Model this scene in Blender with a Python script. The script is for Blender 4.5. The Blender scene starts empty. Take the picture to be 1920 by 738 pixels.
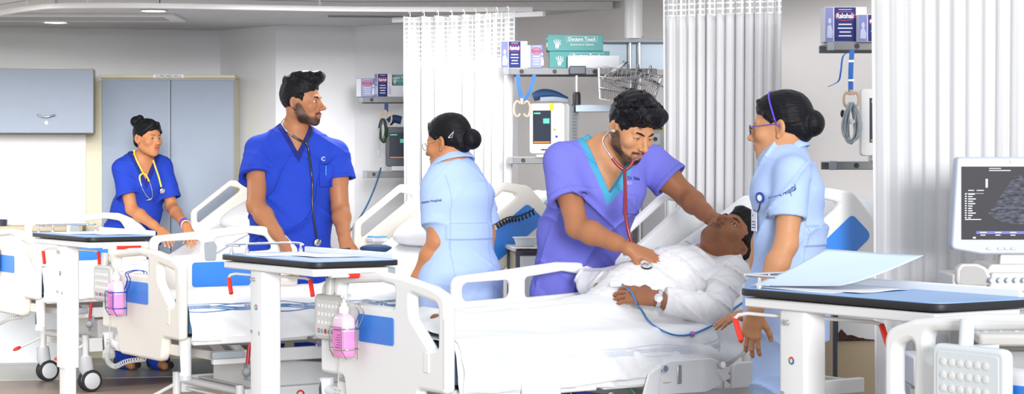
import bpy, bmesh, math, random
import numpy as np
from mathutils import Vector, Matrix, Euler
random.seed(7)
RNG = np.random.RandomState(5)
SC = bpy.context.scene
COL = SC.collection
FPX, EYE, YH, CXP = 3750.0, 1.35, 305.0, 960.0
PI = math.pi
def P3(px, py, d):
    """measured point: image position at distance d along +Y, eye height EYE"""
    return np.array([(px - CXP) / FPX * d, d, EYE - (py - YH) / FPX * d])
TH = math.radians(33.5)
U = np.array([math.cos(TH), math.sin(TH), 0.0])
V = np.array([-math.sin(TH), math.cos(TH), 0.0])

# ------------------------------------------------------------ materials
MATS = {}
def mat(name, col, rough=0.5, metal=0.0, spec=0.5, bump=None, alpha=None, trans=0.0, sss=0.0, emis=None, attr=None, noise=None, coat=0.0):
    if name in MATS: return MATS[name]
    m = bpy.data.materials.new(name); m.use_nodes = True
    nt = m.node_tree; b = nt.nodes['Principled BSDF']
    b.inputs['Base Color'].default_value = (*col, 1)
    b.inputs['Roughness'].default_value = rough
    b.inputs['Metallic'].default_value = metal
    b.inputs['Specular IOR Level'].default_value = spec
    if coat: b.inputs['Coat Weight'].default_value = coat
    if trans: b.inputs['Transmission Weight'].default_value = trans
    if sss:
        b.inputs['Subsurface Weight'].default_value = sss
        b.inputs['Subsurface Radius'].default_value = (0.012, 0.005, 0.003)
    if alpha is not None: b.inputs['Alpha'].default_value = alpha
    if emis:
        b.inputs['Emission Color'].default_value = (*emis[0], 1)
        b.inputs['Emission Strength'].default_value = emis[1]
    src = None
    if attr:
        a = nt.nodes.new('ShaderNodeAttribute'); a.attribute_name = attr
        src = a.outputs['Color']
        nt.links.new(src, b.inputs['Base Color'])
    if noise:      # (scale, amount): mild value variation
        tc = nt.nodes.new('ShaderNodeTexCoord'); n = nt.nodes.new('ShaderNodeTexNoise')
        n.inputs['Scale'].default_value = noise[0]; n.inputs['Detail'].default_value = 6
        nt.links.new(tc.outputs['Object'], n.inputs['Vector'])
        r = nt.nodes.new('ShaderNodeMapRange')
        r.inputs['From Min'].default_value = 0.3; r.inputs['From Max'].default_value = 0.7
        r.inputs['To Min'].default_value = 1 - noise[1]; r.inputs['To Max'].default_value = 1 + noise[1]
        nt.links.new(n.outputs['Fac'], r.inputs['Value'])
        mx = nt.nodes.new('ShaderNodeVectorMath'); mx.operation = 'SCALE'
        if src is None: mx.inputs[0].default_value = col
        else: nt.links.new(src, mx.inputs[0])
        nt.links.new(r.outputs['Result'], mx.inputs['Scale'])
        nt.links.new(mx.outputs['Vector'], b.inputs['Base Color'])
    if bump:       # (scale, strength, distance[, stretch])
        tc = nt.nodes.new('ShaderNodeTexCoord'); n = nt.nodes.new('ShaderNodeTexNoise')
        mp = nt.nodes.new('ShaderNodeMapping')
        if len(bump) > 3: mp.inputs['Scale'].default_value = bump[3]
        n.inputs['Scale'].default_value = bump[0]; n.inputs['Detail'].default_value = 4
        nt.links.new(tc.outputs['Object'], mp.inputs['Vector']); nt.links.new(mp.outputs['Vector'], n.inputs['Vector'])
        bp = nt.nodes.new('ShaderNodeBump'); bp.inputs['Strength'].default_value = bump[1]; bp.inputs['Distance'].default_value = bump[2]
        nt.links.new(n.outputs['Fac'], bp.inputs['Height']); nt.links.new(bp.outputs['Normal'], b.inputs['Normal'])
    MATS[name] = m
    return m

# ------------------------------------------------------------ objects
def tag(o, label=None, cat=None, group=None, kind=None):
    if label: o['label'] = label
    if cat: o['category'] = cat
    if group: o['group'] = group
    if kind: o['kind'] = kind
    return o
def thing(name, label, cat, loc=(0, 0, 0), rz=0.0, group=None, rot=None):
    o = bpy.data.objects.new(name, None); COL.objects.link(o)
    o.location = loc; o.rotation_euler = rot if rot is not None else (0, 0, rz); o.empty_display_size = 0.05
    return tag(o, label, cat, group)
def link(name, me, parent=None, m=None):
    o = bpy.data.objects.new(name, me); COL.objects.link(o)
    if parent is not None: o.parent = parent
    if m is not None:
        me.materials.clear()
        for q in (m if isinstance(m, (list, tuple)) else [m]): me.materials.append(q)
    return o
def copy_tree(o, parent=None):
    c = o.copy(); COL.objects.link(c)
    if parent is not None: c.parent = parent
    for ch in list(o.children): copy_tree(ch, c)
    return c

def catmull(pts, n=8, closed=False):
    pts = [np.array(p, float) for p in pts]
    if len(pts) < 3: return pts
    out = []
    N = len(pts)
    rng = range(N if closed else N - 1)
    for i in rng:
        if closed: p0, p1, p2, p3 = pts[i - 1], pts[i], pts[(i + 1) % N], pts[(i + 2) % N]
        else:
            p1, p2 = pts[i], pts[i + 1]
            p0 = pts[i - 1] if i > 0 else 2 * p1 - p2
            p3 = pts[i + 2] if i + 2 < N else 2 * p2 - p1
        for k in range(n):
            t = k / n
            out.append(0.5 * ((2 * p1) + (-p0 + p2) * t + (2 * p0 - 5 * p1 + 4 * p2 - p3) * t * t + (-p0 + 3 * p1 - 3 * p2 + p3) * t ** 3))
    if not closed: out.append(pts[-1])
    return out

class MB:
    def __init__(s): s.v = []; s.f = []; s.mi = []; s.cur = 0; s.M = None; s.uv = None; s.st = []
    def mat(s, i): s.cur = i; return s
    def add(s, vs, fs):
        b = len(s.v); s.st.append((b, len(s.f)))
        for p in vs:
            if s.M is not None:
                q = s.M @ Vector(p); s.v.append((q.x, q.y, q.z))
            else: s.v.append(tuple(float(c) for c in p))
        for f in fs: s.f.append([b + i for i in f]); s.mi.append(s.cur)
        return s
    def box(s, c, size, R=None):
        h = [x / 2 for x in size]
        vs = []
        for x in (-1, 1):
            for y in (-1, 1):
                for z in (-1, 1):
                    p = Vector((x * h[0], y * h[1], z * h[2]))
                    if R is not None: p = R @ p
                    vs.append((p.x + c[0], p.y + c[1], p.z + c[2]))
        return s.add(vs, [(0, 1, 3, 2), (4, 6, 7, 5), (0, 4, 5, 1), (2, 3, 7, 6), (0, 2, 6, 4), (1, 5, 7, 3)])
    def bx(s, x0, x1, y0, y1, z0, z1): return s.box(((x0 + x1) / 2, (y0 + y1) / 2, (z0 + z1) / 2), (abs(x1 - x0), abs(y1 - y0), abs(z1 - z0)))
    def tube(s, pts, r, n=10, closed=False, caps=True, flat=1.0):
        pts = [np.array(p, float) for p in pts]; N = len(pts)
        rs = r if hasattr(r, '__len__') else [r] * N
        vs = []; up = None
        for i, p in enumerate(pts):
            if closed: t = pts[(i + 1) % N] - pts[i - 1]
            else: t = pts[min(i + 1, N - 1)] - pts[max(i - 1, 0)]
            L = np.linalg.norm(t); t = t / L if L > 1e-9 else np.array([0, 0, 1.0])
            if up is None:
                up = np.array([0, 0, 1.0]) if abs(t[2]) < 0.9 else np.array([1.0, 0, 0])
            a = up - t * np.dot(up, t); la = np.linalg.norm(a)
            if la < 1e-6: a = np.cross(t, [1, 0.3, 0.2]); la = np.linalg.norm(a)
            a /= la; up = a; b = np.cross(t, a)
            for k in range(n):
                w = 2 * PI * k / n
                vs.append(p + rs[i] * (math.cos(w) * a * flat + math.sin(w) * b))
        fs = []
        for i in range(N if closed else N - 1):
            j = (i + 1) % N
            for k in range(n):
                k2 = (k + 1) % n
                fs.append((i * n + k, i * n + k2, j * n + k2, j * n + k))
        if caps and not closed:
            fs.append(tuple(range(n - 1, -1, -1))); fs.append(tuple((N - 1) * n + k for k in range(n)))
        return s.add(vs, fs)
    def cyl(s, p0, p1, r0, r1=None, n=20): return s.tube([p0, p1], [r0, r0 if r1 is None else r1], n)
    def lathe(s, prof, c=(0, 0, 0), n=28, axis='z'):
        vs = []; N = len(prof)
        for (r, z) in prof:
            for k in range(n):
                w = 2 * PI * k / n
                p = (r * math.cos(w), r * math.sin(w), z)
                if axis == 'y': p = (p[0], p[2], -p[1])
                if axis == 'x': p = (p[2], p[0], p[1])
                vs.append((p[0] + c[0], p[1] + c[1], p[2] + c[2]))
        fs = [(i * n + k, i * n + (k + 1) % n, (i + 1) * n + (k + 1) % n, (i + 1) * n + k) for i in range(N - 1) for k in range(n)]
        fs.append(tuple(range(n - 1, -1, -1))); fs.append(tuple((N - 1) * n + k for k in range(n)))
        return s.add(vs, fs)
    def ball(s, c, r, nu=16, nv=10, R=None):
        r = r if hasattr(r, '__len__') else (r, r, r)
        vs = []; fs = []
        for j in range(1, nv):
            ph = PI * j / nv
            for i in range(nu):
                w = 2 * PI * i / nu
                p = Vector((r[0] * math.sin(ph) * math.cos(w), r[1] * math.sin(ph) * math.sin(w), r[2] * math.cos(ph)))
                if R is not None: p = R @ p
                vs.append((p.x + c[0], p.y + c[1], p.z + c[2]))
        for sgn in (1, -1):
            p = Vector((0, 0, r[2] * sgn))
            if R is not None: p = R @ p
            vs.append((p.x + c[0], p.y + c[1], p.z + c[2]))
        T, B = len(vs) - 2, len(vs) - 1
        for j in range(nv - 2):
            for i in range(nu):
                a = j * nu + i; b = j * nu + (i + 1) % nu
                fs.append((a, a + nu, b + nu, b))
        for i in range(nu):
            fs.append((T, i, (i + 1) % nu)); fs.append((B, (nv - 2) * nu + (i + 1) % nu, (nv - 2) * nu + i))
        return s.add(vs, fs)
    def prism(s, poly, y0, y1, plane='xz'):
        n = len(poly)
        f = {'xz': lambda a, b, c: (a, c, b), 'xy': lambda a, b, c: (a, b, c), 'yz': lambda a, b, c: (c, a, b)}[plane]
        vs = [f(a, b, y0) for a, b in poly] + [f(a, b, y1) for a, b in poly]
        fs = [tuple(range(n)), tuple(range(2 * n - 1, n - 1, -1))] + [(i, n + i, n + (i + 1) % n, (i + 1) % n) for i in range(n)]
        return s.add(vs, fs)
    def mesh(s, me):
        s.add([v.co for v in me.vertices], [tuple(p.vertices) for p in me.polygons]); return s
    def each(s, name, m, parent=None, **k):
        """one object per added piece"""
        out = []; starts = s.st + [(len(s.v), len(s.f))]
        for (v0, f0), (v1, f1) in zip(starts[:-1], starts[1:]):
            q = MB(); q.v = s.v[v0:v1]; q.f = [[i - v0 for i in f] for f in s.f[f0:f1]]; q.mi = s.mi[f0:f1]; out.append(q.build(name, m, parent, **k))
        return out
    def build(s, name, m, parent=None, smooth=None, bevel=None, seg=2, loc=None, sub=0):
        me = bpy.data.meshes.new(name)
        me.from_pydata(s.v, [], s.f)
        o = link(name, me, parent, m)
        me.polygons.foreach_set('material_index', s.mi)
        bm = bmesh.new(); bm.from_mesh(me); bmesh.ops.recalc_face_normals(bm, faces=bm.faces); bm.to_mesh(me); bm.free()
        if smooth is not None:
            me.polygons.foreach_set('use_smooth', [True] * len(me.polygons))
            if smooth < 170: me.set_sharp_from_angle(angle=math.radians(smooth))
        if loc is not None: o.location = loc
        if bevel:
            b = o.modifiers.new('bevel', 'BEVEL'); b.width = bevel; b.segments = seg; b.limit_method = 'ANGLE'; b.angle_limit = math.radians(40); b.harden_normals = False
            me.polygons.foreach_set('use_smooth', [True] * len(me.polygons)); me.set_sharp_from_angle(angle=math.radians(35 if seg > 1 else 30))
        if sub:
            q = o.modifiers.new('sub', 'SUBSURF'); q.levels = sub; q.render_levels = sub
        me.update()
        return o

def rounded(pts, rad=0.02, n=5):
    """round the corners of a 2-D polygon; a point may carry its own radius (x, y, r)"""
    out = []; N = len(pts)
    for i in range(N):
        p = np.array(pts[i][:2], float); r = pts[i][2] if len(pts[i]) > 2 else rad
        a = np.array(pts[i - 1][:2], float); b = np.array(pts[(i + 1) % N][:2], float)
        va = a - p; vb = b - p; la = np.linalg.norm(va); lb = np.linalg.norm(vb); va /= la; vb /= lb
        c = max(-0.9999, min(0.9999, float(np.dot(va, vb)))); ang = math.acos(c)
        t = min(r / math.tan(ang / 2), la * 0.48, lb * 0.48)
        p0, p2 = p + va * t, p + vb * t
        for k in range(n + 1):
            w = k / n
            q = (1 - w) ** 2 * p0 + 2 * w * (1 - w) * p + w * w * p2
            out.append((q[0], q[1]))
    return out
def panel(outline, holes=(), thick=0.03, bevel=0.008, rad=0.02, hrad=0.02):
    """flat board with holes and rounded edges; lies in XY, thickness along Z"""
    cu = bpy.data.curves.new('tmp', 'CURVE'); cu.dimensions = '2D'; cu.fill_mode = 'BOTH'
    for q in [rounded(outline, rad)] + [rounded(h, hrad) for h in holes]:
        sp = cu.splines.new('POLY'); sp.points.add(len(q) - 1)
        for i, p in enumerate(q): sp.points[i].co = (p[0], p[1], 0, 1)
        sp.use_cyclic_u = True
    cu.extrude = max(thick / 2 - bevel, 0.0001); cu.bevel_depth = bevel; cu.bevel_resolution = 2; cu.offset = -bevel
    ob = bpy.data.objects.new('tmp', cu); COL.objects.link(ob)
    dg = bpy.context.evaluated_depsgraph_get()
    me = bpy.data.meshes.new_from_object(ob.evaluated_get(dg))
    bpy.data.objects.remove(ob); bpy.data.curves.remove(cu)
    return me
def finish(me, M, angle=35):
    me.transform(M)
    me.polygons.foreach_set('use_smooth', [True] * len(me.polygons)); me.set_sharp_from_angle(angle=math.radians(angle)); me.update()
    return me
MXZ = Matrix(((1, 0, 0, 0), (0, 0, -1, 0), (0, 1, 0, 0), (0, 0, 0, 1)))     # XY board stands up in XZ
MYZ = Matrix(((0, 0, 1, 0), (1, 0, 0, 0), (0, 1, 0, 0), (0, 0, 0, 1)))      # XY board stands up in YZ
def text_mesh(txt, size, M, ext=0.0006, align='CENTER', squeeze=1.0, bold=0.0):
    cu = bpy.data.curves.new('tmp', 'FONT'); cu.body = txt; cu.size = size; cu.extrude = ext; cu.align_x = align; cu.align_y = 'CENTER'; cu.resolution_u = 2; cu.offset = bold
    ob = bpy.data.objects.new('tmp', cu); COL.objects.link(ob)
    dg = bpy.context.evaluated_depsgraph_get(); dg.update()
    me = bpy.data.meshes.new_from_object(ob.evaluated_get(dg))
    bpy.data.objects.remove(ob); bpy.data.curves.remove(cu)
    me.transform(M @ Matrix.Diagonal((squeeze, 1, 1, 1)))
    return me
def frame_m(o, xd, zd):
    """matrix at o whose x axis runs along xd and whose normal (z) is zd"""
    x = Vector(xd).normalized(); z = Vector(zd).normalized(); y = z.cross(x).normalized(); x = y.cross(z)
    return Matrix(((x.x, y.x, z.x, o[0]), (x.y, y.y, z.y, o[1]), (x.z, y.z, z.z, o[2]), (0, 0, 0, 1)))

# ------------------------------------------------------------ soft bodies as signed distance fields
def nrm(v): v = np.array(v, float); return v / (np.linalg.norm(v) + 1e-12)
def lerp(a, b, t): return np.array(a, float) * (1 - t) + np.array(b, float) * t
class Fr:
    """right-handed frame: x, y (forward), z (up)"""
    def __init__(s, o, R, k=1.0): s.o = np.array(o, float); s.R = np.array(R, float); s.k = k
    def p(s, x, y, z): return s.o + s.R @ (np.array([x, y, z], float) * s.k)
    def d(s, x, y, z): return s.R @ np.array([x, y, z], float)
def look_frame(o, fwd, up=(0, 0, 1), k=1.0):
    y = nrm(fwd); x = nrm(np.cross(y, up)); z = np.cross(x, y)
    return Fr(o, np.stack([x, y, z], 1), k)
def cone(a, b, ra, rb=None, col=None, k=0.015, op='u'): return dict(t='c', a=np.array(a, float), b=np.array(b, float), ra=ra, rb=ra if rb is None else rb, col=col, k=k, op=op)
def ell(c, r, R=None, col=None, k=0.015, op='u'): return dict(t='e', c=np.array(c, float), r=np.array(r, float), R=np.eye(3) if R is None else np.array(R, float), col=col, k=k, op=op)
def slab(a, b, side, ra, rb=None, fr=None, fb=None, col=None, k=0.02, op='u'):
    """limb of elliptic section: half-width ra->rb along 'side', half-depth fr->fb across it"""
    a = np.array(a, float); b = np.array(b, float); w = nrm(b - a); s = np.array(side, float); s = nrm(s - w * np.dot(s, w)); f = np.cross(w, s)
    return dict(t='s', a=a, b=b, w=w, s=s, f=f, L=np.linalg.norm(b - a), ra=ra, rb=ra if rb is None else rb, fr=fr, fb=fr if fb is None else fb, col=col, k=k, op=op)
def cutcyl(a, b, r, k=0.001, op='d', col=None):
    a = np.array(a, float); b = np.array(b, float)
    return dict(t='y', a=a, b=b, r=r, w=nrm(b - a), L=np.linalg.norm(b - a), k=k, op=op, col=col)
def sleeve(a, b, ra, rb, k=0.03, col=None, rec=0.045, wall=0.018):
    """open-ended sleeve: tapered tube cut flat at b, hollow for the last few centimetres"""
    a = np.array(a, float); b = np.array(b, float); w = nrm(b - a)
    return dict(t='v', a=a, b=b, w=w, ra=ra, rb=rb, k=k, op='u', col=col, rec=rec, wall=wall)
def rbox(c, h, R=None, rr=0.004, k=0.004, op='u', col=None): return dict(t='b', c=np.array(c, float), h=np.array(h, float), R=np.eye(3) if R is None else np.array(R, float), rr=rr, k=k, op=op, col=col)
def pd(q, P):
    t = q['t']
    if t == 'c':
        ab = q['b'] - q['a']; pa = P - q['a']; L2 = float(ab @ ab) + 1e-12
        h = np.clip(pa @ ab / L2, 0, 1)
        return np.sqrt(((pa - h[:, None] * ab) ** 2).sum(1)) - (q['ra'] + (q['rb'] - q['ra']) * h)
    if t == 'v':
        ab = q['b'] - q['a']; pa = P - q['a']; L2 = float(ab @ ab); h = np.clip(pa @ ab / L2, 0, 1.25)
        c = np.sqrt(((pa - h[:, None] * ab) ** 2).sum(1)) - (q['ra'] + (q['rb'] - q['ra']) * np.minimum(h, 1))
        z = (P - q['b']) @ q['w']
        return np.maximum(np.maximum(c, z), -np.maximum(c + q['wall'], -(z + q['rec'])))
    if t == 'e':
        p = (P - q['c']) @ q['R']; r = q['r']
        k0 = np.sqrt(((p / r) ** 2).sum(1)); k1 = np.sqrt(((p / (r * r)) ** 2).sum(1)) + 1e-9
        return np.where(k0 < 0.02, -r.min(), k0 * (k0 - 1) / k1)
    if t == 's':
        pa = P - q['a']; z = pa @ q['w']; h = np.clip(z / q['L'], 0, 1); zz = z - h * q['L']
        rs = q['ra'] + (q['rb'] - q['ra']) * h; rf = q['fr'] + (q['fb'] - q['fr']) * h; m = np.minimum(rs, rf)
        x = pa @ q['s'] / rs; y = pa @ q['f'] / rf; z2 = zz / m
        k0 = np.sqrt(x * x + y * y + z2 * z2); k1 = np.sqrt((x / rs) ** 2 + (y / rf) ** 2 + (z2 / m) ** 2) + 1e-9
        return np.where(k0 < 0.02, -m, k0 * (k0 - 1) / k1)
    if t == 'y':
        pa = P - q['a']; z = pa @ q['w']; rad = np.sqrt(np.maximum((pa * pa).sum(1) - z * z, 0)) - q['r']
        return np.maximum(rad, np.abs(z - q['L'] / 2) - q['L'] / 2)
    if t == 'b':
        p = np.abs((P - q['c']) @ q['R']) - (q['h'] - q['rr'])
        return np.sqrt((np.maximum(p, 0) ** 2).sum(1)) + np.minimum(p.max(1), 0) - q['rr']
def ev(prims, P, color=False, base=None, pre=None):
    d = np.full(len(P), 9.0); C = None
    if color: C = np.tile(np.array(base, float), (len(P), 1))
    for i, q in enumerate(prims):
        e = pre[i] if pre is not None else pd(q, P); k = max(q['k'], 1e-5)
        if q['op'] == 'u':
            h = np.clip(0.5 + 0.5 * (d - e) / k, 0, 1)
            d = d * (1 - h) + e * h - k * h * (1 - h)
            if color and q['col'] is not None: C = C * (1 - h[:, None]) + np.array(q['col']) * h[:, None]
        elif q['op'] == 'd':
            h = np.clip(0.5 - 0.5 * (d + e) / k, 0, 1)
            d = d * (1 - h) - e * h + k * h * (1 - h)
            if color and q['col'] is not None: C = C * (1 - h[:, None]) + np.array(q['col']) * h[:, None]
        elif q['op'] == 'i':
            h = np.clip(0.5 - 0.5 * (e - d) / k, 0, 1)
            d = e * (1 - h) + d * h + k * h * (1 - h)
        elif q['op'] == 'tint' and color:      # colour only, over a soft border k
            h = np.clip(0.5 - (e + (0 if k < 0.008 else 0.3 * k * vnoise(P, 380, 3))) / k, 0, 1) * q.get('amt', 1.0)
            if k >= 0.008: h = h * (0.86 + 0.14 * vnoise(P, 700, 8))
            C = C * (1 - h[:, None]) + np.array(q['col']) * h[:, None]
    return (d, C) if color else d
def tint(q, col, k=0.006, amt=1.0): q = dict(q); q['op'] = 'tint'; q['col'] = col; q['k'] = k; q['amt'] = amt; return q
def bounds(prims, pad=0.02):
    lo = np.full(3, 9e9); hi = -lo
    for q in prims:
        if q['op'] != 'u': continue
        if q['t'] in 'csv':
            r = max(q['ra'], q['rb'], q.get('fr') or 0, q.get('fb') or 0)
            for e in (q['a'], q['b']): lo = np.minimum(lo, e - r); hi = np.maximum(hi, e + r)
        elif q['t'] == 'e': r = q['r'].max(); lo = np.minimum(lo, q['c'] - r); hi = np.maximum(hi, q['c'] + r)
        elif q['t'] == 'b': r = np.linalg.norm(q['h']); lo = np.minimum(lo, q['c'] - r); hi = np.maximum(hi, q['c'] + r)
    return lo - pad, hi + pad
def surface(prims, step=0.004, post=None, disp=None, pad=0.02, slack=0.012):
    lo, hi = bounds(prims, pad); B = 12
    n = np.maximum(np.ceil((hi - lo) / step / B).astype(int), 1); nn = n * B + 1
    G = np.full(tuple(nn), 1.0, np.float32)
    h = B * step
    bc = np.stack(np.meshgrid(*[lo[i] + (np.arange(n[i]) + 0.5) * h for i in range(3)], indexing='ij'), -1).reshape(-1, 3)
    R = h * 0.8661
    pres = [pd(q, bc) for q in prims]
    d0 = ev(prims, bc, pre=pres)
    if post is not None: d0 = post(bc, d0)
    pres = np.stack(pres, 1); ops = np.array([q['op'] for q in prims]); ks = np.array([q['k'] for q in prims])
    idx = np.stack(np.unravel_index(np.arange(len(bc)), tuple(n)), 1)
    dmin_u = np.where(ops[None, :] == 'u', pres, 9).min(1)
    act = np.abs(dmin_u) < R * 1.9 + slack + 0.02
    if post is None: act &= np.abs(d0) < R * 1.9 + slack + 0.02
    # inside fill for skipped blocks
    ar = np.arange(B + 1)
    off = np.stack(np.meshgrid(ar, ar, ar, indexing='ij'), -1).reshape(-1, 3)
    for bi in range(len(bc)):
        i, j, k = idx[bi] * B
        if not act[bi]:
            if d0[bi] < 0: G[i:i + B + 1, j:j + B + 1, k:k + B + 1] = -1.0
    for bi in np.nonzero(act)[0]:
        i, j, k = idx[bi] * B
        sel = [q for qi, q in enumerate(prims) if (ops[qi] != 'u' and abs(pres[bi, qi]) < 9 and (pres[bi, qi] < R * 2.2 + 0.03 or ops[qi] == 'i')) or (ops[qi] == 'u' and pres[bi, qi] < dmin_u[bi] + 2.6 * R + ks[qi] + 0.01)]
        P = lo + (off + [i, j, k]) * step
        d = ev(sel, P)
        if disp is not None: d = d + disp(P)
        if post is not None: d = post(P, d)
        G[i:i + B + 1, j:j + B + 1, k:k + B + 1] = d.reshape(B + 1, B + 1, B + 1)
    return nets(G, lo, step)
def nets(G, lo, step):
    S = G < 0
    nx, ny, nz = G.shape
    cnt = np.zeros((nx - 1, ny - 1, nz - 1), np.uint8)
    for a in (0, 1):
        for b in (0, 1):
            for c in (0, 1): cnt += S[a:nx - 1 + a, b:ny - 1 + b, c:nz - 1 + c]
    act = np.argwhere((cnt > 0) & (cnt < 8))
    if len(act) == 0: return np.zeros((0, 3)), np.zeros((0, 4), int)
    ids = np.full(cnt.shape, -1, np.int32); ids[tuple(act.T)] = np.arange(len(act))
    acc = np.zeros((len(act), 3)); num = np.zeros(len(act))
    cor = [(a, b, c) for a in (0, 1) for b in (0, 1) for c in (0, 1)]
    val = {c: G[act[:, 0] + c[0], act[:, 1] + c[1], act[:, 2] + c[2]].astype(float) for c in cor}
    for ax in range(3):
        for c in cor:
            if c[ax]: continue
            e = list(c); e[ax] = 1; e = tuple(e)
            v0, v1 = val[c], val[e]; m = (v0 < 0) != (v1 < 0)
            t = np.where(m, v0 / np.where(m, v0 - v1, 1), 0)
            p = np.array(c, float)[None, :].repeat(len(act), 0); p[:, ax] = t
            acc[m] += p[m]; num[m] += 1
    verts = lo + (act + acc / num[:, None]) * step
    faces = []
    for ax in range(3):
        a1, a2 = (ax + 1) % 3, (ax + 2) % 3
        sl0 = [slice(None)] * 3; sl1 = [slice(None)] * 3; sl0[ax] = slice(0, -1); sl1[ax] = slice(1, None)
        s0 = S[tuple(sl0)]; s1 = S[tuple(sl1)]
        e = np.argwhere(s0 != s1)
        e = e[(e[:, a1] > 0) & (e[:, a2] > 0) & (e[:, a1] < G.shape[a1] - 1) & (e[:, a2] < G.shape[a2] - 1)]
        q = []
        for (o1, o2) in ((-1, -1), (0, -1), (0, 0), (-1, 0)):
            t = e.copy(); t[:, a1] += o1; t[:, a2] += o2; q.append(ids[tuple(t.T)])
        q = np.stack(q, 1); flip = ~s0[tuple(e.T)]
        q[flip] = q[flip][:, ::-1]
        faces.append(q[(q >= 0).all(1)])
    return verts, np.concatenate(faces)
def np_mesh(name, v, f, parent=None, m=None, col=None, origin=None, smooth=True):
    me = bpy.data.meshes.new(name)
    if origin is not None: v = v - np.array(origin)
    me.vertices.add(len(v)); me.vertices.foreach_set('co', v.astype(np.float32).ravel())
    k = f.shape[1]
    me.loops.add(f.size); me.loops.foreach_set('vertex_index', f.astype(np.int32).ravel())
    me.polygons.add(len(f)); me.polygons.foreach_set('loop_start', np.arange(0, f.size, k, dtype=np.int32)); 
    try: me.polygons.foreach_set('loop_total', np.full(len(f), k, np.int32))
    except Exception: pass
    me.update(calc_edges=True)
    if smooth: me.polygons.foreach_set('use_smooth', np.ones(len(f), bool))
    if col is not None:
        a = me.color_attributes.new('col', 'FLOAT_COLOR', 'POINT')
        a.data.foreach_set('color', np.concatenate([col, np.ones((len(col), 1))], 1).astype(np.float32).ravel())
    o = link(name, me, parent, m)
    return o
def vnoise(P, f, seed=0):
    """cheap smooth noise in [-1,1]: sum of skewed sines"""
    r = np.random.RandomState(seed); s = np.zeros(len(P))
    for i in range(5):
        d = r.normal(size=3); d /= np.linalg.norm(d)
        s += np.sin(P @ d * f * (0.7 + 0.25 * i) + r.uniform(0, 6.3) + 1.3 * np.sin(P @ r.normal(size=3) * f * 0.35 + i))
    return s / 5
# ============================================================ MATERIALS
M_wall = mat('wall_paint', (0.84, 0.85, 0.87), 0.55, noise=(0.8, 0.02))
M_wallwarm = mat('wall_paint_warm', (0.80, 0.78, 0.77), 0.55, noise=(0.8, 0.03))
M_ceil = mat('ceiling_shade_grey', (0.62, 0.63, 0.64), 0.7, noise=(3, 0.05))
M_ceilw = mat('ceiling_white', (0.8, 0.8, 0.8), 0.6)
M_floor = mat('floor_vinyl', (0.25, 0.19, 0.145), 0.4, noise=(2.2, 0.12))
M_band = mat('floor_band', (0.36, 0.36, 0.30), 0.3, noise=(3, 0.08))
M_tan = mat('tan_laminate', (0.50, 0.40, 0.26), 0.5, noise=(5, 0.05))
M_white = mat('white_enamel', (0.80, 0.80, 0.80), 0.35)
M_cream = mat('cream_plastic', (0.77, 0.735, 0.665), 0.38)
M_creamw = mat('white_plastic', (0.80, 0.80, 0.79), 0.36)
M_blue = mat('blue_label', (0.03, 0.20, 0.66), 0.4)
M_grey = mat('grey_laminate', (0.24, 0.29, 0.37), 0.45, noise=(9, 0.02))
M_birch = mat('birch_laminate', (0.60, 0.56, 0.42), 0.5, noise=(6, 0.06))
M_steel = mat('brushed_steel', (0.62, 0.62, 0.63), 0.28, metal=1.0)
M_chrome = mat('chrome', (0.78, 0.78, 0.8), 0.12, metal=1.0)
M_alu = mat('anodised_rail', (0.20, 0.205, 0.21), 0.45, metal=0.1)
M_dark = mat('dark_plastic', (0.045, 0.055, 0.08), 0.4)
M_black = mat('black_rubber', (0.012, 0.012, 0.015), 0.5)
M_red = mat('red_plastic', (0.75, 0.03, 0.015), 0.35)
M_dred = mat('dark_red_plastic', (0.40, 0.01, 0.02), 0.35)
M_rust = mat('rust', (0.06, 0.025, 0.02), 0.9, noise=(60, 0.4))
M_ltgrey = mat('light_grey_plastic', (0.52, 0.54, 0.56), 0.45)
M_mgrey = mat('mid_grey_plastic', (0.30, 0.33, 0.36), 0.45)
M_paper = mat('paper', (0.86, 0.86, 0.88), 0.6)
M_lamp = mat('downlight_glow', (1, 1, 1), 0.5, emis=((1, 0.99, 0.97), 9.0))
M_ink = mat('blue_ink', (0.02, 0.06, 0.30), 0.5)
M_black_ink = mat('black_ink', (0.03, 0.03, 0.04), 0.5)

# ============================================================ ROOM SHELL
ZC = 2.30
def cp(px, y, z=ZC):
    d = (z - EYE) * FPX / (YH - y); return ((px - CXP) / FPX * d, d)
WP = [(-6.2, 13.3), cp(0, 51), cp(413, 57), cp(517, 48), cp(665, 50), cp(971, 34), cp(1149, 16), (2.1, 10.25), (5.0, 6.2)]
wall_names = ['wall_left', 'wall_left', 'wall_back', 'wall_back', 'wall_back', 'wall_right', 'wall_right', 'wall_right']
def wall_run(name, pts, m, h=2.7, t=0.12):
    mb = MB()
    n = len(pts); off = []
    for i in range(n):
        a = np.array(pts[max(i - 1, 0)]); b = np.array(pts[min(i + 1, n - 1)]); q = b - a; q /= np.linalg.norm(q); off.append((-q[1], q[0]))
    vs = []
    for (x, y), (ox, oy) in zip(pts, off):
        vs += [(x, y, 0), (x, y, h), (x + ox * t, y + oy * t, h), (x + ox * t, y + oy * t, 0)]
    fs = []
    for i in range(n - 1):
        a, b = 4 * i, 4 * i + 4
        fs += [(a, b, b + 1, a + 1), (a + 1, b + 1, b + 2, a + 2), (a + 2, b + 2, b + 3, a + 3), (a + 3, b + 3, b, a)]
    fs += [(0, 1, 2, 3), (4 * n - 4, 4 * n - 1, 4 * n - 2, 4 * n - 3)]
    mb.add(vs, fs); o = mb.build(name, m); tag(o, kind='structure'); return o
wall_run('wall_left', WP[0:3], M_wall)
wall_run('wall_back', WP[2:6], M_wall)
wall_run('wall_right', WP[5:9], M_wallwarm)
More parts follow.
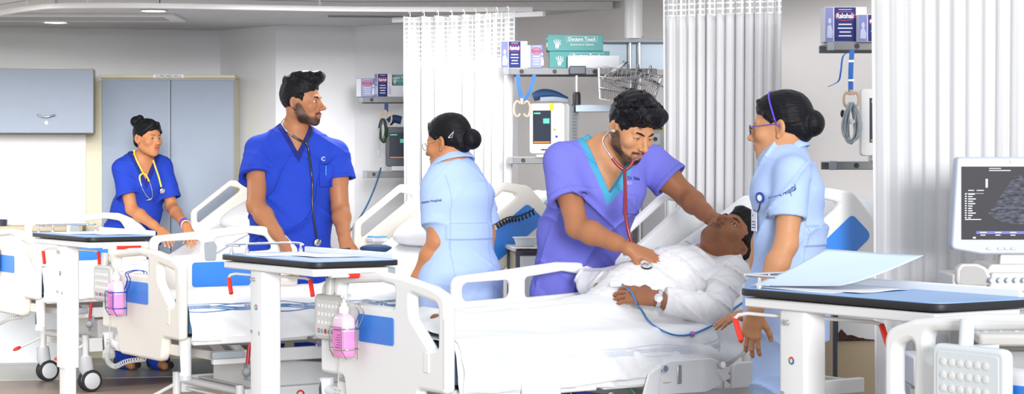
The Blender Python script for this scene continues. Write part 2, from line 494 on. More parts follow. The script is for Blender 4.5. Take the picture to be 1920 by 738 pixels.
fl = MB().add([(-7, 1.5, 0), (7, 1.5, 0), (7, 15.5, 0), (-7, 15.5, 0), (-7, 1.5, -0.1), (7, 1.5, -0.1), (7, 15.5, -0.1), (-7, 15.5, -0.1)],
              [(0, 1, 2, 3), (4, 7, 6, 5), (0, 4, 5, 1), (1, 5, 6, 2), (2, 6, 7, 3), (3, 7, 4, 0)]).build('floor', M_floor); tag(fl, kind='structure')
# lighter vinyl border along the back walls, with a thin joint
bd = MB()
def quad_strip(mb, a, b, w0, w1, z, h=0.002):
    a = np.array(a); b = np.array(b); q = (b - a) / np.linalg.norm(b - a); n = np.array((q[1], -q[0]))
    p = [a + n * w0, b + n * w0, b + n * w1, a + n * w1]
    mb.add([(x, y, z) for x, y in p] + [(x, y, z + h) for x, y in p], [(0, 3, 2, 1), (4, 5, 6, 7), (0, 1, 5, 4), (1, 2, 6, 5), (2, 3, 7, 6), (3, 0, 4, 7)])
quad_strip(bd, (-6.2, 13.3), (-0.5, 14.6), 0.0, 1.55, 0.0)
o = bd.build('floor', M_band); tag(o, kind='structure')
bd = MB(); quad_strip(bd, (-6.2, 13.3), (-0.5, 14.6), 0.62, 0.66, 0.002)
o = bd.build('trim_1', M_mgrey); tag(o, kind='structure')
# baseboards
for nm, pts in (('baseboard_left', WP[0:3]), ('baseboard_back', WP[2:6]), ('baseboard_right', WP[5:9])):
    mb = MB()
    for a, b in zip(pts[:-1], pts[1:]): quad_strip(mb, a, b, 0.0, 0.015, 0.0, 0.11)
    o = mb.build(nm, M_birch); tag(o, kind='structure')
# ceiling: back part's shade put into its grey, white nearer part a step higher
step_px = [(-900, 60), (-200, 50), (0, 22), (60, 13), (110, 9), (300, 9), (660, 16), (1149, 15)]
stp = [cp(px, y) for px, y in step_px]
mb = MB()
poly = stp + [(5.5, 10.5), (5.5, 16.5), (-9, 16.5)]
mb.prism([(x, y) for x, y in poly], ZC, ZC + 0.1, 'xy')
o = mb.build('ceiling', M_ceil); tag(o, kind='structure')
mb = MB(); poly = [(-9, 9.6), (5.5, 9.6)] + [(x, y - 0.001) for x, y in stp[::-1]]
mb.prism(poly, ZC + 0.04, ZC + 0.14, 'xy')
o = mb.build('ceiling', M_ceilw); tag(o, kind='structure')
# white lip of the step
mb = MB()
for a, b in zip(stp[:-1], stp[1:]):
    quad_strip(mb, a, b, 0.0, 0.03, ZC - 0.012, 0.05)
o = mb.build('trim_2', M_ceilw); tag(o, kind='structure')

# downlights
for px, py in ((104, 41), (288, 19)):
    x, y = cp(px, py)
    t = thing('ceiling_light', 'round recessed ceiling light ' + ('beyond the end of the long air vent' if px > 200 else 'between the long air vent and the cupboard wall'), 'ceiling light', (x, y, ZC), group=None)
    MB().lathe([(0.082, 0.0), (0.09, -0.004), (0.088, -0.008), (0.074, -0.006), (0.07, 0.0)], n=36).build('rim', M_ceilw, t, smooth=40)
    MB().lathe([(0.001, -0.002), (0.072, -0.002), (0.072, -0.005), (0.001, -0.007)], n=36).build('diffuser', M_lamp, t, smooth=40)
# ceiling air vent
a = np.array(cp(10, 33)); b = np.array(cp(255, 27)); c = np.array(cp(195, 38))
t = thing('air_vent', 'long white slot air vent with a dark opening set in the grey ceiling', 'air vent', (float((b[0] + a[0]) / 2), 12.98, ZC), math.radians(1.5))
mb = MB(); L = 1.42
mb.bx(-L / 2, L / 2, -0.26, -0.19, -0.018, 0.0); mb.bx(-L / 2, L / 2, 0.16, 0.26, -0.018, 0); mb.bx(-L / 2, -L / 2 + 0.09, -0.19, 0.16, -0.018, 0); mb.bx(L / 2 - 0.09, L / 2, -0.19, 0.16, -0.018, 0)
mb.build('frame', M_ceilw, t, bevel=0.004)
mb = MB()
for k in range(5):
    mb.box((0, -0.15 + k * 0.07, -0.010), (L - 0.18, 0.035, 0.006), Euler((0.5, 0, 0)).to_matrix())
mb.each('slat', M_ltgrey, t)
MB().bx(-L / 2 + 0.09, L / 2 - 0.09, -0.19, 0.16, -0.0015, 0.0).build('opening', M_dark, t)
# ceiling seam plate
t = MB().box((-0.0, 0, 0), (0.62, 0.02, 0.01)).build('ceiling_trim_strip', M_mgrey); t.location = (-0.88, 12.95, ZC - 0.006); t.rotation_euler = (0, 0, 0.12); t.name = 'trim_3'; tag(t, kind='structure')

# wall cabinet (left, high)
sc_ = 14.0 / FPX
def X(px, d): return (px - CXP) / FPX * d
def Z(py, d): return EYE - (py - YH) / FPX * d
d = 13.35
t = thing('wall_cabinet', 'grey laminate wall cabinet with a silver pull handle, fixed above the counter', 'cabinet', (X(0, d), d, Z(248, d)), math.radians(8))
h = Z(126, d) - Z(248, d); w1 = X(172, d) - X(0, d)
MB().bx(-0.7, w1 - 0.012, 0.018, 0.36, 0.0, h).build('body', M_birch, t, bevel=0.002)
MB().bx(-0.7, w1, 0.0, 0.018, -0.003, h - 0.008).build('door', M_grey, t, bevel=0.003)
dr = t.children[-1]
hx = X(85, d) - X(0, d); hz = Z(217, d) - Z(248, d)
MB().tube(catmull([(hx - 0.055, 0.0, hz + 0.006), (hx - 0.05, -0.02, hz + 0.004), (hx, -0.028, hz - 0.006), (hx + 0.05, -0.02, hz + 0.004), (hx + 0.055, 0.0, hz + 0.006)], 6), 0.006, 8).build('handle', M_chrome, dr, smooth=60)
MB().lathe([(0.001, -0.003), (0.010, -0.003), (0.011, 0.0)], (hx, -0.0, hz - 0.045), 16, 'y').build('lock', M_steel, dr, smooth=40)

# cupboard
d = 13.75
x0, x1, zt = X(190, d), X(438, d), Z(146, d)
t = thing('cupboard', 'tall two-door grey cupboard with birch edges behind the leaning woman', 'cupboard', (x0, d, 0), math.radians(2))
W_ = x1 - x0
MB().bx(0.0, W_, 0.02, 0.34, 0.0, zt).build('body', M_birch, t, bevel=0.002)
MB().bx(-0.165, -0.001, 0.09, 0.34, 0.0, zt - 0.02).build('side_panel', M_birch, t, bevel=0.002)
MB().bx(-0.01, W_ + 0.006, -0.004, 0.34, zt, zt + 0.022).build('top', M_birch, t, bevel=0.002)
wd = X(319, d) - x0
d1 = MB().bx(0.004, wd, -0.002, 0.018, 0.06, zt - 0.01).build('door', M_grey, t, bevel=0.003)
d2 = MB().bx(wd + 0.002, W_ - 0.002, 0.004, 0.018, 0.06, zt - 0.01).build('door', M_grey, t, bevel=0.003)
MB().bx(wd - 0.014, wd - 0.004, -0.006, 0.0, 0.5, zt - 0.02).build('edge_strip', M_mgrey, d1)
pl = MB().bx(X(287, d) - x0, X(344, d) - x0, -0.008, -0.004, zt + 0.0, zt + 0.024).build('name_plate', M_paper, t)
me = text_mesh('CUPBOARD NO.6', 0.026, frame_m(((X(287, d) + X(344, d)) / 2 - x0, -0.0085, zt + 0.011), (1, 0, 0), (0, -1, 0)), squeeze=0.85)
link('lettering', me, pl, M_black_ink)

# counter under the cabinet
d = 13.45
t = thing('counter', 'low counter with a tan worktop edge under the grey wall cabinet', 'counter', (X(0, d), d, 0), math.radians(8))
zt2 = Z(424, d)
MB().bx(-0.6, X(152, d) - X(0, d), 0.0, 0.32, zt2 - 0.035, zt2).build('worktop', M_tan, t, bevel=0.003)
MB().bx(-0.6, X(150, d) - X(0, d), 0.03, 0.32, 0.0, zt2 - 0.035).build('body', M_ltgrey, t, bevel=0.003)
t = MB().bx(-0.6, X(152, d) - X(0, d), 0.30, 0.315, zt2, Z(250, d)).build('splash_board', M_paper, None, bevel=0.002)
t.location = (X(0, d), d, 0); t.rotation_euler = (0, 0, math.radians(8)); tag(t, 'glossy white splash board between the counter and the wall cabinet', 'board')
t = MB().lathe([(0.001, 0), (0.05, 0), (0.055, 0.04), (0.05, 0.045), (0.001, 0.045)], n=20).build('dish', M_dark, smooth=40)
t.location = (X(-5, 13.5), 13.55, zt2); tag(t, 'small black dish on the tan counter top', 'dish')

# curtain track (bent) and rails
def track(name, pts, label, w=0.035, h=0.03, z=2.235):
    mb = MB(); P = catmull([(x, y, z) for x, y in pts], 6)
    for a, b in zip(P[:-1], P[1:]):
        a = np.array(a); b = np.array(b); L = np.linalg.norm(b - a); ang = math.atan2(b[1] - a[1], b[0] - a[0])
        mb.box(tuple((a + b) / 2), (L + 0.004, w, h), Euler((0, 0, ang)).to_matrix())
    # drop rods to the ceiling
    for i in range(2, len(P), max(2, len(P) // 4)):
        mb.cyl((P[i][0], P[i][1], z), (P[i][0], P[i][1], ZC + 0.02), 0.006, n=8)
    o = mb.build(name, M_creamw, bevel=0.003)
    tag(o, label, 'curtain rail'); return o
def tp(px, y, z=2.235): return cp(px, y, z)
track('curtain_rail', [tp(-150, 50), tp(0, 24), tp(60, 15), tp(120, 11), tp(300, 11), tp(660, 17), tp(998, 18)], 'long white curtain rail curving across the ceiling above the net-topped curtain')
track('curtain_rail', [tp(738, 38, 2.2), tp(1020, 26, 2.2)], 'short second white curtain rail just behind the long curved one', z=2.2)
track('curtain_rail', [(0.55, 9.35), (0.9, 9.18), (1.3, 9.02)], 'white curtain rail carrying the curtain behind the patient, up at the ceiling')
track('curtain_rail', [(1.0, 7.55), (1.5, 7.35), (2.1, 7.1)], 'white curtain rail carrying the bright curtain behind the ultrasound machine')

# ============================================================ CURTAINS
def curtain_mats():
    m = bpy.data.materials.new('curtain_cloth'); m.use_nodes = True; nt = m.node_tree; b = nt.nodes['Principled BSDF']
    b.inputs['Base Color'].default_value = (0.79, 0.785, 0.78, 1); b.inputs['Roughness'].default_value = 0.75
    b.inputs['Sheen Weight'].default_value = 0.2
    tr = nt.nodes.new('ShaderNodeBsdfTranslucent'); tr.inputs['Color'].default_value = (0.88, 0.89, 0.92, 1)
    mx = nt.nodes.new('ShaderNodeMixShader'); mx.inputs[0].default_value = 0.35
    out = nt.nodes['Material Output']
    uv = nt.nodes.new('ShaderNodeUVMap'); w = nt.nodes.new('ShaderNodeTexWave'); w.wave_type = 'BANDS'; w.bands_direction = 'X'
    w.inputs['Scale'].default_value = 4.5; nt.links.new(uv.outputs['UV'], w.inputs['Vector'])
    bp = nt.nodes.new('ShaderNodeBump'); bp.inputs['Strength'].default_value = 0.15; bp.inputs['Distance'].default_value = 0.003
    nt.links.new(w.outputs['Fac'], bp.inputs['Height']); nt.links.new(bp.outputs['Normal'], b.inputs['Normal'])
    nt.links.new(b.outputs[0], mx.inputs[1]); nt.links.new(tr.outputs[0], mx.inputs[2]); nt.links.new(mx.outputs[0], out.inputs[0])
    n = bpy.data.materials.new('curtain_net'); n.use_nodes = True; nt = n.node_tree; b = nt.nodes['Principled BSDF']
    b.inputs['Base Color'].default_value = (0.80, 0.80, 0.80, 1); b.inputs['Roughness'].default_value = 0.7
    out = nt.nodes['Material Output']; uv = nt.nodes.new('ShaderNodeUVMap'); sp = nt.nodes.new('ShaderNodeSeparateXYZ'); nt.links.new(uv.outputs['UV'], sp.inputs[0])
    res = []
    for ax, per, wd in (('X', 0.034, 0.30), ('Y', 0.026, 0.30)):
        f = nt.nodes.new('ShaderNodeMath'); f.operation = 'DIVIDE'; f.inputs[1].default_value = per; nt.links.new(sp.outputs[ax], f.inputs[0])
        g = nt.nodes.new('ShaderNodeMath'); g.operation = 'FRACT'; nt.links.new(f.outputs[0], g.inputs[0])
        l = nt.nodes.new('ShaderNodeMath'); l.operation = 'LESS_THAN'; l.inputs[1].default_value = wd; nt.links.new(g.outputs[0], l.inputs[0]); res.append(l)
    mm = nt.nodes.new('ShaderNodeMath'); mm.operation = 'MAXIMUM'; nt.links.new(res[0].outputs[0], mm.inputs[0]); nt.links.new(res[1].outputs[0], mm.inputs[1])
    sc = nt.nodes.new('ShaderNodeMapRange'); sc.inputs['To Min'].default_value = 0.35; sc.inputs['To Max'].default_value = 1.0; nt.links.new(mm.outputs[0], sc.inputs['Value'])
    nt.links.new(sc.outputs['Result'], b.inputs['Alpha'])
    return m, n
M_curt, M_net = curtain_mats()
def curtain(name, label, top, znet, z1, folds, amp, seed, hooks=True, spread=None, zbot=0.06):
    """top: ground-plan polyline of the rail; folds: count; hem at zbot; narrower part near the top"""
    r = np.random.RandomState(seed)
    root = thing(name, label, 'curtain', (top[0][0], top[0][1], 0))
    P = np.array(catmull([(x, y, 0) for x, y in top], 10)); seg = np.r_[0, np.cumsum(np.linalg.norm(np.diff(P, axis=0), axis=1))]; L = seg[-1]
    nu = folds * 14; us = np.linspace(0, 1, nu)
    ph = np.cumsum(r.uniform(0.6, 1.4, nu)); ph = ph / ph[-1] * folds * 2 * PI
    am = amp * (0.65 + 0.5 * np.sin(np.linspace(0, 9, nu) + seed) ** 2 + 0.25 * r.rand(nu).cumsum() / nu)
    def at(u): 
        s = np.clip(u, 0, 1) * L; return np.stack([np.interp(s, seg, P[:, 0]), np.interp(s, seg, P[:, 1])], -1)
    q = at(us); tg = np.gradient(q, axis=0); tg /= np.linalg.norm(tg, axis=1)[:, None]; nm = np.stack([-tg[:, 1], tg[:, 0]], -1)
    arc = None
    def rows(za, zb, nv, drop=None):
        out = []
        for v in np.linspace(0, 1, nv):
            z = za + (zb - za) * v; f = (z1 - z) / (z1 - zbot)
            a = am * (0.8 + 0.45 * f)
            w = np.sin(ph + 0.5 * np.sin(f * 2.2 + seed) ) + 0.25 * np.sin(2.1 * ph + 2 * f + seed)
            side = 0.35 * np.cos(ph) * a
            u2 = (us - 0.5) * (1 + 0.06 * f * np.sin(seed + 1)) + 0.5
            qq = q + (u2 - us)[:, None] * L * tg
            x = qq + nm * (a * w)[:, None] + tg * side[:, None]
            zz = np.full(nu, z) + 0.006 * np.sin(ph * 0.9) * (1 - f)
            if v == 1 and drop is not None: pass
            out.append(np.concatenate([x, zz[:, None]], 1))
        return np.array(out)
    full = rows(z1, zbot, 2)[0]; du = np.r_[0, np.cumsum(np.linalg.norm(np.diff(full[:, :2], axis=0), axis=1))]
    for nm_, za, zb, nv, m in (('net_band', z1, znet, 10, M_net), ('cloth', znet, zbot, 34, M_curt)):
        G = rows(za, zb, nv); V_ = G.reshape(-1, 3) - np.array([top[0][0], top[0][1], 0])
        I = np.arange(nv * nu).reshape(nv, nu); F_ = np.stack([I[:-1, :-1], I[1:, :-1], I[1:, 1:], I[:-1, 1:]], -1).reshape(-1, 4)
        o = np_mesh(nm_, V_, F_, root, m)
        uvl = o.data.uv_layers.new(name='UVMap'); uv = np.stack([np.tile(du, nv), G[..., 2].reshape(-1)], -1)
        li = np.empty(len(o.data.loops), np.int32); o.data.loops.foreach_get('vertex_index', li); uvl.data.foreach_set('uv', uv[li].astype(np.float32).ravel())
        if nm_ == 'cloth':
            sm = o.modifiers.new('s', 'SOLIDIFY'); sm.thickness = 0.0015
    if hooks:
        hk = MB(); n = folds
        for i in range(n):
            u = (i + 0.5) / n; p = at(np.array([u]))[0] - np.array(top[0])
            hk.tube(catmull([(p[0], p[1], z1 - 0.025), (p[0] + 0.006, p[1], z1 - 0.01), (p[0] + 0.006, p[1], z1 + 0.02), (p[0], p[1], z1 + 0.035), (p[0] - 0.005, p[1], z1 + 0.02)], 3), 0.0022, 6)
        hk.each('hook', M_steel, root, smooth=60)
    return root
dA = 11.45
a = P3(752, 29, dA); b = P3(962, 33, dA - 0.15)
curtain('curtain', 'white curtain with its net band fully in view, behind the nurse seen from behind', [(a[0], a[1] + 0.1), ((a[0] + b[0]) / 2, a[1] + 0.02), (b[0], b[1] - 0.1)], P3(0, 112, dA)[2], P3(0, 29, dA)[2], 9, 0.036, 3)
curtain('curtain', 'white curtain hanging directly behind the patient, between him and the wall', [(0.70, 9.32), (0.95, 9.2), (1.22, 9.08)], 2.03, 2.215, 12, 0.022, 11)
curtain('curtain', 'broad bright white curtain hanging behind the ultrasound screen', [(1.33, 7.42), (1.6, 7.32), (1.94, 7.18)], 2.0, 2.215, 12, 0.009, 23)
# ============================================================ BED
def sheet_material(strength=1.0, nm='bed_linen'):
    m = bpy.data.materials.new(nm); m.use_nodes = True; nt = m.node_tree; b = nt.nodes['Principled BSDF']
    b.inputs['Roughness'].default_value = 0.8; b.inputs['Sheen Weight'].default_value = 0.15
    uv = nt.nodes.new('ShaderNodeUVMap'); sp = nt.nodes.new('ShaderNodeSeparateXYZ'); nt.links.new(uv.outputs['UV'], sp.inputs[0])
    # woven blue border: three wavy lines and a row of dashes inside a band  |v| < 0.03
    def M(op, a, bb=None, c=None):
        n = nt.nodes.new('ShaderNodeMath'); n.operation = op
        for i, x in enumerate((a, bb, c)):
            if x is None: continue
            if isinstance(x, (int, float)): n.inputs[i].default_value = x
            else: nt.links.new(x, n.inputs[i])
        return n.outputs[0]
    u, v = sp.outputs['X'], sp.outputs['Y']
    s1 = M('MULTIPLY', M('SINE', M('MULTIPLY', u, 16.0)), 0.010)
    acc = None
    for off, ph in ((0.016, 1), (-0.016, -1), (0.008, -1), (-0.008, 1), (0.0, 1)):
        q = M('ABSOLUTE', M('SUBTRACT', M('SUBTRACT', v, off), M('MULTIPLY', s1, float(ph) * 0.6)))
        l = M('LESS_THAN', q, 0.0026 if off else 0.0036)
        acc = l if acc is None else M('MAXIMUM', acc, l)
    seg = M('LESS_THAN', M('FRACT', M('MULTIPLY', u, 3.3)), 0.45)
    fill = M('MULTIPLY', M('LESS_THAN', M('ABSOLUTE', M('SUBTRACT', v, M('MULTIPLY', s1, 0.5))), 0.010), seg)
    let = M('GREATER_THAN', M('SINE', M('MULTIPLY', u, 420.0)), 0.2)
    fill2 = M('MULTIPLY', fill, M('SUBTRACT', 1.0, M('MULTIPLY', M('MULTIPLY', let, M('LESS_THAN', M('ABSOLUTE', M('SUBTRACT', v, M('MULTIPLY', s1, 0.5))), 0.005)), 0.9)))
    acc = M('MAXIMUM', acc, fill2)
    # mottled wash-out of the print
    no = nt.nodes.new('ShaderNodeTexNoise'); no.inputs['Scale'].default_value = 7; nt.links.new(uv.outputs['UV'], no.inputs['Vector'])
    acc = M('MULTIPLY', acc, M('MULTIPLY', M('ADD', 0.35, no.outputs['Fac']), strength))
    mx = nt.nodes.new('ShaderNodeMix'); mx.data_type = 'RGBA'; mx.inputs['A'].default_value = (0.80, 0.81, 0.82, 1); mx.inputs['B'].default_value = (0.05, 0.16, 0.38, 1)
    nt.links.new(acc, mx.inputs['Factor']); nt.links.new(mx.outputs['Result'], b.inputs['Base Color'])
    tc = nt.nodes.new('ShaderNodeTexCoord'); n2 = nt.nodes.new('ShaderNodeTexNoise'); n2.inputs['Scale'].default_value = 9; n2.inputs['Detail'].default_value = 5
    nt.links.new(tc.outputs['Object'], n2.inputs['Vector'])
    bp = nt.nodes.new('ShaderNodeBump'); bp.inputs['Strength'].default_value = 0.5; bp.inputs['Distance'].default_value = 0.02
    nt.links.new(n2.outputs['Fac'], bp.inputs['Height']); nt.links.new(bp.outputs['Normal'], b.inputs['Normal'])
    return m
M_linen = sheet_material(); M_linen_faint = sheet_material(0.28, 'bed_linen_faint')
M_frame = mat('bed_frame_paint', (0.70, 0.71, 0.71), 0.4, noise=(4, 0.04))
M_grime = mat('grey_metal', (0.28, 0.29, 0.31), 0.5)
HX = 1.13          # backrest hinge
def prof(x, tilt, zm=0.73):
    return zm if x < HX - 0.06 else zm + (lambda e: e * math.tan(tilt))(max(0, x - HX) + 0.0) if x > HX + 0.06 else zm + math.tan(tilt) * (x - HX + 0.06) ** 2 / 0.24
def emblem(mb_parent, o, xd, zd, r):
    """small ring emblem in red, green and blue"""
    M0 = frame_m(o, xd, zd)
    mb = MB(); mb.M = M0
    for k in range(3):
        mb.mat(k)
        for j in range(6):
            a0 = (k * 6 + j) * 2 * PI / 18 + 0.5; a1 = a0 + 2 * PI / 18
            vs = []
            for rr in (r * 0.6, r):
                for a in (a0, a1):
                    for z in (0, 0.0008): vs.append((rr * math.cos(a), rr * math.sin(a), z))
            mb.add(vs, [(1, 3, 7, 5), (0, 4, 6, 2), (4, 5, 7, 6), (0, 2, 3, 1)])
    return mb.build('emblem', [M_red, mat('emblem_green', (0.02, 0.35, 0.12), 0.4), mat('emblem_blue', (0.02, 0.10, 0.5), 0.4)], mb_parent)
def make_castor(parent, x, y, post_top, lever=True, side=-1):
    c = MB(); c.cyl((x, y, 0.20), (x, y, post_top), 0.019); c.cyl((x, y, 0.15), (x, y, 0.215), 0.03, 0.027)
    post = c.build('leg', M_frame, parent, smooth=40)
    MB().tube([(x, y, 0.21), (x + 0.005, y, 0.14), (x + 0.03, y, 0.075)], [0.03, 0.034, 0.022], 12, flat=1.3).build('fork', M_ltgrey, post, smooth=60)
    for s in (-1, 1):
        w = MB(); cy = y + s * 0.028
        w.lathe([(0.001, -0.010), (0.05, -0.010), (0.062, -0.008), (0.0655, 0), (0.062, 0.008), (0.05, 0.010), (0.001, 0.010)], (x + 0.03, cy, 0.0655), 30, 'y')
        wo = w.build('wheel', M_black, post, smooth=40)
        MB().lathe([(0.001, -0.0125), (0.046, -0.0115), (0.05, -0.009), (0.05, 0.009), (0.046, 0.0115), (0.001, 0.0125)], (x + 0.03, cy, 0.0655), 30, 'y').build('hub_cap', M_ltgrey, post, smooth=40)
    if lever:
        MB().tube([(x, y, 0.28), (x - 0.10, y + 0.0, 0.235), (x - 0.15, y + 0.0, 0.215)], 0.009, 8).build('brake_lever', M_frame, parent, smooth=50)
        MB().ball((x - 0.165, y, 0.21), (0.028, 0.02, 0.011), R=Euler((0, -0.4, 0)).to_matrix()).build('pedal', M_red, parent, smooth=60)
FOOT_OUT = [(0.0, 0.56), (0.0, 0.895, 0.05), (0.10, 0.925, 0.06), (0.30, 0.95, 0.1), (0.45, 0.957, 0.1), (0.60, 0.95, 0.1), (0.80, 0.925, 0.06), (0.90, 0.895, 0.05), (0.90, 0.56), (0.72, 0.56, 0.02), (0.70, 0.45, 0.05), (0.20, 0.45, 0.05), (0.18, 0.56, 0.02)]
FOOT_H = [[(0.05, 0.715, 0.015), (0.05, 0.865, 0.03), (0.245, 0.895, 0.02), (0.235, 0.81, 0.03), (0.10, 0.705, 0.015)],
          [(0.345, 0.835, 0.02), (0.345, 0.912, 0.02), (0.45, 0.922, 0.02), (0.755, 0.90, 0.03), (0.755, 0.835, 0.03)],
          [(0.80, 0.73, 0.02), (0.795, 0.88, 0.02), (0.86, 0.86, 0.03), (0.86, 0.73, 0.03)]]
def rail_panel(L=0.81):
    out = [(0.0, -0.16, 0.03), (0.0, 0.155, 0.045), (0.25, 0.175, 0.05), (0.50, 0.20, 0.08), (0.62, 0.195, 0.1), (0.74, 0.15, 0.06), (L, 0.08, 0.04), (L, -0.16, 0.06)]
    holes = [[(0.045, 0.055, 0.03), (0.045, 0.128, 0.03), (0.275, 0.135, 0.03), (0.275, 0.062, 0.03)], [(0.345, 0.06, 0.02), (0.345, 0.142, 0.02), (0.53, 0.162, 0.04), (0.63, 0.145, 0.05), (0.68, 0.075, 0.03)]]
    return panel(out, holes, 0.032, 0.011)
def head_rail_panel(L=0.56):
    out = [(0.0, -0.22, 0.05), (-0.01, 0.0, 0.05), (0.07, 0.115, 0.05), (L - 0.14, 0.125, 0.05), (L - 0.03, 0.03, 0.06), (L + 0.005, -0.13, 0.06), (L - 0.04, -0.24, 0.06)]
    holes = [[(0.055, 0.02, 0.02), (0.10, 0.085, 0.025), (L - 0.17, 0.092, 0.02), (L - 0.10, 0.025, 0.03)]]
    return panel(out, holes, 0.036, 0.012)
def make_bed(nc, rz, label, tilt=math.radians(28), rail_z=0.80, rail_x=0.35, near_head=True, lowmech=False, stripe=0.0, seed=1, partial=False, frail=True, cream=None, hrx=1.375, hl=0.56):
    m = cream or M_cream
    bed = thing('hospital_bed', label, 'bed', (nc[0], nc[1], 0), rz, group=None)
    # end boards
    for nm, x0 in (('footboard', 0.0),):
        me = finish(panel(FOOT_OUT, FOOT_H, 0.045, 0.014), Matrix.Translation((x0, 0, 0)) @ MYZ)
        fb = link(nm, me, bed, m)
        me = finish(panel([(0.345, 0.70), (0.345, 0.80), (0.60, 0.80), (0.60, 0.70)], [], 0.004, 0.001, 0.015), Matrix.Translation((x0 - 0.0245 if x0 == 0 else x0 + 0.0245, 0, 0)) @ MYZ)
        link('name_card', me, fb, M_blue)
        rb = MB()
        for yy in (0.12, 0.78): rb.box((x0 - 0.024, yy, 0.66), (0.006, 0.035, 0.07))
        rb.box((x0 - 0.024, 0.0, 0.70), (0.006, 0.012, 0.24))
        if x0 == 0: rb.each('moulding', m, fb, bevel=0.003)
    # corner bumpers under the end board with crossbar
    for y, zl, zh in ((0.055, 0.40, 0.57), (0.945, 0.43, 0.53)):
        p = MB(); p.cyl((0.03, y, zl), (0.03, y, zh), 0.028); p = p.build('corner_post', M_frame, bed, smooth=40)
        MB().cyl((0.03, y, zl - 0.02), (0.03, y, zl), 0.031).build('collar', M_ltgrey, p, smooth=40)
        if zl > 0.42: MB().tube([(0.03, y, 0.49), (0.03, 0.80, 0.47)], 0.022, 10).build('arm', M_frame, p, smooth=40)
        MB().prism([(y - 0.012, zl + 0.02), (y + 0.004, zl + 0.012), (y + 0.010, zl + 0.06), (y - 0.002, zl + 0.09)], 0.0005, 0.003, 'yz').build('paint_chip', M_dark, p)
    MB().bx(-0.012, 0.03, 0.20, 0.70, 0.50, 0.56).bx(0.02, 0.05, 0.06, 0.84, 0.48, 0.53).build('cross_beam', m, bed, bevel=0.006)
    # lying platform: edge rails
    pf = MB()
    for y in (0.02, 0.88):
        pf.bx(0.05, 0.62, y - 0.016, y + 0.016, 0.535, 0.575); pf.bx(0.65, HX, y - 0.016, y + 0.016, 0.535, 0.575)
    pf.bx(0.05, HX, 0.03, 0.87, 0.545, 0.565)
    pf.build('platform', M_white, bed, bevel=0.006)
    R = Matrix.Rotation(-tilt, 4, 'Y')
    bk = MB(); bk.M = Matrix.Translation((HX, 0, 0.555)) @ R
    bk.bx(0, 0.95, 0.004, 0.036, -0.02, 0.025); bk.bx(0, 0.95, 0.864, 0.896, -0.02, 0.025); bk.bx(0, 0.95, 0.03, 0.87, -0.012, 0.012)
    bk.build('backrest', M_white, bed, bevel=0.006)
    # brackets beside the hinge
    br = MB()
    for y in (-0.012, 0.912):
        br.prism([(0.86, 0.505), (0.88, 0.61), (0.93, 0.625), (1.13, 0.625), (1.18, 0.60), (1.17, 0.52), (1.10, 0.50)], y - 0.006, y + 0.006)
        br.prism([(1.15, 0.58), (1.20, 0.59), (1.21, 0.545), (1.18, 0.535)], y - 0.012, y - 0.004)
        br.prism([(0.80, 0.50), (0.83, 0.585), (0.89, 0.61), (0.87, 0.50)], y - 0.014, y - 0.004)
    bo = br.each('hinge_bracket', M_white, bed, bevel=0.003)[0]
    bt = MB()
    for x, z in ((0.90, 0.60), (1.17, 0.60), (0.66, 0.515)):
        bt.lathe([(0.001, -0.012), (0.012, -0.012), (0.014, -0.006), (0.014, 0.0)], (x, -0.022, z), 16, 'y')
    bt.each('bolt', M_chrome, bo, smooth=40)
    sl = MB().bx(0.965, 0.985, -0.022, -0.018, 0.54, 0.61); sl.build('slot_plate', M_steel, bo, bevel=0.002)
    for x in ((0.36, 1.30) if lowmech else (1.30,)):
        me = finish(panel([(0, 0, 0.01), (0, 0.10, 0.03), (0.16, 0.10, 0.03), (0.16, 0, 0.01)], [], 0.02, 0.006), Matrix.Translation((x - 0.08, -0.02, 0.505)) @ MXZ)
        link('side_plate', me, bed, M_white)
    # lower carriage rail
    lo = MB()
    for y in (0.05, 0.85): lo.bx(0.16, 1.95, y - 0.015, y + 0.015, 0.44, 0.50)
    for x in (0.2, 1.0, 1.9): lo.bx(x, x + 0.04, 0.05, 0.85, 0.45, 0.49)
    lo.build('carriage_frame', M_frame, bed, bevel=0.005)
    # base: tray, box, castors
    bs = MB()
    for y in (0.10, 0.80): bs.bx(0.34, 1.90, y - 0.02, y + 0.02, 0.235, 0.315)
    bs.cyl((0.34, 0.10, 0.30), (0.34, 0.80, 0.30), 0.018); bs.cyl((1.9, 0.10, 0.30), (1.9, 0.80, 0.30), 0.018)
    bs.cyl((0.36, 0.12, 0.255), (0.36, 0.78, 0.255), 0.007)
    bs.build('base_frame', M_frame, bed, bevel=0.004)
    tray = MB(); tray.bx(0.42, 1.85, 0.13, 0.77, 0.30, 0.312); tray.build('tray', M_ltgrey, bed, bevel=0.003)
    bxp = MB(); bxp.prism([(0.42, 0.31), (0.42, 0.42), (0.62, 0.43), (1.2, 0.36), (1.2, 0.31)], 0.15, 0.60); bxp.build('motor_cover', M_frame, bed, bevel=0.006)
    MB().tube([(0.30, 0.15, 0.46), (0.9, 0.16, 0.45), (1.5, 0.15, 0.46)], 0.006, 8).build('linkage_rod', M_grime, bed, smooth=60)
    ar = MB(); ar.prism([(0.55, 0.32), (0.60, 0.32), (0.42, 0.50), (0.37, 0.50)], 0.30, 0.34); ar.prism([(0.55, 0.32), (0.60, 0.32), (0.42, 0.50), (0.37, 0.50)], 0.56, 0.60)
    ar.prism([(1.75, 0.32), (1.80, 0.32), (1.52, 0.50), (1.47, 0.50)], 0.30, 0.34); ar.prism([(1.75, 0.32), (1.80, 0.32), (1.52, 0.50), (1.47, 0.50)], 0.56, 0.60)
    ar.each('lift_arm', M_frame, bed, bevel=0.003)
    MB().bx(0.14, 0.30, -0.0, 0.03, 0.47, 0.50).bx(0.33, 0.35, 0.03, 0.08, 0.36, 0.45).each('bracket', M_mgrey, bed, bevel=0.003)
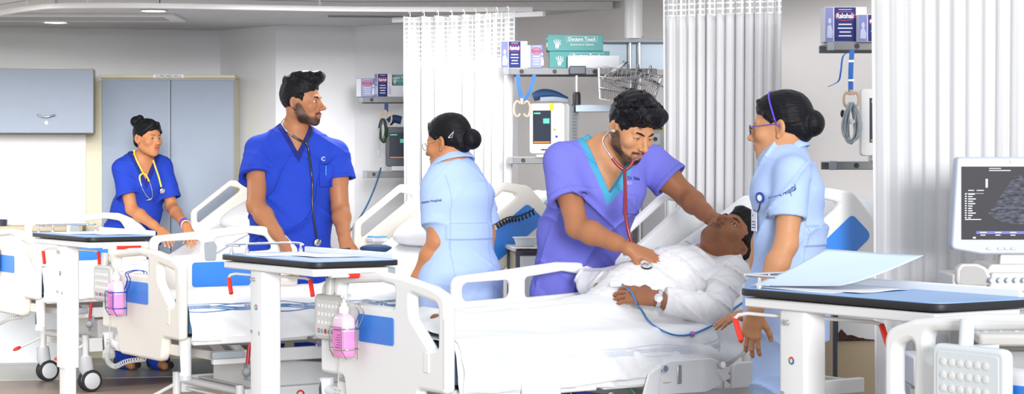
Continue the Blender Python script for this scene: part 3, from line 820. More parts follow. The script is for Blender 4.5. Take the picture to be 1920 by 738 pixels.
    lv = MB(); lv.tube([(0.315, -0.01, 0.535), (0.305, -0.012, 0.44)], 0.009, 10); lo_ = lv.build('release_lever', M_dred, bed, smooth=60)
    MB().ball((0.30, -0.012, 0.405), 0.021).build('knob', M_grime, lo_, smooth=60)
    for x in (0.32, 1.92):
        for y in (0.10, 0.80): make_castor(bed, x, y, 0.335, lever=(x < 1))
    emblem(bed, (0.62, 0.0795, 0.275), (1, 0, 0), (0, -1, 0), 0.022)
    MB().ball((0.46, 0.078, 0.262), (0.028, 0.006, 0.013)).build('green_badge', mat('green_plastic', (0.01, 0.22, 0.10), 0.3), bed, smooth=60)
    MB().tube(catmull([(0.78, 0.02, 0.53), (0.785, -0.01, 0.50), (0.78, -0.005, 0.45), (0.80, 0.0, 0.43), (0.83, 0.01, 0.44)], 6), 0.005, 8).build('earth_wire', mat('wire_green', (0.05, 0.18, 0.08), 0.5), bed, smooth=60)
    # rails
    def frail_at(y, xx, zz):
        me = finish(rail_panel(), Matrix.Translation((xx, y, zz)) @ MXZ)
        r = link('side_rail', me, bed, m)
        for dx, w in ((0.21, 0.0),):
            me = finish(panel([(0.30 - dx + 0.0, -0.10), (0.30 - dx, 0.022), (0.62 - dx, 0.022), (0.62 - dx, -0.10)], [], 0.004, 0.001, 0.02), Matrix.Translation((xx + 0.13, y - 0.0185, zz)) @ MXZ)
            link('blue_panel', me, r, M_blue)
        MB().bx(xx + 0.2, xx + 0.24, y + 0.01, y + 0.03, 0.5, zz - 0.1).bx(xx + 0.55, xx + 0.59, y + 0.01, y + 0.03, 0.5, zz - 0.1).each('rail_post', M_white, r, bevel=0.003)
        if xx < 0.5: MB().prism(rounded([(xx + 0.29, zz + 0.03), (xx + 0.345, zz + 0.03), (xx + 0.35, zz + 0.10), (xx + 0.335, zz + 0.125), (xx + 0.285, zz + 0.12)], 0.01, 3), y - 0.03, y - 0.015).build('latch', M_mgrey, r, bevel=0.003)
        return r
    if frail: frail_at(0.925, rail_x, rail_z - 0.07 + 0.07)
    def hrail_at(y, L=hl):
        Mx = Matrix.Translation((hrx, y, 0.90)) @ Matrix.Rotation(-math.radians(34) if tilt > 0.4 else -tilt - 0.05, 4, 'Y')
        r = link('head_rail', finish(head_rail_panel(L), Mx @ MXZ), bed, m)
        for s in (-1, 1):
            pme = panel([(0.15, -0.17, 0.02), (0.20, -0.04, 0.03), (L - 0.09, -0.035, 0.03), (L - 0.05, -0.165, 0.03)], [], 0.004, 0.001)
            blue = (s > 0) == (y < 0.4)
            link('blue_panel' if blue else 'inset_panel', finish(pme, Mx @ MXZ @ Matrix.Translation((0, 0, s * 0.0195))), r, M_blue if blue else m)
        return r
    hrail_at(0.925)
    if near_head: hrail_at(-0.025, hl + 0.03)
    # mattress
    mt = MB(); xs = np.linspace(0.05, 2.02, 24)
    def cx(x): return x
    top = [(x, prof(x, tilt, 0.722)) for x in xs]; bot = [(x, prof(x, tilt, 0.582)) for x in xs[::-1]]
    mt.prism(top + bot, 0.045, 0.855); mt.build('mattress', M_mattress, bed, bevel=0.01)
    return bed
M_mattress = mat('mattress_cover', (0.10, 0.20, 0.34), 0.5)

def make_sheet(bed, label, tilt, bump=None, stripe=0.05, seed=1, hem=0.15, group=None, x0=0.03, x1=2.02, zadd=0.0, y0=0.0, name='bed_sheet', wr=1.0, umax=None, hem_near=None, m=None):
    """linen draped over the mattress: hem on the near side, over the top, tucked on the far side"""
    r = np.random.RandomState(seed)
    nu, ns = 260, 150
    xs = np.linspace(x0, x1, nu)
    hn = hem if hem_near is None else hem_near
    S = np.linspace(-hn, 0.90 + 0.13, ns)       # arc-length across: negative = hanging part on the near side
    Xg, Sg = np.meshgrid(xs, S, indexing='ij')
    zt = np.array([prof(x, tilt, 0.735) for x in xs])[:, None] + zadd
    RR = 0.055; qa = RR * PI / 2
    def edge(s):      # s: distance along the cloth from the start of the rounded edge, outwards
        a = np.clip(s / RR, 0, PI / 2); return RR * np.sin(a), -RR * (1 - np.cos(a)) - np.maximum(s - qa, 0)
    s1 = 0.067 - Sg; y1, z1_ = edge(np.maximum(s1, 0)); s2 = Sg - (0.90 - 0.067); y2, z2_ = edge(np.maximum(s2, 0))
    y = np.where(s1 > 0, 0.067 - y1, np.where(s2 > 0, 0.833 + y2, Sg)); dz = np.where(s1 > 0, z1_, np.where(s2 > 0, z2_, 0.0))
    # round the edges
    y = y - 0.012 * np.clip(-Sg / 0.08, 0, 1) * (1 + 0.5 * np.sin(Xg * 9 + seed)) 
    P = np.stack([Xg.ravel(), Sg.ravel(), np.full(Xg.size, seed * 1.7)], 1)
    w = 0.006 * vnoise(P, 9, seed) + 0.0035 * vnoise(P, 24, seed + 1)
    # diagonal drag folds
    ph = (Xg * 0.6 + Sg * 1.0) * 34 + 3 * np.sin(Xg * 5 + seed)
    fold = np.maximum(0, np.sin(ph)) ** 3 * 0.007 * (0.5 + 0.5 * vnoise(P, 4, seed + 5).reshape(Xg.shape))
    side = (Sg < 0.0)
    ph2 = Xg * 30 + 4 * np.sin(Xg * 3.1 + seed) + Sg * 26
    fs = np.maximum(0, np.sin(ph2)) ** 2 * 0.016 * np.clip(-Sg / 0.05, 0, 1)
    w = w.reshape(Xg.shape) * wr + fold * wr
    z = zt + dz + np.where(side, 0, w)
    y = y - fs * wr + np.where(side, w * 0.6, 0)
    z = z + np.where(Sg < -0.02, 0.008 * np.sin(Xg * 7 + seed) * np.clip(-Sg / 0.1, 0, 1), 0)
    y = y + y0
    if bump is not None: z = np.maximum(z, z + 0) + bump(Xg, y) * np.clip(1 + np.minimum(Sg, 0) / 0.03, 0, 1)
    # turn down over the foot end
    Vv = np.stack([Xg, y, z], -1).reshape(-1, 3)
    I = np.arange(nu * ns).reshape(nu, ns); Fq = np.stack([I[:-1, :-1], I[1:, :-1], I[1:, 1:], I[:-1, 1:]], -1).reshape(-1, 4)
    o = np_mesh(name, Vv, Fq, None, m or M_linen)
    uvl = o.data.uv_layers.new(name='UVMap'); uv = np.stack([Xg.ravel(), (Sg - stripe - 0.012 * np.sin(Xg * 2.3 + seed)).ravel()], -1)
    li = np.empty(len(o.data.loops), np.int32); o.data.loops.foreach_get('vertex_index', li); uvl.data.foreach_set('uv', uv[li].astype(np.float32).ravel())
    sm = o.modifiers.new('s', 'SOLIDIFY'); sm.thickness = 0.002
    o.location = bed.location; o.rotation_euler = bed.rotation_euler
    tag(o, label, 'bed sheet', group)
    return o

T28 = math.radians(28)
NC3 = (-0.209, 6.82); NC2 = (-1.457, 8.886); NC1 = (-2.73, 11.54); FC4 = (0.944, 5.0)
NC4 = (FC4[0] + 0.9 * math.sin(TH), FC4[1] - 0.9 * math.cos(TH))
bed3 = make_bed(NC3, TH, 'white hospital bed the patient is lying on, backrest raised', T28, rail_z=0.745, rail_x=0.575, lowmech=True, cream=M_creamw)
bed2 = make_bed(NC2, TH, 'empty cream hospital bed with a blue wire holder on its foot board', T28, rail_z=0.835, rail_x=0.23, lowmech=False)
bed1 = make_bed(NC1, TH, 'empty cream hospital bed that the woman in blue scrubs leans over', T28, rail_z=0.835, rail_x=0.25, near_head=False)
bed4 = make_bed(NC4, TH, 'white hospital bed nearest the viewer, in front of the ultrasound machine', math.radians(10), rail_z=0.745, rail_x=0.5, near_head=False, cream=M_creamw, frail=False)
make_sheet(bed2, 'white sheet with a blue woven border on the empty bed of the blue wire holder', T28, stripe=-0.005, seed=2)
make_sheet(bed1, 'white sheet with a blue woven border on the bed the woman leans over', T28, stripe=0.22, seed=5)
make_sheet(bed4, 'white sheet on the nearest bed, in front of the ultrasound machine', math.radians(10), stripe=0.3, seed=8)
bed4.scale = (1, 1, 1.045)
# rumpled pillows at the raised head ends
def pillow(bed, x, y, z, tilt, label, size=(0.40, 0.56, 0.11), seed=0, col=None):
    nu, nv = 40, 24; vs = []; 
    u = np.linspace(-PI, PI, nu, endpoint=False); v = np.linspace(-PI / 2, PI / 2, nv)
    Ug, Vg = np.meshgrid(u, v, indexing='ij')
    cu, su = np.cos(Ug), np.sin(Ug); sg = lambda a, p: np.sign(a) * np.abs(a) ** p
    X_ = sg(cu, 0.45) * np.cos(Vg) ** 0.5 * size[0] / 2; Y_ = sg(su, 0.45) * np.cos(Vg) ** 0.5 * size[1] / 2; Z_ = np.sin(Vg) * size[2] / 2
    Pn = np.stack([X_.ravel(), Y_.ravel(), Z_.ravel()], 1); Pn[:, 2] += 0.006 * vnoise(Pn, 30, seed)
    I = np.arange(nu * nv).reshape(nu, nv); J = np.roll(I, -1, 0); Fq = np.stack([I[:, :-1], J[:, :-1], J[:, 1:], I[:, 1:]], -1).reshape(-1, 4)
    o = np_mesh('pillow', Pn, Fq, None, M_pil)
    R = Matrix.Rotation(bed.rotation_euler.z, 4, 'Z'); o.matrix_world = Matrix.Translation(bed.location) @ R @ Matrix.Translation((x, y, z)) @ Matrix.Rotation(-tilt, 4, 'Y')
    tag(o, label, 'pillow'); return o
M_pil = mat('pillow_case', (0.80, 0.81, 0.83), 0.8, bump=(8, 0.4, 0.02))
pillow(bed2, 1.62, 0.45, 0.73 + 0.49 * math.tan(T28) + 0.055, T28, 'white pillow on the raised head of the empty bed behind the standing nurse', seed=3)
pillow(bed1, 1.62, 0.45, 0.73 + 0.49 * math.tan(T28) + 0.055, T28, 'white pillow on the raised head of the bed the woman leans over', seed=4)
pillow(bed3, 1.78, 0.45, 0.73 + 0.65 * math.tan(T28) + 0.03, T28, 'white pillow under the head of the patient', seed=6, size=(0.42, 0.62, 0.09))
# ============================================================ PEOPLE
M_skin = mat('skin', (0.5, 0.25, 0.14), 0.50, sss=0.06, attr='col', bump=(160, 0.15, 0.002), spec=0.28)
M_cloth = mat('scrub_cloth', (0.1, 0.1, 0.6), 0.8, attr='col', bump=(14, 0.25, 0.01), spec=0.2)
def hair_mat():
    m = mat('black_hair', (0.006, 0.006, 0.008), 0.46, attr='col', spec=0.16, bump=(70, 0.7, 0.006, (0.45, 0.45, 2.2)))
    return m
M_hair = hair_mat()
M_eye = mat('eyeball', (0.8, 0.8, 0.8), 0.12, attr='col', spec=0.6)
HB = 1.0
def head_prims(H, c, lip, female=False, jaw=1.0, nose=1.0, mouth_open=0.0, lids=0.0, stub=None):
    """H: head frame.  Origin between the eyes' level and the ears; y forward, z up."""
    k = H.k; e = lambda x, y, z, r, **q: ell(H.p(x, y, z), np.array(r) * k, H.R, **q)
    cn = lambda a, b, ra, rb=None, **q: cone(H.p(*a), H.p(*b), ra * k, (ra if rb is None else rb) * k, **q)
    L = []
    L.append(e(0, -0.014, 0.036, (0.076, 0.097, 0.086), col=c, k=0.02))
    L.append(e(0, 0.022, -0.022, (0.062, 0.070, 0.088), col=c, k=0.03))
    j = jaw
    for s in (-1, 1):
        L.append(cn((s * 0.052 * j, 0.002, -0.058), (s * 0.018, 0.066, -0.096), 0.021, 0.017, col=c, k=0.03))
        L.append(e(s * 0.043, 0.062, -0.024, (0.024, 0.022, 0.022), col=c, k=0.025))
    L.append(e(0, 0.076, -0.099, (0.021 if not female else 0.017, 0.018, 0.017), col=c, k=0.02))
    L.append(e(0, 0.072, -0.066, (0.034, 0.025, 0.028), col=c, k=0.02))
    for s in (-1, 1): L.append(cn((s * 0.014, 0.086, 0.022), (s * 0.044, 0.074, 0.022), 0.0095 if not female else 0.006, 0.007 if not female else 0.005, col=c, k=0.014))
    for s in (-1, 1): L.append(e(s * 0.031, 0.100, 0.003, (0.019, 0.017, 0.0125), op='d', k=0.012))
    for s in (-1, 1): L.append(e(s * 0.031, 0.0755, 0.002, (0.0165, 0.0150, 0.0148), col=c, k=0.006))
    zc = 0.0025 - 0.003 * lids
    for s in (-1, 1): L.append(e(s * 0.032, 0.090, zc, (0.0145, 0.020, 0.0056 * (1 - lids * 0.85)), op='d', k=0.002, col=lerp(c, (0.15, 0.05, 0.04), 0.5)))
    nz = nose
    L.append(cn((0, 0.078, 0.010), (0, 0.090, -0.032), 0.0095, 0.0135, col=c, k=0.014))
    L.append(cn((0, 0.088, 0.014), (0, 0.103 + 0.012 * nz, -0.026), 0.0075, 0.0088, col=c, k=0.012))
    L.append(e(0, 0.104 + 0.012 * nz, -0.031, (0.0105, 0.0115, 0.0095), col=c, k=0.008))
    for s in (-1, 1):
        L.append(e(s * 0.0115, 0.100 + 0.004 * nz, -0.035, (0.0075, 0.0105, 0.0075), col=c, k=0.006))
        L.append(e(s * 0.0062, 0.109 + 0.004 * nz, -0.0425, (0.0032, 0.006, 0.004), op='d', k=0.003))
    L.append(e(0, 0.097, -0.0585, (0.0215, 0.0085, 0.0055), col=lip, k=0.006))
    L.append(e(0, 0.0955, -0.0695, (0.0185, 0.0085, 0.0065), col=lip, k=0.006))
    L.append(e(0, 0.108, -0.064, (0.025, 0.0125, 0.0011 + mouth_open), op='d', k=0.003))
    for s in (-1, 1):   # ears
        Re = H.R @ np.array(Euler((0.12, 0, s * 0.42)).to_matrix())
        L.append(ell(H.p(s * 0.0785, -0.014, -0.006), np.array((0.0085, 0.0195, 0.031)) * k, Re, col=c, k=0.006))
        L.append(ell(H.p(s * 0.088, -0.006, -0.002), np.array((0.0085, 0.0115, 0.021)) * k, Re, op='d', k=0.004, col=lerp(c, (0.1, 0.03, 0.02), 0.35)))
        L.append(e(s * 0.077, -0.004, -0.034, (0.006, 0.008, 0.009), col=c, k=0.005))
    return L
def hand_prims(w, d, n, thumb, c, size=1.0, curl=(0.25, 0.3, 0.35, 0.4), spread=0.10, tcurl=0.3, tout=0.75, nails=True, each=None):
    """w wrist, d towards the fingertips, n normal of the back of the hand, thumb=+1/-1 side (x = d x n)"""
    y = nrm(d); z = nrm(np.array(n, float) - y * np.dot(n, y)); x = np.cross(y, z); H = Fr(w, np.stack([x, y, z], 1), size)
    k = size; L = []
    kn = [(0.029, 0.088), (0.0105, 0.094), (-0.009, 0.090), (-0.027, 0.080)]
    ln = [(0.041, 0.025, 0.020), (0.046, 0.029, 0.021), (0.042, 0.027, 0.020), (0.033, 0.020, 0.018)]
    rr = [0.0092, 0.0095, 0.0090, 0.0080]
    L.append(slab(H.p(0, -0.005, 0), H.p(thumb * 0.002, 0.045, -0.002), x, 0.027 * k, 0.037 * k, 0.019 * k, 0.0165 * k, col=c, k=0.02))
    nail = lerp(c, (0.75, 0.5, 0.42), 0.5)
    for i in range(4):
        kx, ky = kn[i]; kx *= thumb
        b = H.p(kx, ky, 0.001)
        L.append(cone(H.p(kx * 0.55, 0.02, 0.0), b, 0.0125 * k, 0.0112 * k, col=c, k=0.014))
        a = -(spread * (1.0, 0.25, -0.45, -1.2)[i]) * thumb * -1
        cu = each[i] if each else (curl[i] if len(curl) == 4 else curl[0], ) * 3
        ang = 0.0; p = b; r = rr[i]
        for jn in range(3):
            ang += cu[jn] * (1.0, 1.25, 0.8)[jn]
            dv = H.d(math.sin(a), math.cos(a) * math.cos(ang), -math.sin(ang)) if ang < 1.57 else H.d(math.sin(a) * 0.4, math.cos(ang), -math.sin(ang))
            q = p + nrm(dv) * ln[i][jn] * k
            L.append(cone(p, q, r * k, (r - 0.0008) * k, col=c, k=0.0035)); r -= 0.0007
            if jn < 2: L.append(ell(q, np.array((1, 1, 1)) * (r + 0.0006) * k, col=lerp(c, (0.2, 0.09, 0.06), 0.25), k=0.004))
            p = q; last = (dv, ang)
        nd = nrm(dv); nb = nrm(z - nd * np.dot(z, nd)) if abs(np.dot(z, nd)) < 0.95 else nrm(np.cross(x, nd))
        if ang > 1.57: nb = -nb if np.dot(nb, y) < 0 else nb
        if nails: L.append(tint(ell(p + nb * r * 0.8 * k - nd * 0.002, (0.0062 * k,) * 3), nail, 0.002))
    # thumb
    p = H.p(thumb * 0.020, 0.020, -0.006)
    dirs = [(thumb * math.sin(tout), math.cos(tout), -0.25), (thumb * math.sin(tout * 0.75), math.cos(tout * 0.75), -0.25 - tcurl * 0.4), (thumb * math.sin(tout * 0.45), math.cos(tout * 0.45), -0.25 - tcurl)]
    for (dv, l, ra, rb) in zip(dirs, (0.040, 0.032, 0.024), (0.0155, 0.0112, 0.0105), (0.0118, 0.0102, 0.0088)):
        q = p + nrm(H.d(*dv)) * l * k; L.append(cone(p, q, ra * k, rb * k, col=c, k=0.008 if l > 0.035 else 0.004)); p = q
    if nails: L.append(tint(ell(p + z * 0.008 * k, (0.0068 * k,) * 3), nail, 0.002))
    return L
def arm_prims(S, E, W, c, ru=0.050, re=0.040, rw=0.0265, k=0.02):
    S, E, W = map(np.array, (S, E, W)); m = lerp(E, W, 0.28)
    sd = nrm(np.cross(E - S, W - E) + 1e-6)
    return [cone(S, lerp(S, E, 0.45), ru * 1.08, ru, col=c, k=k), cone(lerp(S, E, 0.45), E, ru * 0.98, re, col=c, k=k),
            cone(E, m, re, re * 1.06, col=c, k=k), cone(m, lerp(E, W, 0.75), re * 1.04, rw * 1.12, col=c, k=k), slab(lerp(E, W, 0.7), W, sd, rw * 1.12, rw * 1.05, rw * 0.95, rw * 0.85, col=c, k=0.02)]
def to_frame(F_, P): return (P - F_.o) @ F_.R / F_.k
def creases(P, seed, amp=1.0, fr=1.0):
    q = vnoise(P, 6, seed) * 1.6
    a = (1 - np.abs(np.sin((P @ nrm([0.55, 0.2, 0.8])) * 24 * fr + q * 1.5))) ** 4 * np.clip(vnoise(P, 7, seed + 2) + 0.35, 0, 1)
    b = (1 - np.abs(np.sin((P @ nrm([-0.75, 0.3, 0.6])) * 19 * fr + q * 1.8 + 1))) ** 4 * np.clip(vnoise(P, 6, seed + 4) + 0.25, 0, 1)
    c = (1 - np.abs(np.sin((P @ nrm([0.15, 0.5, 0.85])) * 46 * fr + q * 3.2 + 2))) ** 5 * np.clip(vnoise(P, 11, seed + 6) + 0.1, 0, 1)
    return np.minimum(0.003, amp * (0.008 * vnoise(P, 15 * fr, seed + 1) - 0.026 * a ** 1.4 - 0.024 * b ** 1.4 - 0.010 * c))
def make_eye(H, s, parent, origin, gaze=(0, 1, 0), iris=(0.03, 0.015, 0.01)):
    k = H.k; v = MB().ball((0, 0, 0), 0.0128 * k, 28, 20)
    P = np.array(v.v); g = nrm(gaze)
    c = np.tile(np.array((0.60, 0.56, 0.54)), (len(P), 1)); dd = P / (0.0128 * k) @ g
    c[dd > 0.86] = iris; c[dd > 0.97] = (0.003, 0.003, 0.003)
    P = P @ H.R.T + H.p(s * 0.031, 0.0752, 0.002)
    me = bpy.data.meshes.new('eye'); me.from_pydata((P - origin).tolist(), [], v.f)
    a = me.color_attributes.new('col', 'FLOAT_COLOR', 'POINT'); a.data.foreach_set('color', np.concatenate([c, np.ones((len(c), 1))], 1).astype(np.float32).ravel())
    me.polygons.foreach_set('use_smooth', [True] * len(me.polygons))
    return link('eye', me, parent, M_eye)
def body_mesh(prims, base, origin, label, cat='person', step=0.003):
    v, f = surface(prims, step)
    _, C = ev(prims, v, color=True, base=base)
    o = np_mesh('person', v, f, None, M_skin, C, origin); o.location = origin
    tag(o, label, cat); return o
def soft_part(name, prims, parent, origin, m, base, step=0.004, disp=None, post=None, colf=None, pad=0.02):
    v, f = surface(prims, step, post=post, disp=disp, pad=pad)
    _, C = ev(prims, v, color=True, base=base)
    if colf is not None: C = colf(v, C)
    return np_mesh(name, v, f, parent, m, C, origin)
def hair_part(H, prims, parent, origin, cuts=(), base=(0.006, 0.006, 0.008), step=0.003, amp=0.003, fr=90, name='hair', colf=None):
    def post(P, d):
        for q in cuts: d = np.maximum(d, -q(P, to_frame(H, P)))
        return d
    def disp(P):
        L = to_frame(H, P)
        return amp * vnoise(L * np.array([1.0, 1.0, 0.55]), fr, 3) + amp * 0.5 * vnoise(L * np.array([1.0, 0.6, 0.8]), fr * 2.3, 9)
    return soft_part(name, prims, parent, origin, M_hair, base, step, disp, post, colf)
def el_d(L, c, r):
    p = L - np.array(c); r = np.array(r, float); k0 = np.sqrt(((p / r) ** 2).sum(1)); k1 = np.sqrt(((p / r ** 2) ** 2).sum(1)) + 1e-9
    return k0 * (k0 - 1) / k1
def face_cut(H, c=(0, 0.098, -0.035), r=(0.069, 0.085, 0.100), ears=True, low=-0.075):
    def f(P, L):
        d = el_d(L, c, r)
        if ears:
            A = L.copy(); A[:, 0] = np.abs(A[:, 0]); d = np.minimum(d, el_d(A, (0.085, 0.006, -0.022), (0.030, 0.032, 0.042)))
        d = np.minimum(d, L[:, 2] - low + 0.35 * np.maximum(L[:, 1] + 0.02, 0) * -1)
        return d * H.k
    return f
def scrub(J, parent, origin, col, trim=None, vdepth=0.13, vslope=0.50, seed=1, name='scrub_top', step=0.0045, th=0.006, neck_r=0.073, amp=1.0, vneck=True, extra=(), sleeves=True, colf=None, hemflare=1.0, slr=(0.068, 0.082)):
    """loose top: J has neck, chest, waist, hip, sl, sr (shoulders), el, er (elbows), side, fwd, up, w (half widths), dp (half depths)"""
    side, fwd, up = J['side'], J['fwd'], J['up']; w = J['w']; dp = J['dp']
    Lp = [slab(lerp(J['neck'], J['chest'], 0.30), J['chest'], side, w[0] * 0.80, w[0], dp[0] * 0.72, dp[0], k=0.05),
          slab(J['chest'], J['waist'], side, w[0], w[1], dp[0], dp[1], k=0.05),
          slab(J['waist'], J['hip'], side, w[1], w[2] * hemflare, dp[1], dp[2] * hemflare, k=0.05)]
    base = lerp(J['neck'], J['chest'], 0.12)
    for s in ('sl', 'sr'): Lp.append(cone(base, J[s] + up * 0.004, 0.074, 0.062, k=0.06))
    fr = J.get('sleeve', (0.62, 0.62))
    if sleeves:
        for s, e, q in (('sl', 'el', fr[0]), ('sr', 'er', fr[1])):
            S, E = J[s], J[e]; Lp.append(sleeve(S, lerp(S, E, q), slr[0], slr[1], k=0.035))
    Lp += list(extra)
    cutp = []
    if sleeves:
        for s, e, q in (('sl', 'el', fr[0]), ('sr', 'er', fr[1])):
            S, E = J[s], J[e]; a = lerp(S, E, q); dv = nrm(E - S); cutp.append(cutcyl(a, a + dv * 0.30, 0.125))
    hem = J['hip']; hd = J.get('hemdir', nrm(J['hip'] - J['waist']))
    Fv = Fr(J['neck'] - up * vdepth + fwd * 0.0, np.stack([side, fwd, up], 1))
    nk = [cone(J['neck'] - up * 0.02 + fwd * 0.005, J['neck'] + up * 0.2 - fwd * 0.03, neck_r, neck_r * 1.1)]
    def vd(P):
        L = to_frame(Fv, P); a = math.atan(vslope)
        return np.maximum(np.abs(L[:, 0]) * math.cos(a) - L[:, 2] * math.sin(a), -(L[:, 1] - 0.0))
    def post(P, d):
        d = np.maximum(d, (P - hem) @ hd)
        if vneck: d = np.maximum(d, -np.minimum(pd(nk[0], P), vd(P)))
        else: d = np.maximum(d, -pd(nk[0], P))
        return d
    def cf(P, C):
        if trim is not None:
            t = np.minimum(pd(nk[0], P), vd(P)); h = np.clip((0.028 - t) / 0.004, 0, 1) * (((P - J['chest']) @ up) > -0.1); C[:] = C * (1 - h[:, None]) + np.array(trim) * h[:, None]
        if vneck or True:
            for q in cutp:   # stitched sleeve hem, a touch darker thread
                z = (P - q['a']) @ q['w']; rad = np.linalg.norm((P - q['a']) - z[:, None] * q['w'], axis=1)
                m = (np.abs(z + 0.022) < 0.0025) & (rad < 0.12); C[m] = C[m] * 0.82
        if colf is not None: C = colf(P, C)
        return C
    return soft_part(name, Lp, parent, origin, M_cloth, col, step, lambda P: creases(P, seed, amp), post, cf, pad=0.03)
def trousers(parts, parent, origin, col, seed, name='trousers', step=0.007):
    return soft_part(name, parts, parent, origin, M_cloth, col, step, lambda P: creases(P, seed, 0.8), None)
def shoe(parent, origin, p, fwd, col, name='shoe'):
    f = nrm(fwd); s = np.cross(f, (0, 0, 1)); p = np.array(p, float)
    L = [slab(p - f * 0.06 + [0, 0, 0.04], p + f * 0.09 + [0, 0, 0.035], s, 0.036, 0.044, 0.04, 0.03, k=0.03), cone(p - f * 0.05 + [0, 0, 0.06], p - f * 0.03 + [0, 0, 0.09], 0.042, 0.038, k=0.03)]
    def cf(P, C): C[P[:, 2] < 0.02] = (0.10, 0.10, 0.10); return C
    return soft_part(name, L, parent, origin, M_cloth, col, 0.006, None, lambda P, d: np.maximum(d, 0.001 - P[:, 2]), cf)
def jd(**k): return k
def side_of(sl, sr): return nrm(np.array(sr) - np.array(sl))
SK1 = (0.46, 0.205, 0.095); SK2 = (0.36, 0.150, 0.070); SK3 = (0.30, 0.12, 0.058); SK4 = (0.52, 0.25, 0.125); SK5 = (0.47, 0.195, 0.085)
HAIR = (0.006, 0.006, 0.009)
ROYAL = (0.014, 0.045, 0.40); VIOLET = (0.16, 0.165, 0.60); SKY = (0.38, 0.50, 0.78); TEAL = (0.06, 0.32, 0.50)

def torso_skin(J, c, legs=True):
    side = J['side']; w = J['w']; dp = J['dp']
    L = [slab(lerp(J['neck'], J['chest'], 0.25), J['chest'], side, w[0] * 0.68, w[0] * 0.80, dp[0] * 0.60, dp[0] * 0.82, col=c, k=0.04),
         slab(J['chest'], J['waist'], side, w[0] * 0.80, w[1] * 0.78, dp[0] * 0.82, dp[1] * 0.78, col=c, k=0.05),
         slab(J['waist'], J['hip'], side, w[1] * 0.78, w[2] * 0.80, dp[1] * 0.78, dp[2] * 0.80, col=c, k=0.05)]
    b = lerp(J['neck'], J['chest'], 0.10)
    for s in ('sl', 'sr'): L.append(cone(b, J[s], 0.045, 0.048, col=c, k=0.05))
    return L
def neck_prims(H, J, c, r=0.058):
    return [cone(H.p(0, -0.022, -0.05), J['neck'] - J['up'] * 0.01, r * H.k * 0.98, r * 1.02, col=c, k=0.03), cone(J['neck'], lerp(J['neck'], J['chest'], 0.3), r, r * 1.3, col=c, k=0.05)]
def legs_skin(J, c, feet):
    L = []
    for s, ft in zip((-1, 1), feet):
        h = J['hip'] + J['side'] * s * 0.09; kn = lerp(h, ft, 0.5) + J['fwd'] * 0.02; a = np.array(ft) + [0, 0, 0.09]
        L += [cone(h, kn, 0.075, 0.05, col=c, k=0.03), cone(kn, a, 0.048, 0.032, col=c, k=0.02), cone(a - [0, 0, 0.04], a + J['fwd'] * 0.12 - [0, 0, 0.055], 0.03, 0.025, col=c, k=0.02)]
    return L
def trouser_prims(J, feet, flare=1.0):
    L = [slab(J['hip'] + np.array([0, 0, 0.06]), J['hip'] - np.array([0, 0, 0.06]), J['side'], J['w'][2] * 0.92, J['w'][2] * 0.9, J['dp'][2] * 0.9, J['dp'][2] * 0.9, k=0.04)]
    for s, ft in zip((-1, 1), feet):
        h = J['hip'] + J['side'] * s * 0.085; kn = lerp(h, ft, 0.5) + J['fwd'] * 0.02; a = np.array(ft) + [0, 0, 0.07]
        L += [cone(h, kn, 0.100, 0.08 * flare, k=0.04), cone(kn, a, 0.08 * flare, 0.072 * flare, k=0.03)]
    return L
def brow_prims(H, c=HAIR, thick=0.0036, out=0.0):
    L = []
    for s in (-1, 1):
        pts = [(0.012, 0.0935, 0.0195), (0.026, 0.0915, 0.0245), (0.040, 0.0835, 0.0245), (0.048, 0.0770, 0.0195)]
        for (a, b), r in zip(zip(pts[:-1], pts[1:]), (1.0, 0.9, 0.65)):
            L.append(cone(H.p(s * a[0], a[1] + out, a[2]), H.p(s * b[0], b[1] + out, b[2]), thick * r * H.k, thick * r * 0.8 * H.k, col=c, k=0.002))
    return L
def lash_tint(H, amt=0.8, sh=0.0):
    L = []
    for s in (-1, 1):
        for a, b in (((0.0165, 0.083, 0.0035), (0.026, 0.0905, 0.0085)), ((0.026, 0.0905, 0.0085), (0.037, 0.0895, 0.0085)), ((0.037, 0.0895, 0.0085), (0.047, 0.080, 0.0035))):
            L.append(tint(cone(H.p(s * a[0], a[1], a[2] + sh), H.p(s * b[0], b[1], b[2] + sh), 0.0014 * H.k), HAIR, 0.002, amt))
    return L

beard_c = (0.02, 0.012, 0.01)
def beard_tints(H, c, amt=0.96, must=True):
    amt = 0.97; e = lambda x, y, z, r, a=amt, kk=0.012: tint(ell(H.p(x, y, z), np.array(r) * H.k, H.R), c, kk, a)
    L = []
    for s in (-1, 1):
        L += [tint(cone(H.p(s * 0.068, 0.004, -0.03), H.p(s * 0.052, 0.03, -0.085), 0.024 * H.k, 0.030 * H.k), c, 0.012, amt), tint(cone(H.p(s * 0.050, 0.03, -0.092), H.p(s * 0.014, 0.085, -0.104), 0.030 * H.k, 0.027 * H.k), c, 0.012, amt)]
        if must: L.append(tint(cone(H.p(s * 0.002, 0.108, -0.0505), H.p(s * 0.028, 0.090, -0.060), 0.0050 * H.k, 0.0045 * H.k), c, 0.005, amt)); L.append(tint(cone(H.p(s * 0.028, 0.090, -0.060), H.p(s * 0.028, 0.084, -0.085), 0.006 * H.k), c, 0.01, amt * 0.8))
    L.append(e(0, 0.096, -0.094, (0.020, 0.014, 0.010)))
    return L
e = lambda x, y, z, r, k=0.015, H=None: ell(H.p(x, y, z), np.array(r) * H.k, H.R, k=k)
def sideburn(H, k=0.010): return [cone(H.p(s * 0.074, 0.022, 0.03), H.p(s * 0.0725, 0.016, -0.028), 0.010 * H.k, 0.006 * H.k, k=0.01) for s in (-1, 1)]
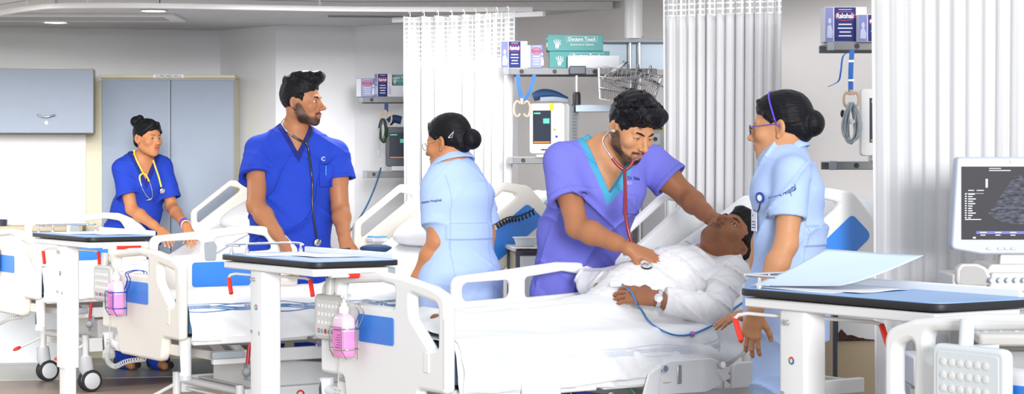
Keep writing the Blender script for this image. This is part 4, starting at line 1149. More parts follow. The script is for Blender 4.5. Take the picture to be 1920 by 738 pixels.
# ---------------------------------------------------------------- man in royal blue, black stethoscope
dB = 10.42
HBf = look_frame(P3(566, 191, dB - 0.02), (0.97, -0.26, -0.02), k=1.03)
JB = jd(neck=P3(552, 246, dB + 0.02), chest=P3(556, 330, dB), waist=P3(545, 410, dB), hip=P3(541, 505, dB), sl=P3(486, 282, dB), sr=P3(628, 288, dB + 0.03), el=P3(480, 384, dB - 0.17), er=P3(638, 392, dB),
        side=np.array([1.0, 0.05, 0]), fwd=nrm([0.28, -1, 0]), up=np.array([0, 0, 1.0]), w=(0.190, 0.205, 0.225), dp=(0.125, 0.145, 0.14), sleeve=(0.50, 0.46))
JB['side'] = nrm(np.cross(JB['fwd'], JB['up'])) * -1
oB = np.array([JB['hip'][0], dB, 0.0]); feetB = [(oB[0] - 0.14, dB, 0.0), (oB[0] + 0.14, dB, 0.0)]
wB1 = P3(533, 456, 10.08); wB2 = P3(646, 447, 10.28)
bp = head_prims(HBf, SK2, (0.30, 0.10, 0.075), nose=1.35) + neck_prims(HBf, JB, SK2, 0.056) + torso_skin(JB, SK2)
bp += arm_prims(JB['sl'], JB['el'], wB1, SK2, 0.056, 0.047, 0.029) + arm_prims(JB['sr'], JB['er'], wB2, SK2, 0.056, 0.046, 0.029)
bp += hand_prims(wB1, (0.25, -0.35, -0.85), (-0.75, -0.65, 0.15), 1, SK2, 1.03, curl=(0.25, 0.3, 0.35, 0.4))
bp += hand_prims(wB2, (0.25, -0.45, -0.70), (0.1, -0.8, 0.45), -1, SK2, 1.03, curl=(0.35, 0.45, 0.5, 0.6), tout=0.5)
bp += legs_skin(JB, SK2, feetB) + beard_tints(HBf, beard_c) + lash_tint(HBf)
pB = body_mesh(bp, SK2, oB, 'bearded man in royal blue scrubs standing with both hands lowered')
make_eye(HBf, 1, pB, oB, (0.1, 1, -0.05)); make_eye(HBf, -1, pB, oB, (0.1, 1, -0.05))
hp = [e(0, -0.020, 0.036, (0.0815, 0.0985, 0.090), H=HBf), e(0, -0.01, 0.075, (0.070, 0.095, 0.06), H=HBf), e(0, 0.055, 0.118, (0.058, 0.052, 0.034), H=HBf), e(0, 0.085, 0.128, (0.052, 0.034, 0.030), H=HBf), e(0, 0.01, 0.130, (0.062, 0.07, 0.028), H=HBf), e(0, -0.045, 0.112, (0.064, 0.055, 0.035), H=HBf)]
for i in range(9):
    y0 = -0.05 + i * 0.018; hp.append(cone(HBf.p(-0.05 + 0.012 * (i % 2), y0, 0.135), HBf.p(0.05, y0 + 0.02, 0.138 + 0.004 * (i % 3)), 0.013, 0.012, k=0.008))
hp += sideburn(HBf)
hair_part(HBf, hp, pB, oB, [face_cut(HBf, (0, 0.105, -0.022), (0.074, 0.075, 0.092), low=-0.07)], amp=0.0022, fr=120)
hair_part(HBf, brow_prims(HBf, thick=0.0045), pB, oB, amp=0.0008, name='eyebrows', step=0.0015, fr=300)
scrub(JB, pB, oB, ROYAL, (0.012, 0.02, 0.17), vdepth=0.108, vslope=0.52, seed=11, slr=(0.074, 0.096), neck_r=0.063)
trousers(trouser_prims(JB, feetB), pB, oB, ROYAL, 3)
for ft in feetB: shoe(pB, oB, ft, (0, -1, 0), (0.02, 0.02, 0.03))

# ---------------------------------------------------------------- woman in royal blue, yellow stethoscope
dA_ = 12.98
HAf = look_frame(P3(277, 259, dA_ - 0.10), (0.76, -0.65, -0.04), up=(0.03, 0, 1), k=0.96)
JA = jd(neck=P3(266, 297, dA_ - 0.02), chest=P3(266, 345, dA_ - 0.01), waist=P3(256, 392, dA_ + 0.05), hip=P3(243, 452, dA_ + 0.12), sl=P3(231, 318, dA_ - 0.09), sr=P3(304, 312, dA_ + 0.06), el=P3(247, 392, dA_ - 0.15), er=P3(322, 388, dA_ + 0.03),
        side=None, fwd=nrm([0.45, -0.85, 0]), up=nrm([0.10, -0.1, 1.0]), w=(0.150, 0.155, 0.19), dp=(0.115, 0.125, 0.15), sleeve=(0.66, 0.80))
JA['side'] = -nrm(np.cross(JA['fwd'], JA['up']))
oA = np.array([JA['hip'][0], JA['hip'][1], 0.0]); feetA = [(oA[0] - 0.02, oA[1] - 0.02, 0.0), (oA[0] + 0.20, oA[1] - 0.05, 0.0)]
wA1 = P3(303, 432, 12.60); wA2 = P3(350, 424, 12.62)
bp = head_prims(HAf, SK5, (0.42, 0.10, 0.085), female=True, jaw=0.84, nose=0.65) + neck_prims(HAf, JA, SK5, 0.042) + torso_skin(JA, SK5)
bp += arm_prims(JA['sl'], JA['el'], wA1, SK5, 0.046, 0.037, 0.024) + arm_prims(JA['sr'], JA['er'], wA2, SK5, 0.044, 0.036, 0.024)
bp += hand_prims(wA1, (0.45, -0.75, -0.35), (-0.1, -0.4, 0.9), 1, SK5, 0.92) + hand_prims(wA2, (0.25, -0.6, -0.55), (0.3, -0.45, 0.8), -1, SK5, 0.92)
bp += legs_skin(JA, SK5, feetA) + lash_tint(HAf, 0.9)
pA = body_mesh(bp, SK5, oA, 'woman with a topknot in royal blue scrubs leaning over a bed rail')
for s in (-1, 1): make_eye(HAf, s, pA, oA, (0.25, 1, -0.02))
hp = [e(0, -0.020, 0.037, (0.082, 0.100, 0.090), H=HAf), e(0, -0.01, 0.07, (0.074, 0.095, 0.062), H=HAf), e(0.035, -0.085, 0.108, (0.040, 0.038, 0.038), H=HAf, k=0.006), e(0.02, -0.065, 0.128, (0.028, 0.026, 0.026), H=HAf, k=0.004), e(0, -0.075, -0.02, (0.055, 0.035, 0.05), H=HAf)]
for s in (-1, 1): hp += [cone(HAf.p(s * 0.02, 0.072, 0.100), HAf.p(s * 0.070, 0.040, 0.045), 0.014, 0.012, k=0.01), cone(HAf.p(s * 0.070, 0.040, 0.045), HAf.p(s * 0.080, 0.006, 0.01), 0.012, 0.010, k=0.01), cone(HAf.p(s * 0.075, 0.022, 0.02), HAf.p(s * 0.071, 0.026, -0.04), 0.004, 0.002, k=0.004)]
hair_part(HAf, hp, pA, oA, [face_cut(HAf, (0, 0.106, -0.03), (0.066, 0.080, 0.094), low=-0.065)], amp=0.0018, fr=120)
hair_part(HAf, brow_prims(HAf, thick=0.0022), pA, oA, amp=0.0004, name='eyebrows', step=0.0015, fr=300)
scrub(JA, pA, oA, ROYAL, (0.012, 0.02, 0.20), vdepth=0.125, vslope=0.50, seed=21, slr=(0.062, 0.078), neck_r=0.066)
trousers(trouser_prims(JA, feetA), pA, oA, ROYAL, 5)
for ft in feetA: shoe(pA, oA, ft, (0.75, -0.6, 0), (0.03, 0.03, 0.035))

# ---------------------------------------------------------------- nurses
def collar(parent, origin, c, up, fwd, r, m, h=0.042, gap=0.5):
    side = nrm(np.cross(fwd, up)); f = nrm(np.cross(up, side)); vs = []; fs = []
    n = 40; prof_ = [(r * 0.98, 0.000), (r * 0.93, h * 0.75), (r * 0.97, h), (r * 1.12, h * 0.82), (r * 1.45, h * 0.05), (r * 1.42, -0.004), (r * 1.08, h * 0.5)]
    for i in range(n + 1):
        a = -PI + gap / 2 + (2 * PI - gap) * i / n + PI     # opening at the front
        a = gap / 2 + (2 * PI - gap) * i / n
        dv = f * math.cos(a) + side * math.sin(a) ; front = (1 + math.cos(a)) / 2
        for (rr, z) in prof_:
            ex = 1.0 + 0.22 * front * (1 if rr > r * 1.2 else 0.3)
            vs.append(c + dv * rr * ex + up * (z - 0.045 * front ** 1.5 + 0.012 * (1 - front)))
    k = len(prof_)
    for i in range(n):
        for j in range(k): fs.append((i * k + j, i * k + (j + 1) % k, (i + 1) * k + (j + 1) % k, (i + 1) * k + j))
    mb = MB().add([v - origin for v in vs], fs); o = mb.build('collar', m, parent, smooth=50); return o
M_sky = mat('tunic_cloth_plain', SKY, 0.8, spec=0.2, bump=(30, 0.2, 0.004))
def nurse(HF, J, o, feet, arms, hands, label, seed, skin, hem_z, bun, lower=True, tcol=SKY, dress=False):
    bp = head_prims(HF, skin, (0.40, 0.12, 0.09), female=True, jaw=0.9, nose=0.8) + neck_prims(HF, J, skin, 0.048) + torso_skin(J, skin)
    for a in arms: bp += arm_prims(*a, skin, 0.046, 0.038, 0.0245)
    for h in hands: bp += h
    bp += legs_skin(J, skin, feet) + lash_tint(HF)
    p = body_mesh(bp, skin, o, label)
    for s in (-1, 1): make_eye(HF, s, p, o)
    hp = [e(0, -0.020, 0.037, (0.0815, 0.1005, 0.090), H=HF), e(0, -0.01, 0.07, (0.072, 0.094, 0.060), H=HF), e(0, -0.080, -0.01, (0.055, 0.035, 0.052), H=HF)]
    bx_, by_, bz_, br_ = bun
    hp.append(e(bx_, by_, bz_, (br_, br_ * 0.85, br_), H=HF, k=0.006)); hp.append(cone(HF.p(bx_ * 0.5, -0.09, bz_), HF.p(bx_, by_, bz_), br_ * 0.75, br_ * 0.8, k=0.008))
    for s in (-1, 1): hp += [cone(HF.p(s * 0.02, 0.072, 0.098), HF.p(s * 0.071, 0.034, 0.045), 0.006, 0.007, k=0.012), cone(HF.p(s * 0.072, 0.036, 0.045), HF.p(s * 0.079, 0.012, 0.022), 0.010, 0.007, k=0.01)]
    hr = hair_part(HF, hp, p, o, [face_cut(HF, (0, 0.112, -0.03), (0.072, 0.084, 0.094), low=-0.066)], amp=0.0012, fr=140)
    return p
# nurse seen from behind, between the beds
dC = 8.5
HCf = look_frame(P3(840, 267, dC), (-0.86, 0.50, -0.18), k=0.95)
JC = jd(neck=P3(848, 308, dC + 0.01), chest=P3(858, 372, dC + 0.0), waist=P3(862, 432, dC), hip=P3(862, 530, dC), sl=P3(817, 350, dC - 0.02), sr=P3(898, 362, dC + 0.14), el=P3(819, 452, dC - 0.08), er=P3(912, 440, dC + 0.18),
        side=None, fwd=nrm([-0.55, 0.84, 0]), up=np.array([0, 0, 1.0]), w=(0.150, 0.135, 0.185), dp=(0.108, 0.10, 0.14), sleeve=(0.70, 0.72))
JC['side'] = nrm(np.cross(JC['fwd'], JC['up']))
JC['sl'], JC['sr'] = JC['sl'], JC['sr']
oC = np.array([JC['hip'][0], dC, 0.0]); feetC = [(oC[0] - 0.07, dC - 0.05, 0.0), (oC[0] + 0.09, dC + 0.05, 0.0)]
wC1 = P3(771, 545, dC - 0.02); wC2 = P3(895, 520, dC + 0.10)
def nurse_dress(J, p, o, seed, hem_z, col=SKY, w_low=0.20, d_low=0.17):
    low = np.array([J['hip'][0], J['hip'][1], hem_z]); J2 = dict(J)
    ex = [slab(J['hip'], low - np.array([0, 0, 0.05]), J['side'], J['w'][2], w_low, J['dp'][2], d_low, k=0.05)]
    J2['hemdir'] = np.array([0, 0, -1.0])
    side, fwd, up = J['side'], J['fwd'], J['up']
    Jh = dict(J2)
    # a full-length hem: reuse scrub() with its hem plane lowered
    Jh['waist'] = J['waist']; Jh['hip'] = J['hip']
    def cf(P, C):
        a = np.abs((P - J['chest']) @ side); bk = ((P - J['chest']) @ fwd) < 0
        m = (np.abs(a - J['w'][0] * 0.62) < 0.0022) & bk & (P[:, 2] < J['chest'][2] + 0.1); C[m] = C[m] * 0.80
        z = P[:, 2] - (J['waist'][2]); m = ((np.abs(z - 0.035) < 0.0025) | (np.abs(z + 0.035) < 0.0025)) & bk & (a < J['w'][0] * 0.62); C[m] = C[m] * 0.80
        return C
    hem = low
    save = Jh['hip']
    L = scrub_long(Jh, p, o, col, seed, ex, hem, cf)
    return L
def scrub_long(J, parent, origin, col, seed, extra, hem, colf):
    J = dict(J); w = J['w']; dp = J['dp']; side, fwd, up = J['side'], J['fwd'], J['up']
    Lp = [slab(lerp(J['neck'], J['chest'], 0.30), J['chest'], side, w[0] * 0.80, w[0], dp[0] * 0.72, dp[0], k=0.05),
          slab(J['chest'], J['waist'], side, w[0], w[1], dp[0], dp[1], k=0.05), slab(J['waist'], J['hip'], side, w[1], w[2], dp[1], dp[2], k=0.06)] + list(extra)
    base = lerp(J['neck'], J['chest'], 0.12)
    for s in ('sl', 'sr'): Lp.append(cone(base, J[s], 0.060, 0.054, k=0.05))
    fr = J['sleeve']; cutp = []
    for s, e_, q in (('sl', 'el', fr[0]), ('sr', 'er', fr[1])):
        S, E = J[s], J[e_]; Lp.append(sleeve(S, lerp(S, E, q), 0.056, 0.064, k=0.03)); a = lerp(S, E, q); dv = nrm(E - S); cutp.append(cutcyl(a, a + dv * 0.30, 0.095))
    nk = cone(J['neck'] - up * 0.012, J['neck'] + up * 0.2, 0.056, 0.06)
    th = 0.006
    belt = slab(J['waist'] - fwd * 0.02 + side * 0.001, J['waist'] - fwd * 0.02, side, w[1], w[1], dp[1], dp[1])
    def post(P, d):
        # waist belt across the back
        q = P - J['waist']; m = (np.abs(q @ up) < 0.034) & ((q @ fwd) < 0.02) & (np.abs(q @ side) < w[1] * 0.85)
        d = np.where(m, d - 0.006, d)
        d = np.maximum(d, hem[2] - P[:, 2]); d = np.maximum(d, -pd(nk, P))
        return d
    def cf(P, C):
        for q in cutp:
            z = (P - q['a']) @ q['w']; rad = np.linalg.norm((P - q['a']) - z[:, None] * q['w'], axis=1)
            m = (np.abs(z + 0.024) < 0.0022) & (rad < 0.09); C[m] = C[m] * 0.82 + 0.10
        return colf(P, C)
    o = soft_part('tunic', Lp, parent, origin, M_cloth, col, 0.0048, lambda P: creases(P, seed, 0.6, 1.1), post, cf, pad=0.03)
    return o
pC = nurse(HCf, JC, oC, feetC, [(JC['sl'], JC['el'], wC1), (JC['sr'], JC['er'], wC2)],
           [hand_prims(wC1, (-0.12, 0.25, -0.95), (-0.75, -0.65, 0.0), -1, SK5, 0.92, curl=(0.3, 0.35, 0.4, 0.4)), hand_prims(wC2, (-0.1, 0.3, -0.95), (0.8, -0.5, 0.0), 1, SK5, 0.92)],
           'nurse in a light blue tunic seen from behind, standing between two beds', 31, SK5, 0.55, (0.0, -0.125, -0.008, 0.047))
nurse_dress(JC, pC, oC, 31, 0.50)
collar(pC, oC, JC['neck'] + np.array([0, 0, 0.012]), nrm([-0.12, 0.1, 1]), JC['fwd'], 0.064, M_sky)
trousers(trouser_prims(JC, feetC, 0.85), pC, oC, SKY, 6)
for ft in feetC: shoe(pC, oC, ft, (-0.5, 0.85, 0), (0.7, 0.7, 0.7))
# nurse at the right, beside the patient's bed
dF = 7.0
HFf = look_frame(P3(1465, 238, dF), (-0.93, 0.34, -0.08), k=0.99)
JF = jd(neck=P3(1468, 284, dF + 0.01), chest=P3(1477, 360, dF + 0.01), waist=P3(1480, 440, dF + 0.02), hip=P3(1476, 560, dF + 0.03), sl=P3(1487, 325, dF - 0.15), sr=P3(1465, 318, dF + 0.16), el=P3(1474, 458, dF - 0.20), er=P3(1430, 455, dF + 0.24),
        side=None, fwd=nrm([-0.90, 0.42, 0]), up=np.array([0, 0, 1.0]), w=(0.150, 0.135, 0.17), dp=(0.115, 0.105, 0.14), sleeve=(0.63, 0.63))
JF['side'] = nrm(np.cross(JF['fwd'], JF['up']))
oF = np.array([JF['hip'][0], dF, 0.0]); feetF = [(oF[0] - 0.04, dF - 0.09, 0.0), (oF[0] + 0.04, dF + 0.10, 0.0)]
wF1 = P3(1416, 583, dF - 0.24); wF2 = P3(1420, 582, 7.15)
pF = nurse(HFf, JF, oF, feetF, [(JF['sl'], JF['el'], wF1), (JF['sr'], JF['er'], wF2)],
           [hand_prims(wF1, (-0.18, 0.10, -0.95), (-0.35, -0.93, 0.0), -1, SK4, 0.94, curl=(0.3, 0.32, 0.35, 0.4), spread=0.13), hand_prims(wF2, (-0.80, 0.35, -0.25), (-0.15, -0.25, 0.95), 1, SK4, 0.94, curl=(0.12, 0.12, 0.14, 0.16), spread=0.2)],
           'nurse in a light blue tunic with a violet hairband, standing beside the patient', 41, SK4, 0.55, (0.0, -0.113, 0.004, 0.048))
nurse_dress(JF, pF, oF, 41, Z(640, dF), w_low=0.175, d_low=0.15)
collar(pF, oF, JF['neck'] + np.array([0.012, 0, -0.002]), nrm([-0.2, 0.05, 1]), JF['fwd'], 0.060, M_sky)
trousers(trouser_prims(JF, feetF, 0.95), pF, oF, SKY, 8)
for ft in feetF: shoe(pF, oF, ft, (-0.9, 0.4, 0), (0.7, 0.7, 0.7))

# ---------------------------------------------------------------- doctor in violet scrubs leaning over the patient
HDf = look_frame(P3(1184, 241, 8.02), (0.50, -0.72, -0.50), up=(0.13, -0.1, 1), k=1.03)
JD = jd(neck=P3(1136, 279, 8.14), chest=P3(1126, 348, 8.16), waist=P3(1090, 440, 8.36), hip=P3(1072, 552, 8.46), sl=P3(1053, 302, 8.10), sr=P3(1222, 306, 8.26), el=P3(1082, 425, 7.98), er=P3(1288, 368, 8.22),
        side=None, fwd=nrm([0.25, -0.92, -0.28]), up=nrm([0.20, -0.22, 0.95]), w=(0.185, 0.175, 0.175), dp=(0.125, 0.13, 0.13), sleeve=(0.60, 0.56), hemdir=nrm([-0.05, 0, -1]))
JD['side'] = -nrm(np.cross(JD['fwd'], JD['up']))
oD = np.array([JD['hip'][0] - 0.02, 8.52, 0.0]); feetD = [(oD[0] - 0.10, 8.55, 0.0), (oD[0] + 0.12, 8.52, 0.0)]
wD1 = P3(1181, 466, 7.80); wD2 = P3(1332, 408, 8.06)
bp = head_prims(HDf, SK4, (0.42, 0.16, 0.12), nose=1.1, lids=0.75) + neck_prims(HDf, JD, SK4, 0.055) + torso_skin(JD, SK4)
bp += arm_prims(JD['sl'], JD['el'], wD1, SK2, 0.055, 0.044, 0.029) + arm_prims(JD['sr'], JD['er'], wD2, SK2, 0.055, 0.044, 0.029)
bp += hand_prims(wD1, P3(1243, 490, 7.80) - wD1, (0.22, -0.55, 0.80), 1, SK2, 1.04, each=[(0.10, 0.15, 0.1), (0.2, 0.5, 0.4), (0.35, 0.6, 0.4), (0.4, 0.6, 0.4)], spread=0.16, tout=0.9)
bp += hand_prims(wD2, (0.9, -0.05, -0.15), (0.1, -0.3, 0.9), 1, SK2, 1.0)
bp += legs_skin(JD, SK4, feetD) + beard_tints(HDf, beard_c, 0.92) + lash_tint(HDf, 0.8, -0.004)
bp.append(tint(ell(lerp(JD['neck'], JD['chest'], 0.75) + JD['fwd'] * 0.09, (0.03, 0.04, 0.045)), lerp(SK4, beard_c, 0.6), 0.05, 0.5))
pD = body_mesh(bp, SK4, oD, 'bearded man in violet scrubs with teal neck trim bending over the patient')
for s in (-1, 1): make_eye(HDf, s, pD, oD, (0.1, 1, -0.45))
hp = [e(0, -0.020, 0.040, (0.084, 0.101, 0.094), H=HDf), e(0, 0.0, 0.088, (0.083, 0.098, 0.066), H=HDf), e(-0.02, 0.070, 0.098, (0.066, 0.042, 0.036), H=HDf), e(-0.055, 0.045, 0.075, (0.036, 0.045, 0.040), H=HDf)]
rr = np.random.RandomState(4)
for i in range(110):
    a = rr.uniform(-PI, PI); ph = rr.uniform(0.05, 1.45)
    n0 = np.array([math.sin(ph) * math.cos(a), math.sin(ph) * math.sin(a), math.cos(ph)]); c0 = np.array([0, -0.005, 0.055]) + n0 * [0.076, 0.094, 0.080]
    t = np.cross(n0, [0, 0, 1]) * rr.uniform(-1, 1) + np.array([0.3, 0.7, 0]) * rr.uniform(0.0, 1.0); c1 = c0 + n0 * rr.uniform(0.010, 0.026) + t * 0.055
    hp.append(cone(HDf.p(*c0), HDf.p(*c1), 0.014, 0.0022, k=0.012))
hp += sideburn(HDf)
hair_part(HDf, hp, pD, oD, [face_cut(HDf, (0, 0.112, -0.03), (0.074, 0.078, 0.088), low=-0.06)], amp=0.0045, fr=95)
hair_part(HDf, brow_prims(HDf, thick=0.0044), pD, oD, amp=0.0008, name='eyebrows', step=0.0015, fr=300)
scrub(JD, pD, oD, VIOLET, TEAL, vdepth=0.145, vslope=0.60, seed=51, slr=(0.074, 0.092), neck_r=0.074, amp=1.15)
trousers(trouser_prims(JD, feetD), pD, oD, VIOLET, 7)
for ft in feetD: shoe(pD, oD, ft, (0.3, -0.9, 0), (0.02, 0.02, 0.03))

# ---------------------------------------------------------------- patient
def B3(x, y, z): return np.array([NC3[0], NC3[1], 0]) + U * x + V * y + np.array([0, 0, z])     # bed-local point of the patient's bed
tl = math.radians(21); ax = U * math.cos(tl) + np.array([0, 0, math.sin(tl)]); nb = -U * math.sin(tl) + np.array([0, 0, math.cos(tl)])
HPf = look_frame(P3(1364, 448, 7.92), nb * 0.93 - U * 0.05 - V * 0.42, up=ax * 1.0 + nb * 0.1, k=1.04)
hipP = B3(1.00, 0.44, 0.75); chestP = hipP + ax * 0.36 + nb * 0.01; neckP = hipP + ax * 0.535 + nb * 0.015
JP = jd(neck=neckP, chest=chestP, waist=hipP + ax * 0.16 + nb * 0.02, hip=hipP, sl=neckP - V * 0.185 - ax * 0.055 - nb * 0.02, sr=neckP + V * 0.185 - ax * 0.055 - nb * 0.02,
        side=V * -1, fwd=nb, up=ax, w=(0.175, 0.165, 0.175), dp=(0.11, 0.115, 0.115))
elP = P3(1340, 582, 7.52); erP = B3(1.17, 0.80, 0.86); wP1 = P3(1224, 563, 7.50); wP2 = P3(1150, 541, 7.78)
wP1 = P3(1222, 558, 7.48); wP2 = P3(1156, 531, 7.90)
oP = np.array([hipP[0], hipP[1], 0.72]); feetP = [B3(0.18, 0.36, 0.74), B3(0.18, 0.54, 0.74)]
bp = head_prims(HPf, SK3, (0.22, 0.075, 0.06), nose=1.1) + neck_prims(HPf, JP, SK3, 0.060) + torso_skin(JP, SK3)
bp += arm_prims(JP['sl'], elP, wP1, SK3, 0.048, 0.040, 0.027) + arm_prims(JP['sr'], erP, wP2, SK3, 0.048, 0.040, 0.027)
bp += hand_prims(wP1, P3(1138, 545, 7.60) - wP1, (0.0, -0.75, 0.66), 1, SK3, 1.10, curl=(0.22, 0.25, 0.28, 0.3), spread=0.12, tout=0.8)
bp += hand_prims(wP2, P3(1100, 546, 7.80) - wP2, (-0.1, -0.3, 1), -1, SK3, 1.0, curl=(0.5, 0.55, 0.6, 0.6))
for s, ft in zip((-1, 1), feetP):
    h = hipP + V * s * 0.09; kn = B3(0.60, 0.44 + s * 0.10, 0.735); bp += [cone(h - np.array([0, 0, 0.03]), kn, 0.058, 0.042, col=SK3, k=0.03), cone(kn, ft, 0.040, 0.030, col=SK3, k=0.02), cone(ft, ft + np.array([0, 0, 0.045]) - U * 0.02, 0.03, 0.022, col=SK3, k=0.02)]
bp += lash_tint(HPf) + [tint(ell(HPf.p(0, 0.09, -0.095), np.array((0.05, 0.05, 0.035)), HPf.R), (0.10, 0.05, 0.03), 0.03, 0.5), tint(cone(HPf.p(-0.02, 0.1, -0.053), HPf.p(0.02, 0.1, -0.053), 0.006), (0.04, 0.02, 0.015), 0.006, 0.8)]
pP = body_mesh(bp, SK3, oP, 'patient in a white checked shirt lying on the raised bed, looking up', cat='person')
for s in (-1, 1): make_eye(HPf, s, pP, oP, (-0.35, 1, 0.1))
hp = [e(0, -0.022, 0.038, (0.081, 0.099, 0.091), H=HPf), e(0, 0.0, 0.080, (0.070, 0.090, 0.058), H=HPf), e(0, 0.058, 0.100, (0.056, 0.036, 0.026), H=HPf)] + sideburn(HPf)
hair_part(HPf, hp, pP, oP, [face_cut(HPf, (0, 0.110, -0.028), (0.070, 0.078, 0.094), low=-0.06)], amp=0.0028, fr=150)
hair_part(HPf, brow_prims(HPf, thick=0.0034), pP, oP, amp=0.0006, name='eyebrows', step=0.0015, fr=300)
SH = (0.80, 0.79, 0.81)
side = -V; base = lerp(neckP, chestP, 0.12)
Lp = [slab(lerp(neckP, chestP, 0.3), chestP, side, 0.145, 0.19, 0.085, 0.125, k=0.05), slab(chestP, JP['waist'], side, 0.19, 0.185, 0.125, 0.13, k=0.05), slab(JP['waist'], hipP, side, 0.185, 0.19, 0.13, 0.125, k=0.05),
      cone(base, JP['sl'], 0.062, 0.06, k=0.05), cone(base, JP['sr'], 0.062, 0.06, k=0.05),
      cone(JP['sl'], elP, 0.066, 0.058, k=0.03), sleeve(elP, lerp(elP, wP1, 0.80), 0.058, 0.052, k=0.03), cone(JP['sr'], erP, 0.064, 0.056, k=0.03), sleeve(erP, lerp(erP, wP2, 0.85), 0.055, 0.047, k=0.03)]
cutp = [cutcyl(lerp(elP, wP1, 0.78), lerp(elP, wP1, 0.78) + nrm(wP1 - elP) * 0.3, 0.08), cutcyl(lerp(erP, wP2, 0.85), lerp(erP, wP2, 0.85) + nrm(wP2 - erP) * 0.3, 0.07)]
nkP = cone(neckP - ax * 0.012, neckP + ax * 0.25 + nb * 0.02, 0.064, 0.075)
FvP = Fr(neckP - ax * 0.10, np.stack([side, nb, ax], 1))
def postP(P, d):
    L = to_frame(FvP, P); v = np.maximum(np.abs(L[:, 0]) * 0.95 - L[:, 2] * 0.28, -L[:, 1])
    d = np.maximum(d, -np.minimum(pd(nkP, P), v)); return np.maximum(d, -(P - hipP) @ ax - 0.06)
def colP(P, C):
    sl_ = (P - oP) @ U; q = (P - oP) @ V; a = (P - oP) @ ax; r_ = P[:, 2]
    m = np.abs(((q + 0.15 * a) / 0.055) % 1 - 0.5) < 0.14; C[m] = C[m] * 0.93
    m = np.abs((a / 0.055) % 1 - 0.5) < 0.12; C[m] = C[m] * 0.94
    return C
soft_part('shirt', Lp, pP, oP, M_cloth, SH, 0.0048, lambda P: creases(P, 61, 0.7, 1.25), postP, colP, pad=0.03)
collar(pP, oP, neckP - ax * 0.01 + nb * 0.005, ax, nb, 0.066, mat('shirt_collar_cloth', SH, 0.8, bump=(30, 0.2, 0.004)), h=0.04, gap=0.9)
# linen: bottom sheet, and the top sheet drawn up over legs and belly
make_sheet(bed3, 'white bottom sheet with faint blue border covering the mattress of the patient', T28, stripe=9.0, seed=12, hem_near=0.15)
def bumpP(Xg, Yg):
    b = np.zeros_like(Xg)
    for yc, r_ in ((0.355, 0.10), (0.535, 0.10)):
        hgt = np.interp(Xg, [0.10, 0.22, 0.30, 0.60, 1.0, 1.2], [0.03, 0.075, 0.06, 0.07, 0.085, 0.10])
        b = np.maximum(b, hgt * np.exp(-((Yg - yc) / 0.15) ** 2))
    core = np.interp(Xg, [0.6, 0.85, 1.05, 1.3], [0.0, 0.085, 0.115, 0.18]); b = np.maximum(b, core * np.exp(-np.abs((Yg - 0.44) / 0.235) ** 4))
    return b
top = make_sheet(bed3, 'white top sheet drawn up over the legs and belly of the patient', T28, bump=bumpP, stripe=-0.035, seed=15, hem_near=0.15, x0=0.045, x1=1.17, zadd=0.009, y0=-0.007, name='top_sheet', wr=0.7, m=M_linen_faint)
# ============================================================ PROPS
from mathutils.bvhtree import BVHTree
def world_mesh(o):
    bpy.context.view_layer.update(); M_ = o.matrix_world
    return [M_ @ v.co for v in o.data.vertices], [tuple(p.vertices) for p in o.data.polygons]
class Hit:
    """ray casts against finished meshes, so that tubes, cards and stitched words lie on the cloth they rest on"""
    def __init__(s, objs):
        s.t = []
        for o in objs:
            if o is None or o.type != 'MESH': continue
            v, f = world_mesh(o); s.t.append(BVHTree.FromPolygons(v, f))
    def cast(s, org, dr, dist=30):
        best = None
        for t in s.t:
            h = t.ray_cast(Vector(org), Vector(dr), dist)
            if h[0] is not None and (best is None or h[3] < best[3]): best = h
        return best
    def px(s, x, y, off=0.004, d0=None):
        d = Vector(nrm(P3(x, y, 5.0) - np.array([0, 0, EYE]))); o = Vector((0, 0, EYE)) + d * ((d0 or 0.0))
        h = s.cast(o, d)
        if h is None: return None
        n = h[1] if h[1].dot(d) < 0 else -h[1]
        return np.array(h[0] + n * off), np.array(n)
    def path(s, pts, off=0.004, dflt=None):
        out = []; last = dflt
        for p in pts:
            if len(p) == 3: out.append(P3(*p)); last = p[2]; continue
            h = s.px(p[0], p[1], off)
            if h is None or (last is not None and abs(h[0][1] - last) > 0.25): out.append(P3(p[0], p[1], last if last else 8.0))
            else: out.append(h[0]); last = h[0][1]
        return out
def wrap_text(txt, size, ctr, n, xd, hit, m, parent, name='lettering', squeeze=1.0, bold=0.0):
    M_ = frame_m(ctr, xd, n); me = text_mesh(txt, size, M_, ext=0.0002, squeeze=squeeze, bold=bold); n = Vector(n)
    for v in me.vertices:
        h = hit.cast(v.co + n * 0.05, -n, 0.2)
        if h: v.co = h[0] + n * 0.0012
    o = link(name, me, None, m)
    if parent is not None: o.parent = parent; o.matrix_parent_inverse = parent.matrix_world.inverted()
    return o
def kid(o, n):
    for c in o.children:
        if c.name.split('.')[0] == n: return c
bpy.context.view_layer.update()
M_top = mat('blue_laminate', (0.25, 0.43, 0.74), 0.4, spec=0.3)
M_lever = M_red

